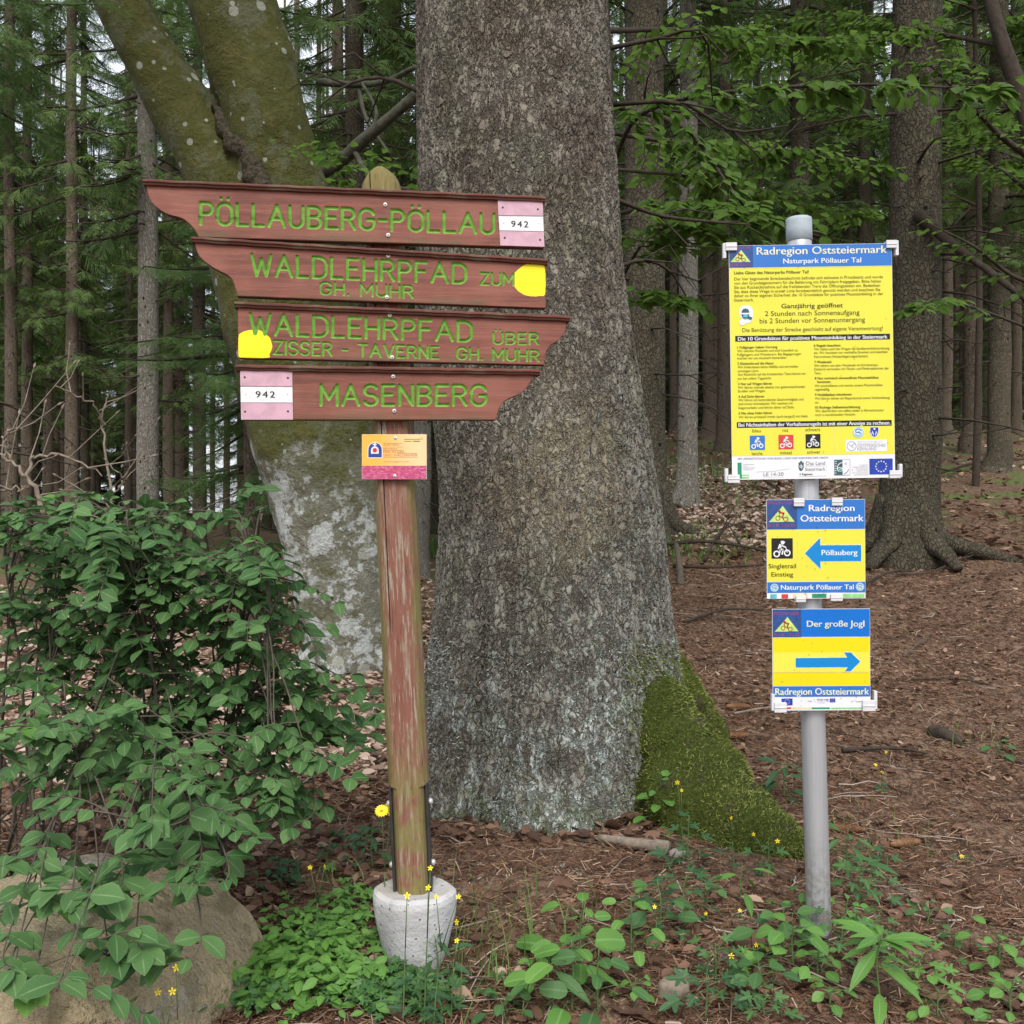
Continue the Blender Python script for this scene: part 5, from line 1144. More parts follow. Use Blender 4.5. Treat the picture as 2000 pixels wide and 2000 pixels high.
ob = thing('wooden_signpost', 'weathered red brown wooden signpost with four carved boards on a concrete foot', 'signpost', (0, 0, 0))
def seg_dist(X, Z, p, q):
    d = q - p; L2 = max(d @ d, 1e-12); t_ = np.clip(((X - p[0]) * d[0] + (Z - p[1]) * d[1]) / L2, 0, 1)
    return np.hypot(X - p[0] - t_ * d[0], Z - p[1] - t_ * d[1])
def board(label, left, right, cap, texts, yellow=None, plaque=None, screws=(), thick=.024):
    """left/right: outline points from top to bottom in photo px; cap: (x0,y0,x1,y1) of the strip on top"""
    L = on_board(*np.array(left).T); Rr = on_board(*np.array(right).T)
    mid = np.array([(L[:, 0].mean() + Rr[:, 0].mean()) / 2, (L[:, 1].mean() + Rr[:, 1].mean()) / 2])
    L = L - mid; Rr = Rr - mid
    def curve(c):
        if len(c) > 2: c = spline(c, 60)
        v = (c[:, 1] - c[-1, 1]) / (c[0, 1] - c[-1, 1]); return v[::-1], c[::-1, 0]
    vl, xl = curve(L); vr, xr = curve(Rr)
    nv, nu = 135, int((Rr[:, 0].max() - L[:, 0].min()) / .00105)
    v = np.linspace(0, 1, nv)[:, None]; u = np.linspace(0, 1, nu)[None]
    x0 = np.interp(v, vl, xl); x1 = np.interp(v, vr, xr); X = x0 + (x1 - x0) * u
    f = (X - L[:, 0].min()) / (Rr[:, 0].max() - L[:, 0].min())
    def line(a, b): return a[1] + (b[1] - a[1]) * (X - a[0]) / (b[0] - a[0])
    ZT = line(L[0], Rr[0]); ZB = line(L[-1], Rr[-1]); Z = ZB + (ZT - ZB) * v
    grv = np.zeros_like(X); dep = np.zeros_like(X)
    for tx, xa, xb, yl, cl, yr, cr, wpx in texts:
        hw = wpx / 2 * BY / 2000
        for s_ in strokes(tx, xa, xb, yl, cl, yr, cr):
            q = on_board(s_[:, 0], s_[:, 1]) - mid
            lo, hi = q.min(0) - .012, q.max(0) + .012
            m_ = (X > lo[0]) & (X < hi[0]) & (Z > lo[1]) & (Z < hi[1]); xm, zm = X[m_], Z[m_]; dd = np.full(xm.shape, 9.)
            for a, b in zip(q[:-1], q[1:]): dd = np.minimum(dd, seg_dist(xm, zm, a, b))
            k = np.clip(1 - dd / hw, 0, 1); grv[m_] = np.maximum(grv[m_], k); dep[m_] = np.maximum(dep[m_], np.sin(np.minimum(k * 1.35, 1) * np.pi / 2) * min(.0042, hw * 1.0))
    yl_ = np.zeros_like(X)
    if yellow is not None:
        pg = on_board(*np.array(yellow).T) - mid; pg = spline(np.vstack([pg, pg[:1]]), 90); c_ = np.zeros(X.shape, bool); n = len(pg)
        for i in range(n):
            (ax_, az_), (bx_, bz_) = pg[i], pg[i - 1]
            with np.errstate(divide='ignore', invalid='ignore'): hit = ((az_ > Z) != (bz_ > Z)) & (X < (bx_ - ax_) * (Z - az_) / (bz_ - az_) + ax_)
            c_ ^= hit
        yl_ = c_.astype(float)
    # front skin: x along the board, y out of it towards the viewer is -y, z up
    ed = np.minimum(np.minimum(X - x0, x1 - X), np.minimum(Z - ZB, ZT - Z)); rnd_e = .0018 * np.clip(1 - ed / .0018, 0, 1) ** 2
    Yf = dep + rnd_e + .0006 * fbm(np.stack([X * 4, Z * 60, X * 0], -1), 2, 3)
    n = nu; i = np.arange(nv - 1)[:, None] * n; j = np.arange(nu - 1)[None]; F = np.stack([i + j, i + j + 1, i + n + j + 1, i + n + j], -1).reshape(-1, 4)
    mb = MB(); V = np.stack([X, Yf, Z], -1).reshape(-1, 3); mb.add(V, F)
    loop = np.concatenate([np.arange(n), np.arange(1, nv) * n + n - 1, (nv - 1) * n + np.arange(n - 2, -1, -1), np.arange(nv - 2, 0, -1) * n])
    ring = V[loop]; back = ring.copy(); back[:, 1] = thick; m_ = len(loop); k = np.arange(m_); k2 = (k + 1) % m_
    mb.add(np.vstack([ring, back]), np.stack([k2, k, m_ + k, m_ + k2], -1), 1)
    Vb = V.copy(); Vb[:, 1] = thick; sel = np.arange(0, nv, 1)
    st = 12; ui = np.unique(np.r_[np.arange(0, nu, st), nu - 1]); vi = np.unique(np.r_[np.arange(0, nv, 6), nv - 1]); vb = Vb.reshape(nv, nu, 3)[np.ix_(vi, ui)]; a_, b_ = len(vi), len(ui)
    i = np.arange(a_ - 1)[:, None] * b_; j = np.arange(b_ - 1)[None]; mb.add(vb, np.stack([i + j, i + b_ + j, i + b_ + j + 1, i + j + 1], -1).reshape(-1, 4), 1)
    me = mb.mesh('sign_board', [board_m, edge_m])
    for nm, arr in (('groove', grv), ('yellow', yl_)):
        a_ = me.attributes.new(nm, 'FLOAT', 'POINT'); full = np.zeros(len(me.vertices), dtype=np.float32); full[:arr.size] = arr.ravel(); a_.data.foreach_set('value', full)
    o = link('sign_board', me, ob); o['label'] = label
    w = B_O + B_S * mid[0]; o.location = (w[0], w[1], mid[1]); o.rotation_euler = (0, 0, BYAW)
    # moulded strip along the top
    a = on_board(cap[0], cap[1]) - mid; b = on_board(cap[2], cap[3]) - mid; a, b = a.ravel(), b.ravel()
    prof = [(-.010, 0), (-.0125, -.002), (-.0125, -.0055), (-.009, -.0075), (-.0075, -.0115), (-.0015, -.013), (thick + .004, -.013), (thick + .006, 0), (.008, .004)]
    m2 = MB(); ns = 30; pr = np.array(prof); V = []
    for k in range(ns):
        f_ = k / (ns - 1); c_ = a + (b - a) * f_; V.append(np.column_stack([np.full(len(pr), c_[0]), pr[:, 0], c_[1] + pr[:, 1] + .0006 * math.sin(k * 2.1)]))
    m_ = len(pr); i = np.arange(ns - 1)[:, None] * m_; j = np.arange(m_)[None]; k2 = (j + 1) % m_
    m2.add(np.array(V).reshape(-1, 3), np.stack([i + j, i + m_ + j, i + m_ + k2, i + k2], -1).reshape(-1, 4)); e = np.arange(m_); m2.f.append((np.array([e]), 0)); m2.f.append((np.array([e[::-1] + (ns - 1) * m_]), 0))
    c_ = m2.build('cap_strip', edge_m, o, False)
    for px, py in screws:
        q = on_board(px, py) - mid; r_ = .0052; m3 = MB(); base = np.array([q[0], -.0004, q[1]])
        m3.tube([base + [0, .001, 0], base + [0, -.0012, 0], base + [0, -.0022, 0], base + [0, -.0024, 0]], [r_, r_, r_ * .75, r_ * .35], 16)
        m3.tube([base + [0, -.0023, 0], base + [0, -.0029, 0]], [r_ * .38, r_ * .3], 8, 1); m3.build('screw', [screw_m, hole_m], o)
    if plaque: marker(plaque, mid, o)
    return o
def sheet(mb, pts, y, m): mb.add([(a, y, b) for a, b in pts], [tuple(range(len(pts)))], m)

# ---- flat lettering with Blender's own font
_fc = bpy.data.curves.new('font_source', 'FONT'); _fo = bpy.data.objects.new('font_source', _fc); COL.objects.link(_fo); _fc.resolution_u = 3
def text_mesh(s, bold=0., spacing=1.):
    _fc.body = s; _fc.offset = bold; _fc.space_character = spacing
    dg = bpy.context.evaluated_depsgraph_get(); dg.update(); me = _fo.evaluated_get(dg).to_mesh()
    me.calc_loop_triangles(); V = np.empty(len(me.vertices) * 3); me.vertices.foreach_get('co', V); V = V.reshape(-1, 3)[:, :2]
    F = np.empty(len(me.loop_triangles) * 3, dtype=np.int32); me.loop_triangles.foreach_get('vertices', F); _fo.to_mesh_clear()
    return V.copy(), F.reshape(-1, 3).astype(np.int64)
def text_at(mb, s, x0, x1, zb, cap, y, m, bold=.0, spacing=1., rot=0.):
    V, F = text_mesh(s, 0., spacing); lo, hi = V[:, 0].min(), V[:, 0].max()
    X = x0 + (V[:, 0] - lo) / (hi - lo) * (x1 - x0); Z = zb + V[:, 1] / .682 * cap
    w = bold * 1.1 / .682 * cap                                # heavier type: the same letters laid side by side
    for k, dx in enumerate((0,) if bold < .010 else (-w, 0, w)): mb.add(np.stack([X + dx, np.full(len(X), y - .00002 * k), Z], -1), F, m)

white_m = plain('white_enamel', (.72, .72, .74, 1), .4, .4, 0, 120, .08); pink_m = plain('faded_pink_enamel', (.56, .34, .42, 1), .45, .4, 0, 30, .10); black_m = plain('black_print', (.018, .018, .018, 1), .5, .3)
def marker(q, mid, parent):
    """white striped trail plate; q: corners TL TR BR BL, split rows, number box"""
    c = on_board(*np.array(q['c']).T) - mid; s1, s2 = q['s']
    def at(u, v): return c[0] * (1 - u) * (1 - v) + c[1] * u * (1 - v) + c[2] * u * v + c[3] * (1 - u) * v
    mb = MB(); y0 = -.0030
    fr = [at(0, 0), at(1, 0), at(1, 1), at(0, 1)]
    mb.add([(a, y0, b) for a, b in fr] + [(a, .001, b) for a, b in fr], [(0, 3, 2, 1), (0, 1, 5, 4), (1, 2, 6, 5), (2, 3, 7, 6), (3, 0, 4, 7)], 0)
    for v0, v1 in ((0.004, s1), (s2, .996)): sheet(mb, [at(.003, v1), at(.997, v1), at(.997, v0), at(.003, v0)], y0 - .0004, 1)
    for v_ in (s1, s2): sheet(mb, [at(0, v_ + .005), at(1, v_ + .005), at(1, v_ - .005), at(0, v_ - .005)], y0 - .0006, 3)
    a = on_board(*q['n'][0]) - mid; b = on_board(*q['n'][1]) - mid; a, b = a.ravel(), b.ravel()
    text_at(mb, '942', a[0], b[0], a[1], b[1] - a[1], y0 - .0005, 2, .018, 1.3)
    for px, py in q['nails']:
        w = (on_board(px, py) - mid).ravel(); p = np.array([w[0], y0, w[1]]); mb.tube([p, p + [0, -.001, 0], p + [0, -.0014, 0]], [.0026, .0026, .0012], 10, 3)
    for u_ in (.1, .9): w = at(u_, (s1 + s2) / 2); p = np.array([w[0], y0, w[1]]); mb.tube([p, p + [0, -.0007, 0]], [.001, .0008], 8, 3)
    mb.build('trail_marker', [white_m, pink_m, black_m, nail_m], parent, False)

board('top board with a long ogee end to the left reading PÖLLAUBERG-PÖLLAU', C1([(62, 108), (60, 140), (100, 250), (200, 330), (330, 372), (410, 440), (458, 515)]), [(1062, 389), (1063, 484)], (281, 352.5, 1064, 386),
      [('PÖLLAUBERG-PÖLLAU', 392, 965, 437, 41, 455.5, 36.5, 7.6)], None,
      {'c': C2([(1128, 240), (1465, 242), (1480, 590), (1148, 580)]), 's': (.335, .67), 'n': (C2([(1230, 440)])[0], C2([(1358, 398)])[0]), 'nails': C2([(1165, 293), (1430, 307), (1180, 522), (1447, 537)])}, C2([(280, 270), (302, 500)]))
board('second board with an ogee end to the left reading WALDLEHRPFAD ZUM GH. MUHR', C1([(428, 540), (430, 580), (465, 665), (560, 740), (690, 812), (732, 900), (747, 960)]), [(1067, 511), (1066, 602)], (375.5, 464, 1069, 508),
      [('WALDLEHRPFAD', 492, 910, 537, 40, 552.5, 36, 7.2), ('ZUM', 939, 1003, 555, 22, 557, 22, 5.0), ('GH. MUHR', 626, 806, 574, 23, 581, 22.5, 5.2)],
      C2([(1250, 790), (1300, 745), (1350, 716), (1400, 710), (1478, 725), (1487, 935), (1440, 958), (1390, 962), (1320, 945), (1265, 900), (1240, 840)]), None, C2([(303, 657), (293, 970)]))
board('third board with an ogee end to the right reading WALDLEHRPFAD ÜBER ZISSER-TAVERNE GH. MUHR', [(464, 593), (465.5, 699)], C2([(1650, 1118), (1640, 1220), (1590, 1290), (1520, 1340), (1490, 1400), (1480, 1480)]), (459, 591, 1112, 618.5),
      [('WALDLEHRPFAD', 489, 921, 652, 39, 666, 37, 7.2), ('ÜBER', 964, 1051, 671, 21, 672, 21, 5.0), ('ZISSER - TAVERNE  GH. MUHR', 535, 1052, 691, 25.5, 705, 20, 5.0)],
      C1([(757, 1250), (800, 1225), (850, 1215), (905, 1212), (950, 1240), (990, 1270), (1005, 1310), (1010, 1350), (990, 1400), (975, 1425), (765, 1422)]), None, C2([(315, 1105), (332, 1423)]))
board('lowest board with an ogee end to the right reading MASENBERG', [(469, 715), (471, 820)], C2([(1410, 1530), (1370, 1620), (1310, 1690), (1200, 1740), (1145, 1800), (1115, 1895)]), (461, 714, 1053, 723),
      [('MASENBERG', 627, 949, 790.5, 38, 791, 38, 7.4)], None,
      {'c': C1([(770, 1522), (1162, 1525), (1168, 1893), (778, 1893)]), 's': (.32, .655), 'n': (C1([(888, 1725)])[0], C1([(1032, 1680)])[0]), 'nails': C1([(805, 1573), (1130, 1578), (808, 1832), (1131, 1830)])}, C2([(340, 1567), (348, 1827)]))

# post: flat faced timber with chamfered sides and a rounded head, leaning a little to the left
def post():
    t = NT('weathered_post_paint'); co = t.coords(); mp = t.n('Mapping'); mp.inputs['Scale'].default_value = (34, 34, 2.6); t.l(co, mp.inputs[0])
    g1 = t.noise(mp.outputs[0], 1.6, 5, .65, .5); g2 = t.noise(mp.outputs[0], 4.5, 5, .7); b1 = t.noise(co, 7, 4)
    sxz = t.n('SeparateXYZ'); t.l(t.coords(), sxz.inputs[0])
    c = t.mix(g1, (.165, .060, .042, 1), (.255, .125, .090, 1)); wear = t.math('ADD', t.step(b1, .42, .62), t.step(sxz.outputs[2], .75, .15))
    c = t.mix(t.math('MULTIPLY', t.step(g2, .50, .60), t.math('MINIMUM', t.math('ADD', .35, wear), 1.)), c, (.30, .255, .195, 1))
    geo = t.n('NewGeometry'); nx_ = t.n('SeparateXYZ'); t.l(geo.outputs['Normal'], nx_.inputs[0]); sidef = t.step(t.math('ABSOLUTE', nx_.outputs[0]), .35, .8)
    grn = t.math('MULTIPLY', t.math('MAXIMUM', sidef, t.step(sxz.outputs[2], .45, .2)), t.step(t.noise(co, 12, 4, .65), .36, .54))
    topm = t.step(sxz.outputs[2], 1.70, 1.735); grn = t.math('MAXIMUM', t.math('MULTIPLY', grn, .85), t.math('MULTIPLY', topm, .8))
    c = t.mix(grn, c, (.19, .175, .060, 1)); c = t.mix(t.math('MULTIPLY', t.step(g2, .40, .33), .7), c, (.045, .03, .022, 1))
    cr = t.math('MULTIPLY', t.math('LESS_THAN', t.math('ABSOLUTE', t.math('ADD', sxz.outputs[0], .0235)), .0014), t.step(sxz.outputs[2], .62, .7)); c = t.mix(cr, c, (.012, .01, .008, 1))
    t.base(c, .85, .2); t.bump(t.math('ADD', g2, t.math('MULTIPLY', g1, .6)), .004)
    Y = 2.515; foot = np.array(P(781 * S, 1694 * S, Y)); head = np.array(P(719 * S, 323 * S, Y)); Lp = head[2] - foot[2]
    w0 = .046; prof = lambda w, d: np.array([(-w, -d * .35), (-w * .80, -d * .85), (-w * .62, -d), (w * .62, -d), (w * .80, -d * .85), (w, -d * .35), (w, d * .6), (w * .7, d), (-w * .7, d), (-w, d * .6)])
    rows = []; shoulder = .285
    zz = np.concatenate([np.linspace(0, shoulder - .006, 14), [shoulder], np.linspace(shoulder + .012, Lp - .055, 60), Lp - .055 + .055 * np.sin(np.linspace(.15, 1, 9) * np.pi / 2)])
    for z_ in zz:
        w = w0 * (1.06 if z_ < 1.4 else 1.06 - .05 * (z_ - 1.4)); d = .048
        if z_ < shoulder: w *= .83
        if z_ > Lp - .055: k = math.sqrt(max(0, 1 - ((z_ - Lp + .055) / .0551) ** 2)); w *= max(k, .05); d *= .8 + .2 * k
        pr = prof(w, d) + .0012 * np.stack([fbm(np.stack([np.arange(10.) * .8, np.full(10, z_ * 9), np.full(10, k_)], -1), 2, 5) for k_ in (0., 3.)], -1)
        rows.append(np.column_stack([pr, np.full(10, z_)]))
    V = np.array(rows); n = 10; i = np.arange(len(zz) - 1)[:, None] * n; j = np.arange(n)[None]; k2 = (j + 1) % n
    mb = MB(); mb.add(V, np.stack([i + j, i + k2, i + n + k2, i + n + j], -1).reshape(-1, 4)); mb.f.append((np.array([np.arange(n)[::-1]]), 0)); mb.f.append((np.array([np.arange(n) + (len(zz) - 1) * n]), 0))
    o = mb.build('post', t.m, ob, False); o.location = foot
    lean = math.atan2(foot[0] - head[0], Lp); o.rotation_euler = (0, -lean, R(2))
    st = plain('dark_flat_steel', (.045, .043, .045, 1), .5, .4, .3, 30, .15)
    for sg in (-1, 1):
        mb = MB(); x = sg * (w0 * 1.06 * .83 + .0035); mb.box((x - .0035, -.028, -.16), (x + .0035, .028, shoulder + (.004 if sg > 0 else -.004))); s_ = mb.build('steel_strap', st, ob, False); s_.location = foot; s_.rotation_euler = o.rotation_euler
        bd = s_.modifiers.new('round', 'BEVEL'); bd.width = .001; bd.segments = 2
        for zb in (.235, .085):
            m3 = MB(); a = np.array([x + sg * .003, 0, zb]); m3.tube([a, a + [sg * .004, 0, 0], a + [sg * .008, 0, 0], a + [sg * .010, 0, 0]], [.0085, .0085, .007, .003], 6); m3.build('bolt', screw_m, s_)
    # info plaque under the boards
    K = 170 / 1932; c6 = lambda a, b: np.array(P(690 + a * K, 820 + b * K, 2.452))
    TL, TR, BL = c6(180, 325), c6(1615, 325), c6(205, 1320); ux = norm(TR - TL); mid = (c6(180, 325) + c6(1645, 1315)) / 2
    pm = bpy.data.objects.new('tmp', None); roll = -math.atan2(ux[2], ux[0])
    def q(a, b): w = c6(a, b) - mid; c_, s_ = math.cos(roll), math.sin(roll); return np.array([w[0] * c_ - w[2] * s_, w[0] * s_ + w[2] * c_])
    W, Hh = np.linalg.norm(TR - TL) / 2, np.linalg.norm(BL - TL) / 2
    ora = NT('faded_orange'); n_ = ora.noise(ora.coords(), 16, 3); sx_ = ora.n('SeparateXYZ'); ora.l(ora.coords(kind='Generated'), sx_.inputs[0])
    ora.base(ora.mix(ora.math('MULTIPLY', ora.step(ora.math('ADD', sx_.outputs[0], ora.math('MULTIPLY', n_, .4)), .4, 1.1), .75), (.80, .40, .06, 1), (.80, .58, .36, 1)), .45, .4)
    pk = NT('scratched_pink'); n_ = pk.noise(pk.coords((30, 30, 60)), 2.2, 4, .6, 1.6); pk.base(pk.mix(pk.step(n_, .45, .65), (.42, .045, .14, 1), (.55, .18, .30, 1)), .45, .4)
    mats = [plain('plaque_edge', (.74, .62, .48, 1), .5), ora.m, pk.m, plain('plaque_blue', (.025, .055, .27, 1), .5), white_m, plain('plaque_red', (.60, .035, .045, 1), .5), plain('plaque_lettering', (.38, .20, .13, 1), .6), plain('plaque_green', (.20, .27, .03, 1), .6), screw_m, hole_m]
    mb = MB(); mb.box((-W, -.0025, -Hh), (W, .001, Hh), 0)
    def rect(a, b, y, m): (x0, z0), (x1, z1) = a, b; sheet(mb, [(x0, z0), (x1, z0), (x1, z1), (x0, z1)], y, m)
    sp = q(0, 1018)[1]; e = .0006; rect((-W + e, sp), (W - e, Hh - e), -.0029, 1); rect((-W + e, -Hh + e), (W - e, sp), -.0029, 2)
    def arch(cx, x0, x1, zt, zb, y, m):
        w = (x1 - x0) / 2; cxx = (x0 + x1) / 2; zc = zt - w; sheet(mb, [(x0, zb), (x1, zb)] + [(cxx + w * math.cos(a), zc + w * math.sin(a)) for a in np.linspace(0, np.pi, 20)], y, m)
    a, b = q(330, 505), q(645, 845); arch(0, a[0] - .0008, b[0] + .0008, a[1] + .0008, b[1] - .0008, -.0032, 4); a, b = q(338, 512), q(637, 835); arch(0, a[0], b[0], a[1], b[1], -.0034, 3)
    a, b = q(398, 590), q(568, 755); arch(0, a[0], b[0], a[1], b[1], -.0036, 4)
    cc = q(483, 675); rr_ = .0054; sheet(mb, [(cc[0] + rr_ * math.cos(t_), cc[1] + rr_ * math.sin(t_)) for t_ in np.linspace(0, 2 * np.pi, 24, endpoint=False)], -.0038, 5)
    rect(q(470, 600), q(498, 500), -.0037, 4); rect(q(437, 562), q(525, 537), -.00375, 4)
    for s_, x0, x1, yb, h in (('AUF DEN', 670, 1015, 580, 45), ('SPUREN', 670, 975, 660, 45), ('DER PILGER', 670, 1140, 738, 45), ('UND WALLFAHRER', 670, 1430, 808, 48), ('www.pilgern.info', 680, 1245, 945, 34)):
        A, B = q(x0, yb), q(x1, yb); text_at(mb, s_, A[0], B[0], A[1], h * K / 2000 * 2.452, -.0033, 6, .0)
    for x0, x1, y_ in ((670, 1105, 520), (970, 1115, 605), (670, 1110, 678), (980, 1415, 745), (670, 1440, 830)): A, B = q(x0, y_ + 4), q(x1, y_ - 4); rect(A, B, -.0033, 6)
    for x0, x1, y0, y1 in ((1130, 1480, 440, 425), (1130, 1300, 485, 470), (1330, 1480, 490, 465)): rect(q(x0, y0), q(x1, y1), -.0033, 7)
    cc = q(1510, 420); mb.add([(cc[0] + r_ * math.cos(t_), -.0033, cc[1] + r_ * .6 * math.sin(t_)) for r_ in (.0030, .0042) for t_ in np.linspace(0, 2 * np.pi, 16, endpoint=False)], [(k, (k + 1) % 16, 16 + (k + 1) % 16, 16 + k) for k in range(16)], 7)
    for px, py in ((940, 405), (925, 1245)):
        w = q(px, py); p = np.array([w[0], -.0028, w[1]]); mb.tube([p, p + [0, -.0012, 0], p + [0, -.002, 0]], [.0042, .004, .002], 14, 8); mb.tube([p + [0, -.0019, 0], p + [0, -.0024, 0]], [.0014, .001], 8, 9)
    pl = mb.build('plaque', mats, ob, False); pl.location = mid; pl.rotation_euler = (0, roll, 0); pl['label'] = 'small orange and pink pilgrim route plaque'
    # concrete foot: bucket shaped
    t = NT('cast_concrete'); co = t.coords(); n1 = t.noise(co, 8, 4); n2 = t.noise(co, 60, 4, .7); v_ = t.vor(co, 55)
    c = t.mix(t.step(n1, .35, .65), (.40, .40, .41, 1), (.60, .60, .61, 1)); c = t.mix(t.math('MULTIPLY', t.step(t.noise(co, 22, 5, .7), .5, .66), .5), c, (.33, .32, .29, 1)); c = t.mix(t.math('MULTIPLY', t.step(n2, .62, .74), .4), c, (.25, .23, .19, 1)); c = t.mix(t.math('MULTIPLY', t.step(v_, .16, .10), .8), c, (.12, .11, .10, 1))
    sxz = t.n('SeparateXYZ'); t.l(co, sxz.inputs[0]); c = t.mix(t.math('MULTIPLY', t.step(sxz.outputs[2], .07, .0), .45), c, (.28, .245, .13, 1))
    up = t.n('SeparateXYZ'); t.l(t.n('NewGeometry').outputs['Normal'], up.inputs[0]); c = t.mix(t.math('MULTIPLY', t.math('MULTIPLY', t.step(up.outputs[2], .7, .95), t.step(n1, .35, .6)), .6), c, (.30, .27, .20, 1))
    t.base(c, .9, .2); t.bump(t.math('SUBTRACT', t.math('MULTIPLY', n2, .8), t.math('MULTIPLY', t.step(v_, .16, .08), .8)), .006)
    cx, _, _ = P(783 * S, 1700 * S, 2.5); cf = np.array([cx, 2.50, -.06])
    pr = [(.0, .0), (.045, .0), (.066, .03), (.079, .07), (.090, .12), (.0955, .150), (.0975, .168), (.0985, .180), (.0990, .193), (.0965, .206), (.086, .213), (.05, .208), (.0, .205)]
    n = 64; th = np.linspace(0, 2 * np.pi, n, endpoint=False); pr = np.array(pr); pr2 = np.column_stack([np.interp(np.linspace(0, 12, 97), range(13), pr[:, 0]), np.interp(np.linspace(0, 12, 97), range(13), pr[:, 1])])
    T, I = np.meshgrid(th, np.arange(97)); rad = pr2[I, 0]; zz_ = pr2[I, 1]; rad = rad * (1 + .05 * fbm(np.stack([np.cos(T) * 1.2, np.sin(T) * 1.2, zz_ * 5], -1), 2, 4)) * (1 + .030 * np.cos(4 * T + .8)); zz_ = zz_ + .004 * fbm(np.stack([rad * np.cos(T) * 18, rad * np.sin(T) * 18, T * 0], -1), 2, 8)
    V = np.stack([rad * np.cos(T), rad * np.sin(T), zz_], -1); i = np.arange(96)[:, None] * n; j = np.arange(n)[None]; k2 = (j + 1) % n
    mb = MB(); mb.add(V, np.stack([i + j, i + k2, i + n + k2, i + n + j], -1).reshape(-1, 4)); co_ = mb.build('concrete_foot', t.m, ob); co_.location = cf
post()

# ================================================================== METAL SIGNPOST
ms = thing('metal_signpost', 'leaning grey metal pole carrying three blue and yellow cycling signs', 'signpost', (0, 0, 0))
PY = 2.62
alu = NT('galvanised_pole'); n_ = alu.noise(alu.coords((40, 40, 3)), 1.5, 4); n2_ = alu.noise(alu.coords(), 50, 4, .7); sz_ = alu.n('SeparateXYZ'); alu.l(alu.coords(), sz_.inputs[0]); mud = alu.math('MULTIPLY', alu.step(sz_.outputs[2], .30, .02), alu.step(n2_, .42, .58)); stk = alu.step(alu.noise(alu.coords((70, 70, 1.2)), 1.3, 4, .65), .54, .66)
ac = alu.mix(n_, (.37, .38, .40, 1), (.54, .55, .57, 1)); ac = alu.mix(alu.math('MULTIPLY', stk, .4), ac, (.27, .27, .27, 1)); ac = alu.mix(alu.math('MULTIPLY', mud, .6), ac, (.20, .16, .12, 1))
alu.base(ac, alu.math('ADD', .36, alu.math('MULTIPLY', n2_, .2)), .5, .55); alu.bump(n2_, .0006, .4)
foot = np.array(P(1600, 1824, PY)); head = np.array(P(1560, 432, PY)); Rp = .0305
mb = MB(); ax = norm(head - foot); q = [foot - ax * .25 + ax * k for k in np.linspace(0, np.linalg.norm(head - foot) + .25, 30)]; mb.tube(q, Rp, 40)
pole = mb.build('pole', alu.m, ms)
mb = MB(); h0 = head - ax * .052; mb.tube([h0 + ax * k for k in (0, .0005, .03, .052, .058, .0605, .061)], [Rp + .0012, Rp + .0022, Rp + .0022, Rp + .0022, Rp + .0014, Rp - .003, Rp * .4], 40); mb.build('pole_cap', plain('grey_plastic_cap', (.34, .40, .44, 1), .5, .4, 0, 40, .08), ms)

YEL = plain('sign_yellow', (.655, .62, .050, 1), .38, .4, 0, 8, .02); YEL2 = plain('sign_yellow_deep', (.67, .575, .004, 1), .38, .4, 0, 8, .02); YEL3 = plain('sign_yellow_label', (.69, .635, .066, 1), .38, .4, 0, 8, .02)
SM = {'white': plain('sign_white', (.67, .68, .71, 1), .38, .4, 0, 10, .02), 'yellow': YEL, 'yellow_deep': YEL2, 'yellow_label': YEL3, 'blue': plain('sign_blue', (.020, .145, .47, 1), .38, .4, 0, 8, .02), 'blue2': plain('sign_blue_bright', (.0, .13, .50, 1), .38, .4, 0, 8, .02), 'arrow': plain('arrow_blue', (.0, .20, .52, 1), .38, .4, 0, 8, .02),
      'navy': plain('sign_navy', (.028, .075, .24, 1), .4), 'black': plain('sign_black', (.014, .014, .013, 1), .4), 'ink': plain('sign_ink', (.055, .05, .012, 1), .5), 'cream': plain('sign_cream', (.69, .68, .50, 1), .4), 'lime': plain('sign_lime', (.48, .66, .18, 1), .4), 'red': plain('sign_red', (.58, .05, .05, 1), .4), 'rust': plain('sign_rust', (.42, .07, .02, 1), .5),
      'magenta': plain('sign_magenta', (.33, .045, .20, 1), .5), 'cyan': plain('sign_cyan', (.10, .45, .55, 1), .4), 'eu': plain('sign_eu_blue', (.02, .05, .35, 1), .4), 'grey': plain('sign_grey', (.22, .24, .27, 1), .5), 'pale': plain('sign_pale_grey', (.48, .50, .53, 1), .5), 'teal': plain('sign_teal', (.035, .10, .12, 1), .5), 'green': plain('sign_green', (.02, .25, .12, 1), .5), 'lightgreen': plain('sign_light_green', (.26, .60, .24, 1), .5), 'beige': plain('sign_beige', (.66, .58, .34, 1), .5)}
SK = list(SM); SML = [SM[k] for k in SK]; IX = {k: i for i, k in enumerate(SK)}
CLIP = plain('pale_plastic_clip', (.60, .60, .62, 1), .4, .4, 0, 60, .06)
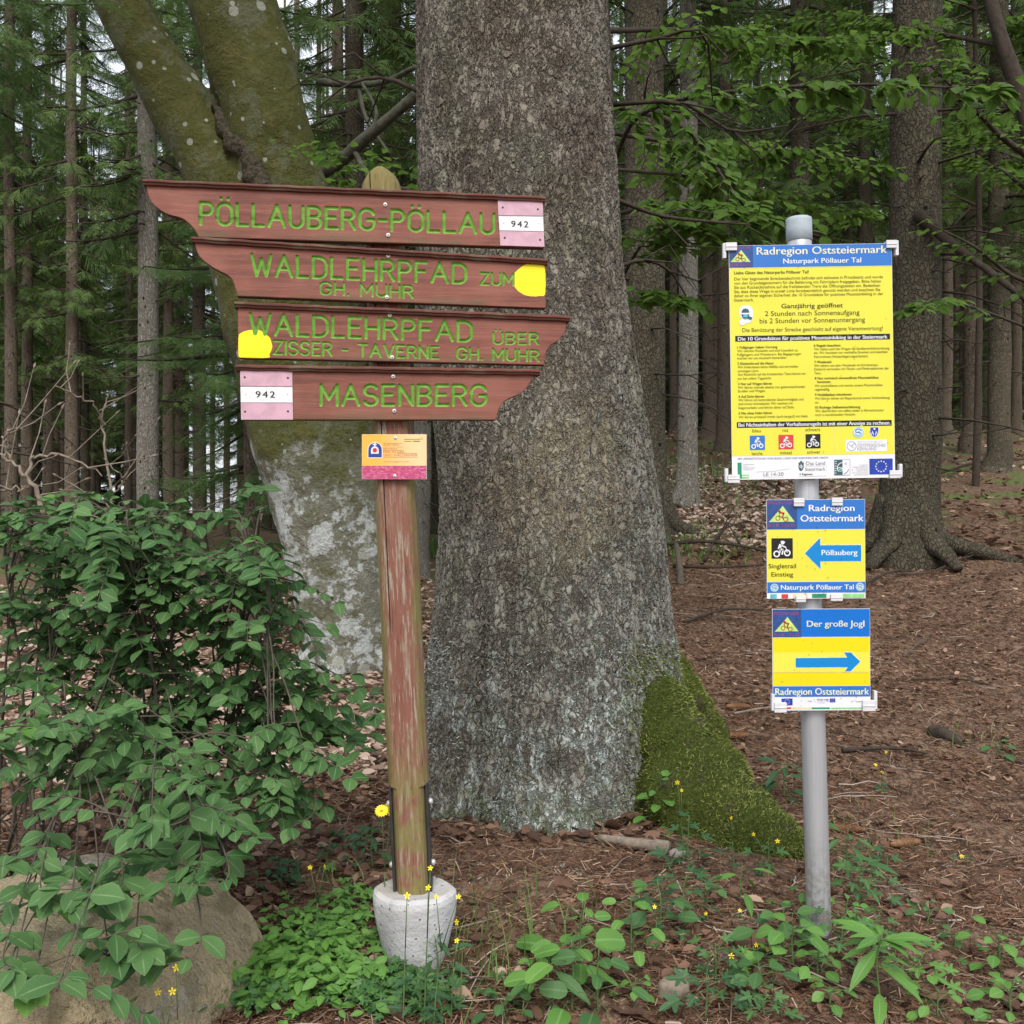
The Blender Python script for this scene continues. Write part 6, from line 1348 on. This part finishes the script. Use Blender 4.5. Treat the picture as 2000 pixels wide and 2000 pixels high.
class Panel:
    """flat sign; artwork is given in crop pixels of the photo and laid square to the panel"""
    def __init__(s, conv, TL, TR, BL, BR, Y):
        s.Y = Y; s.k = Y / 2000; s.conv = conv
        pts = [np.array(conv(*p)) for p in (TL, TR, BL, BR)]; s.c = sum(pts) / 4
        a = math.atan2(pts[1][1] - pts[0][1], pts[1][0] - pts[0][0]); b = math.atan2(pts[2][0] - pts[0][0], pts[2][1] - pts[0][1]); s.roll = (a - b) / 2
        s.W = (np.linalg.norm(pts[1] - pts[0]) + np.linalg.norm(pts[3] - pts[2])) / 2 * s.k; s.H = (np.linalg.norm(pts[2] - pts[0]) + np.linalg.norm(pts[3] - pts[1])) / 2 * s.k
        M_ = np.column_stack([pts[1] - pts[0], pts[2] - pts[0]]); s.inv = np.linalg.inv(M_); s.o = pts[0]
        s.mb = MB(); s.lv = 0; t_ = .003
        w, h = s.W / 2, s.H / 2; s.mb.box((-w, 0, -h), (w, t_, h), IX['white'])
    def q(s, x, y, conv=None):
        ab = s.inv @ (np.array((conv or s.conv)(x, y)) - s.o); return np.array([(ab[0] - .5) * s.W, (.5 - ab[1]) * s.H])
    def y(s, lvl): return -.00035 * lvl
    def rect(s, x0, y0, x1, y1, m, lvl=1, conv=None):
        a, b = s.q(x0, y1, conv), s.q(x1, y0, conv); a, b = np.maximum(a, [-s.W / 2 + .0008, -s.H / 2 + .0008]), np.minimum(b, [s.W / 2 - .0008, s.H / 2 - .0008])
        sheet(s.mb, [(a[0], a[1]), (b[0], a[1]), (b[0], b[1]), (a[0], b[1])], s.y(lvl), IX[m])
    def poly(s, pts, m, lvl=2, conv=None): sheet(s.mb, [tuple(s.q(*p, conv)) for p in pts][::-1], s.y(lvl), IX[m])
    def disc(s, x, y, r, m, lvl=2, conv=None, sx=1., n=26):
        c = s.q(x, y, conv); r = r * s.kc; sheet(s.mb, [(c[0] + r * sx * math.cos(t_), c[1] + r * math.sin(t_)) for t_ in np.linspace(0, 2 * np.pi, n, endpoint=False)], s.y(lvl), IX[m])
    def ring(s, x, y, r0, r1, m, lvl=2, conv=None, n=28, a0=0, a1=360):
        c = s.q(x, y, conv); r0, r1 = r0 * s.kc, r1 * s.kc; T = np.linspace(R(a0), R(a1), n + 1)
        V = [(c[0] + r * math.cos(t_), s.y(lvl), c[1] + r * math.sin(t_)) for r in (r0, r1) for t_ in T]; s.mb.add(V, [(k, n + 1 + k, n + 2 + k, k + 1) for k in range(n)], IX[m])
    def line(s, x0, y0, x1, y1, w, m, lvl=3, conv=None):
        a, b = s.q(x0, y0, conv), s.q(x1, y1, conv); d = norm(b - a); e = np.array([-d[1], d[0]]) * w * s.kc / 2; d = d * w * s.kc * .35
        sheet(s.mb, [tuple(a - d - e), tuple(b + d - e), tuple(b + d + e), tuple(a - d + e)], s.y(lvl), IX[m])
    def text(s, tx, x0, x1, yb, cap, m='ink', bold=0., lvl=3, conv=None, spacing=1.):
        a, b = s.q(x0, yb, conv), s.q(x1, yb, conv); text_at(s.mb, tx, a[0], b[0], (a[1] + b[1]) / 2, cap * s.kc, s.y(lvl), IX[m], bold, spacing)
    def rider(s, cx, cy, u, body, wheel, lvl=4, conv=None):
        """mountain biker pictogram, u: half width of the wheelbase; faces right"""
        for sg in (-1, 1): s.ring(cx + sg * .62 * u, cy + (.42 - .06 * sg) * u, .24 * u, .40 * u, wheel, lvl, conv)
        L_ = lambda a, b, c, d, w, m=body: s.line(cx + a * u, cy + b * u, cx + c * u, cy + d * u, w * u, m, lvl + 1, conv)
        L_(-.18, -.55, -.30, -.20, .36); L_(-.05, -.52, .42, -.32, .15); L_(-.28, -.12, .10, -.02, .22); L_(.12, -.02, .02, .50, .17); L_(-.26, -.05, -.22, .3, .12); L_(.46, -.26, .62, .30, .10)
        s.disc(cx + .08 * u, cy - .86 * u, .22 * u, body, lvl + 1, conv); s.line(cx - .1 * u, cy - 1.0 * u, cx + .3 * u, cy - .92 * u, .14 * u, body, lvl + 2, conv)
    def logo(s, x0, y0, x1, y1, tri, conv=None, top=True):
        s.rect(x0, y0, x1, y1, 'navy', 3, conv); (ax_, ay), (bx, by), (cx, cy) = tri; w = cx - ax_; h = ay - by
        s.poly([(ax_, ay), (bx - .10 * w, by + .20 * h), (bx - .06 * w, by + .14 * h), (bx, by), (cx, cy)], 'lime', 4, conv)
        mx, my = (ax_ + cx) / 2, ay - h * .36; u = w * .21
        for sg, dy in ((-1, .35), (1, .55)): s.ring(mx + sg * .72 * u, my + dy * u, .33 * u, .46 * u, 'rust', 6, conv)
        L_ = lambda a, b, c, d, ww, m='rust': s.line(mx + a * u, my + b * u, mx + c * u, my + d * u, ww * u, m, 6, conv)
        L_(-.35, -.75, .35, -.55, .34, 'red'); L_(.35, -.5, .15, .0, .26); L_(.15, 0, .3, .5, .2, 'red'); L_(-.35, -.7, -.5, -.1, .14); L_(-.5, -.1, .1, .3, .10, 'ink'); s.disc(mx - .48 * u, my - .95 * u, .22 * u, 'rust', 6, conv)
    def finish(s, name, label, clips, conv=None):
        r = np.random.default_rng(int(s.c[1]))                       # fly specks and grit
        for k in range(34):
            c = r.uniform(-.47, .47, 2) * [s.W, s.H]; q_ = r.uniform(.0004, .0011); sheet(s.mb, [(c[0] + q_ * math.cos(t_), c[1] + q_ * 1.4 * math.sin(t_)) for t_ in np.linspace(0, 2 * np.pi, 7, endpoint=False)], s.y(9), IX['ink'])
        o = s.mb.build(name, SML, ms, False); o['label'] = label
        o.location = P(s.c[0], s.c[1], s.Y); o.rotation_euler = (0, s.roll, 0)
        for x0, y0, x1, y1, side in clips:
            a, b = s.q(x0, y1, conv), s.q(x1, y0, conv); m = MB(); h = b[1] - a[1]
            m.box((a[0], -.0075, a[1]), (b[0], -.0012, b[1])); m.box((a[0], -.0062, a[1] + h * .42), (b[0], -.0090, a[1] + h * .58))
            zt = s.H / 2 if b[1] > 0 else -s.H / 2
            if b[1] > 0: m.box((a[0] + .001, -.0012, zt + .0006), (b[0] - .001, .016, max(b[1] - .001, zt + .003)))
            else: m.box((a[0] + .001, -.0012, min(a[1] + .001, zt - .003)), (b[0] - .001, .016, zt - .0006))
            if side: xs = a[0] - .006 if side < 0 else b[0] - .002; m.box((xs, -.003, a[1] - (h * .9 if b[1] > 0 else -h * .15)), (xs + .008, .012, b[1] + (0 if b[1] > 0 else h * .8)))
            c_ = m.build('clip', CLIP, o, False); bd = c_.modifiers.new('round', 'BEVEL'); bd.width = .0012; bd.segments = 2
        return o

PYF = PY - Rp - .018                                            # the signs stand in front of the pole
K3 = 400 / 1932; c3 = lambda x, y: (1390 + x * K3, 410 + y * K3); c4 = lambda x, y: (1390 + x * K3, 660 + y * K3)
d4 = 250 / K3                                                   # the lower crop starts 250 photo px further down
p = Panel(c3, (150, 330), (1685, 322), (205, 1335 + d4), (1745, 1320 + d4), PYF); p.kc = K3 * p.k
p.rect(140, 300, 1760, 1118 + d4 - 6, 'yellow'); p.rect(140, 300, 1760, 540, 'blue', 2); p.rect(140, 540, 1760, 545, 'cream', 2)
p.logo(150, 300, 376, 538, ((165, 487), (265, 372), (357, 487))); p.text('MOUNTAIN', 190, 350, 362, 22, 'magenta', .01, 4, None, 1.2); p.text('BIKING', 165, 357, 525, 22, 'magenta', .01, 4, None, 1.4)
p.text('Radregion Oststeiermark', 415, 1640, 416, 70, 'cream', .016); p.text('Naturpark Pöllauer Tal', 665, 1398, 502, 46, 'white', .016)
p.text('Liebe Gäste des Naturparks Pöllauer Tal!', 203, 905, 600, 28, 'ink', .018)
for tx, x1, yb in (('Der hier beginnende Streckenabschnitt befindet sich teilweise in Privatbesitz und wurde', 1605, 655), ('von den Grundeigentümern für die Befahrung mit Fahrrädern freigegeben. Bitte halten', 1585, 695), ('Sie aus Rücksichtnahme auf die freilebenden Tiere die Öffnungszeiten ein. Bedenken', 1578, 735), ('Sie, dass diese Wege in erster Linie forstbetrieblich genutzt werden und beachten Sie', 1580, 775), ('daher zu Ihrer eigenen Sicherheit die 10 Grundsätze für positives Mountainbiking in der', 1610, 814), ('Steiermark.', 390, 858)):
    p.text(tx, 205, x1, yb, 27, 'ink', .006)
p.text('Ganzjährig geöffnet', 652, 1230, 925, 42, 'ink', .016); p.text('2 Stunden nach Sonnenaufgang', 497, 1388, 996, 45, 'ink', .004); p.text('bis 2 Stunden vor Sonnenuntergang', 448, 1440, 1064, 45, 'ink', .004); p.text('Die Benützung der Strecke geschieht auf eigene Verantwortung!', 285, 1608, 1144, 36, 'ink', .003)
p.rect(220, 1176, 1676, 1238, 'black', 2); p.text('Die 10 Grundsätze für positives Mountainbiking in der Steiermark', 245, 1652, 1225, 34, 'white', .02)
p.disc(318, 960, 68, 'white', 2, None, 1.); p.disc(330, 1010, 56, 'white', 3, None, .95); p.disc(285, 1055, 30, 'white', 4)
p.disc(312, 985, 40, 'eu', 5, None, .85); p.disc(312, 962, 36, 'teal', 6, None, 1.); p.disc(312, 1000, 26, 'cyan', 7, None, .85); p.line(278, 975, 346, 975, 14, 'white', 8); p.line(340, 1010, 365, 1020, 26, 'teal', 6); p.line(292, 1012, 330, 1012, 9, 'teal', 8)
LC = [('1 Fußgänger haben Vorrang', 240, 617, 95, 1), ('Wir nehmen Rücksicht und sind freundlich zu', 240, 810, 128, 0), ('Fußgängern und Wanderern. Bei Begegnungen', 240, 840, 163, 0), ('machen wir uns akustisch bemerkbar.', 240, 710, 197, 0), ('2 Rücksicht auf die Natur', 243, 585, 248, 1), ('Wir hinterlassen keine Abfälle und vermeiden', 245, 815, 281, 0), ('unnötigen Lärm.', 245, 445, 318, 0), ('Aus Rücksicht auf die freilebenden Tiere fahren wir', 247, 888, 350, 0), ('nur bei vollem Tageslicht.', 247, 565, 389, 0), ('3 Nur auf Wegen fahren', 250, 568, 440, 1), ('Wir fahren niemals abseits von gekennzeichneten', 250, 880, 473, 0), ('Straßen und Wegen.', 250, 510, 508, 0), ('4 Auf Sicht fahren', 254, 495, 560, 1), ('Wir fahren mit kontrollierter Geschwindigkeit und', 255, 867, 592, 0), ('sind immer bremsbereit. Wir rechnen mit', 255, 768, 628, 0), ('Gegenverkehr und fahren daher auf Sicht.', 255, 782, 665, 0), ('5 Nie ohne Helm fahren', 258, 573, 717, 1), ('Wir fahren prinzipiell immer (auch bergauf) mit Helm.', 258, 915, 752, 0),
      ('6 Regeln beachten', 960, 1210, 85, 1), ('Wir halten auch bei Wegen die Straßenverkehrsordnung', 962, 1670, 118, 0), ('ein. Wir benützen nur markierte Strecken und beachten', 962, 1655, 152, 0), ('Fahrverbote (Holzschlägerungsarbeiten).', 965, 1475, 190, 0), ('7 Weidevieh', 967, 1127, 241, 1), ('Wir nähern uns dem Weidevieh im Schritttempo.', 967, 1568, 274, 0), ('Dadurch vermeiden wir Flucht- und Panikreaktionen der', 967, 1670, 307, 0), ('Tiere.', 968, 1030, 346, 0), ('8 Nur technisch einwandfreie Mountainbikes', 972, 1573, 393, 1), ('benützen', 998, 1120, 428, 1), ('Wir kontrollieren und warten unsere Mountainbikes', 972, 1610, 464, 0), ('regelmäßig.', 972, 1115, 500, 0), ('9 Notfallpaket mitnehmen', 975, 1320, 549, 1), ('Wir führen immer ein Reparaturset sowie Verbandszeug', 976, 1680, 584, 0), ('mit.', 977, 1012, 622, 0), ('10 Richtige Selbsteinschätzung', 980, 1403, 669, 1), ('Wir überfordern uns selbst weder in fahrtechnischer', 980, 1628, 702, 0), ('noch in konditioneller Hinsicht.', 980, 1360, 739, 0)]
for tx, x0, x1, yb, b in LC: p.text(tx, x0, x1, yb, 23, 'ink', .02 if b else .006, 3, c4)
p.rect(243, 783, 1700, 845, 'black', 2, c4); p.text('Bei Nichteinhalten der Verhaltensregeln ist mit einer Anzeige zu rechnen.', 258, 1688, 831, 35, 'white', .02, 3, c4)
for tx, x0, x1, yb in (('blau', 390, 470, 888), ('rot', 673, 727, 886), ('schwarz', 888, 1028, 882), ('leicht', 387, 488, 1103), ('mittel', 653, 762, 1098), ('schwer', 907, 1032, 1094)): p.text(tx, x0, x1, yb, 30, 'ink', .004, 3, c4)
for m_, x0, y0, x1, y1 in (('blue', 368, 918, 507, 1056), ('red', 638, 914, 776, 1052), ('black', 893, 909, 1030, 1046)): p.rect(x0, y0, x1, y1, m_, 2, c4); p.rider((x0 + x1) / 2, (y0 + y1) / 2 + 8, 56, 'white', 'white', 3, c4)
p.line(1165, 850, 1168, 1070, 3, 'beige', 2, c4)
def emblem(cx, cy, r, conv=None):
    p.disc(cx, cy, r, 'white', 3, conv); p.ring(cx, cy, r * .80, r * .92, 'cyan', 4, conv); p.ring(cx, cy, r * .48, r * .66, 'blue', 4, conv, 20, 20, 160); p.ring(cx, cy, r * .48, r * .66, 'cyan', 4, conv, 20, 200, 340); p.line(cx - r * .5, cy - r * .05, cx + r * .5, cy + r * .15, r * .16, 'blue', 5, conv); p.disc(cx + r * .1, cy - r * .12, r * .16, 'cyan', 5, conv)
emblem(1387, 897, 53, c4)
p.poly([(1495, 847), (1580, 847), (1580, 905), (1570, 930), (1538, 950), (1505, 930), (1495, 905)], 'white', 2, c4); p.poly([(1500, 852), (1575, 852), (1575, 904), (1565, 926), (1538, 943), (1511, 926), (1500, 904)], 'eu', 3, c4)
for dx in (-18, 18): p.line(1538 + dx, 885, 1538 + dx - 10, 925, 6, 'white', 4, c4); p.line(1538 + dx, 885, 1538 + dx + 10, 925, 6, 'white', 4, c4)
p.disc(1538, 867, 9, 'white', 4, c4)
p.rect(1272, 967, 1656, 1080, 'white', 2, c4); p.ring(1325, 1027, 40, 45, 'grey', 3, c4); p.line(1325, 1027, 1352, 1003, 6, 'grey', 3, c4); p.line(1300, 1010, 1345, 1045, 5, 'grey', 3, c4)
p.text('ZEITKULTUR.AT', 1380, 1610, 1007, 28, 'pale', .0, 3, c4); p.text('OSTSTEIRISCHES', 1380, 1645, 1037, 26, 'grey', .0, 3, c4); p.text('KERNLAND', 1380, 1560, 1067, 26, 'grey', .0, 3, c4)
p.text('MIT UNTERSTÜTZUNG VON BUND, LAND UND EUROPÄISCHER UNION', 255, 1105, 1143, 17, 'grey', .012, 3, c4)
p.rect(256, 1172, 290, 1322, 'green', 2, c4); p.rect(292, 1286, 360, 1322, 'lightgreen', 2, c4); p.line(300, 1304, 350, 1304, 8, 'white', 3, c4)
for k, w in enumerate((100, 40, 108, 92)): p.line(308, 1190 + 16 * k, 308 + w, 1190 + 16 * k, 5, 'pale', 2, c4)
p.text('LE 14-20', 497, 687, 1299, 31, 'grey', .002, 3, c4); p.line(430, 1262, 600, 1256, 3, 'pale', 2, c4); p.line(600, 1256, 745, 1232, 3, 'pale', 2, c4); p.line(500, 1312, 688, 1312, 2, 'pale', 2, c4)
p.poly([(828, 1175), (876, 1175), (876, 1225), (866, 1248), (851, 1258), (836, 1248), (828, 1225)], 'teal', 2, c4); p.ring(851, 1215, 8, 14, 'white', 3, c4); p.line(851, 1190, 858, 1240, 4, 'white', 3, c4); p.disc(851, 1170, 9, 'teal', 2, c4)
p.text('Das Land', 900, 1078, 1202, 35, 'grey', .004, 3, c4); p.text('Steiermark', 890, 1080, 1255, 31, 'grey', .004, 3, c4); p.line(890, 1170, 890, 1212, 2, 'pale', 2, c4); p.line(890, 1212, 1090, 1212, 2, 'pale', 2, c4); p.line(1090, 1212, 1090, 1260, 2, 'pale', 2, c4); p.text('→ Regionen', 832, 958, 1296, 19, 'black', .014, 3, c4); p.line(832, 1308, 1090, 1306, 2, 'grey', 2, c4)
p.rect(1165, 1152, 1312, 1302, 'grey', 2, c4); p.rect(1240, 1156, 1308, 1298, 'white', 3, c4); p.rect(1169, 1156, 1240, 1298, 'teal', 3, c4)
for k in range(6): p.line(1168, 1170 + 22 * k, 1184, 1170 + 22 * k, 5, 'white', 4, c4)
p.ring(1245, 1235, 50, 57, 'white', 4, c4, 20, 95, 200); p.ring(1245, 1235, 50, 56, 'teal', 4, c4, 20, 280, 350); p.disc(1216, 1246, 22, 'white', 5, c4, 1.2); p.disc(1216, 1246, 17, 'green', 6, c4, 1.2); p.line(1198, 1258, 1238, 1232, 4, 'white', 7, c4)
for a in range(4): p.line(1270 - 16 * math.cos(a * .8), 1192 - 16 * math.sin(a * .8), 1270 + 16 * math.cos(a * .8), 1192 + 16 * math.sin(a * .8), 3, 'pale', 4, c4)
for k, (tx, w) in enumerate((('Europäischer', 80), ('Landwirtschaftsfonds', 148), ('Entwicklung des', 112), ('ländlichen Raums:', 105), ('Hier investiert Europa in', 146), ('die ländlichen Gebiete', 128))): p.text(tx, 1483 - w, 1483, 1210 + 18.5 * k, 10, 'grey', .004, 3, c4)
def eu(x0, y0, x1, y1, conv, lvl=2, sw=5):
    p.rect(x0, y0, x1, y1, 'eu', lvl, conv); cx, cy, r = (x0 + x1) / 2, (y0 + y1) / 2, (y1 - y0) * .33
    for k in range(12):
        a = k * np.pi / 6; sx_, sy_ = cx + r * math.cos(a), cy + r * math.sin(a); s_ = sw
        p.poly([(sx_ + s_ * (1 if j % 2 == 0 else .42) * math.sin(j * np.pi / 5), sy_ - s_ * (1 if j % 2 == 0 else .42) * math.cos(j * np.pi / 5)) for j in range(10)], 'cream', lvl + 1, conv)
eu(1497, 1147, 1713, 1297, c4, 2, 10)
p.finish('sign_panel', 'tall yellow sign full of German rules under a blue heading', [(118, 306, 222, 382, -1), (1628, 297, 1724, 372, 1), (160, 1288 + d4, 270, 1366 + d4, -1), (1680, 1260 + d4, 1783, 1336 + d4, 1)])

K5 = 280 / 1229; c5 = lambda x, y: (1460 + x * K5, 960 + y * K5)
p = Panel(c5, (162, 70), (998, 66), (168, 920), (1020, 915), PYF); p.kc = K5 * p.k
p.rect(150, 325, 1030, 770, 'yellow'); p.rect(150, 50, 1030, 324, 'blue', 2); p.logo(150, 50, 421, 324, ((182, 262), (298, 122), (400, 258))); p.text('MOUNTAIN', 178, 388, 110, 24, 'magenta', .01, 4, None, 1.1); p.text('BIKING', 180, 400, 303, 26, 'magenta', .01, 4, None, 1.5)
p.text('Radregion', 522, 908, 168, 54, 'white', .018); p.text('Oststeiermark', 452, 985, 256, 56, 'white', .018)
p.line(426, 330, 428, 768, 2.5, 'beige', 2); p.rect(205, 400, 385, 576, 'black', 2); p.rider(293, 500, 72, 'white', 'white', 3)
p.text('Singletrail', 180, 412, 657, 37, 'ink', .012); p.text('Einstieg', 204, 388, 728, 37, 'ink', .012)
p.poly([(480, 530), (622, 385), (622, 455), (972, 453), (972, 602), (625, 604), (627, 678)], 'cream', 2); p.poly([(488, 530), (616, 397), (618, 461), (966, 459), (966, 597), (620, 598), (621, 664)], 'arrow', 3); p.text('Pöllauberg', 630, 933, 545, 45, 'white', .018, 4)
p.rect(150, 773, 1030, 869, 'blue', 2); p.text('Naturpark Pöllauer Tal', 285, 902, 840, 41, 'white', .018); emblem(230, 825, 35); emblem(956, 817, 36)
for m_, a, b, c_, d in (('cyan', 195, 880, 250, 916), ('red', 291, 880, 346, 916), ('beige', 388, 878, 510, 914), ('green', 550, 876, 672, 912), ('lightgreen', 800, 876, 994, 911)): p.rect(a, b, c_, d, m_, 2)
p.finish('sign_panel', 'square yellow sign with a blue arrow to the left reading Pöllauberg', [(389, 56, 478, 128, 0), (711, 53, 803, 122, 0), (408, 892, 493, 948, 0), (703, 877, 804, 938, 0)])
p = Panel(c5, (212, 1008), (1047, 1003), (216, 1882), (1057, 1870), PYF); p.kc = K5 * p.k
p.rect(200, 1252, 1070, 1668, 'yellow_deep'); p.rect(200, 990, 1070, 1248, 'blue2', 2); p.rect(200, 1248, 1070, 1256, 'cream', 2); p.logo(200, 990, 458, 1250, ((233, 1202), (340, 1075), (435, 1198))); p.text('MOUNTAIN', 228, 436, 1058, 24, 'magenta', .01, 4, None, 1.1); p.text('BIKING', 230, 440, 1240, 25, 'magenta', .01, 4, None, 1.5)
p.text('Der große Jogl', 508, 997, 1158, 51, 'cream', .018); p.rect(222, 1376, 1040, 1552, 'yellow_label', 2); p.line(222, 1553, 1040, 1553, 2, 'beige', 3)
p.poly([(405, 1423), (838, 1418), (815, 1374), (886, 1374), (970, 1458), (884, 1549), (822, 1549), (842, 1513), (405, 1516)], 'cream', 3); p.poly([(411, 1429), (850, 1424), (827, 1380), (882, 1380), (961, 1458), (880, 1542), (832, 1542), (856, 1507), (411, 1510)], 'arrow', 4)
p.rect(200, 1668, 1070, 1764, 'blue', 2); p.text('Radregion Oststeiermark', 238, 1037, 1744, 56, 'cream', .018)
eu(290, 1777, 385, 1836, c5, 2, 4); eu(703, 1776, 750, 1810, c5, 2, 2.5); p.text('Interreg', 596, 692, 1794, 20, 'eu', .004); p.line(598, 1804, 690, 1804, 4, 'pale', 2); p.line(598, 1815, 660, 1815, 4, 'pale', 2); p.line(520, 1800, 545, 1800, 12, 'pale', 2); p.line(565, 1785, 582, 1808, 4, 'pale', 2); p.line(890, 1798, 930, 1796, 5, 'pale', 2); p.line(930, 1806, 985, 1800, 5, 'grey', 2)
for m_, a, b in (('red', 240, 374), ('beige', 380, 540), ('green', 548, 703), ('lightgreen', 712, 990)): p.rect(a, 1853, b, 1868, m_, 2)
p.finish('sign_panel', 'square yellow sign with a blue arrow to the right reading Der große Jogl', [(226, 1808, 330, 1896, -1), (977, 1788, 1087, 1884, 1)])
for yb in (.35, .62, .96, 1.08, 1.16):                          # pole brackets behind the signs
    pass
bpy.data.objects.remove(_fo); bpy.data.curves.remove(_fc)
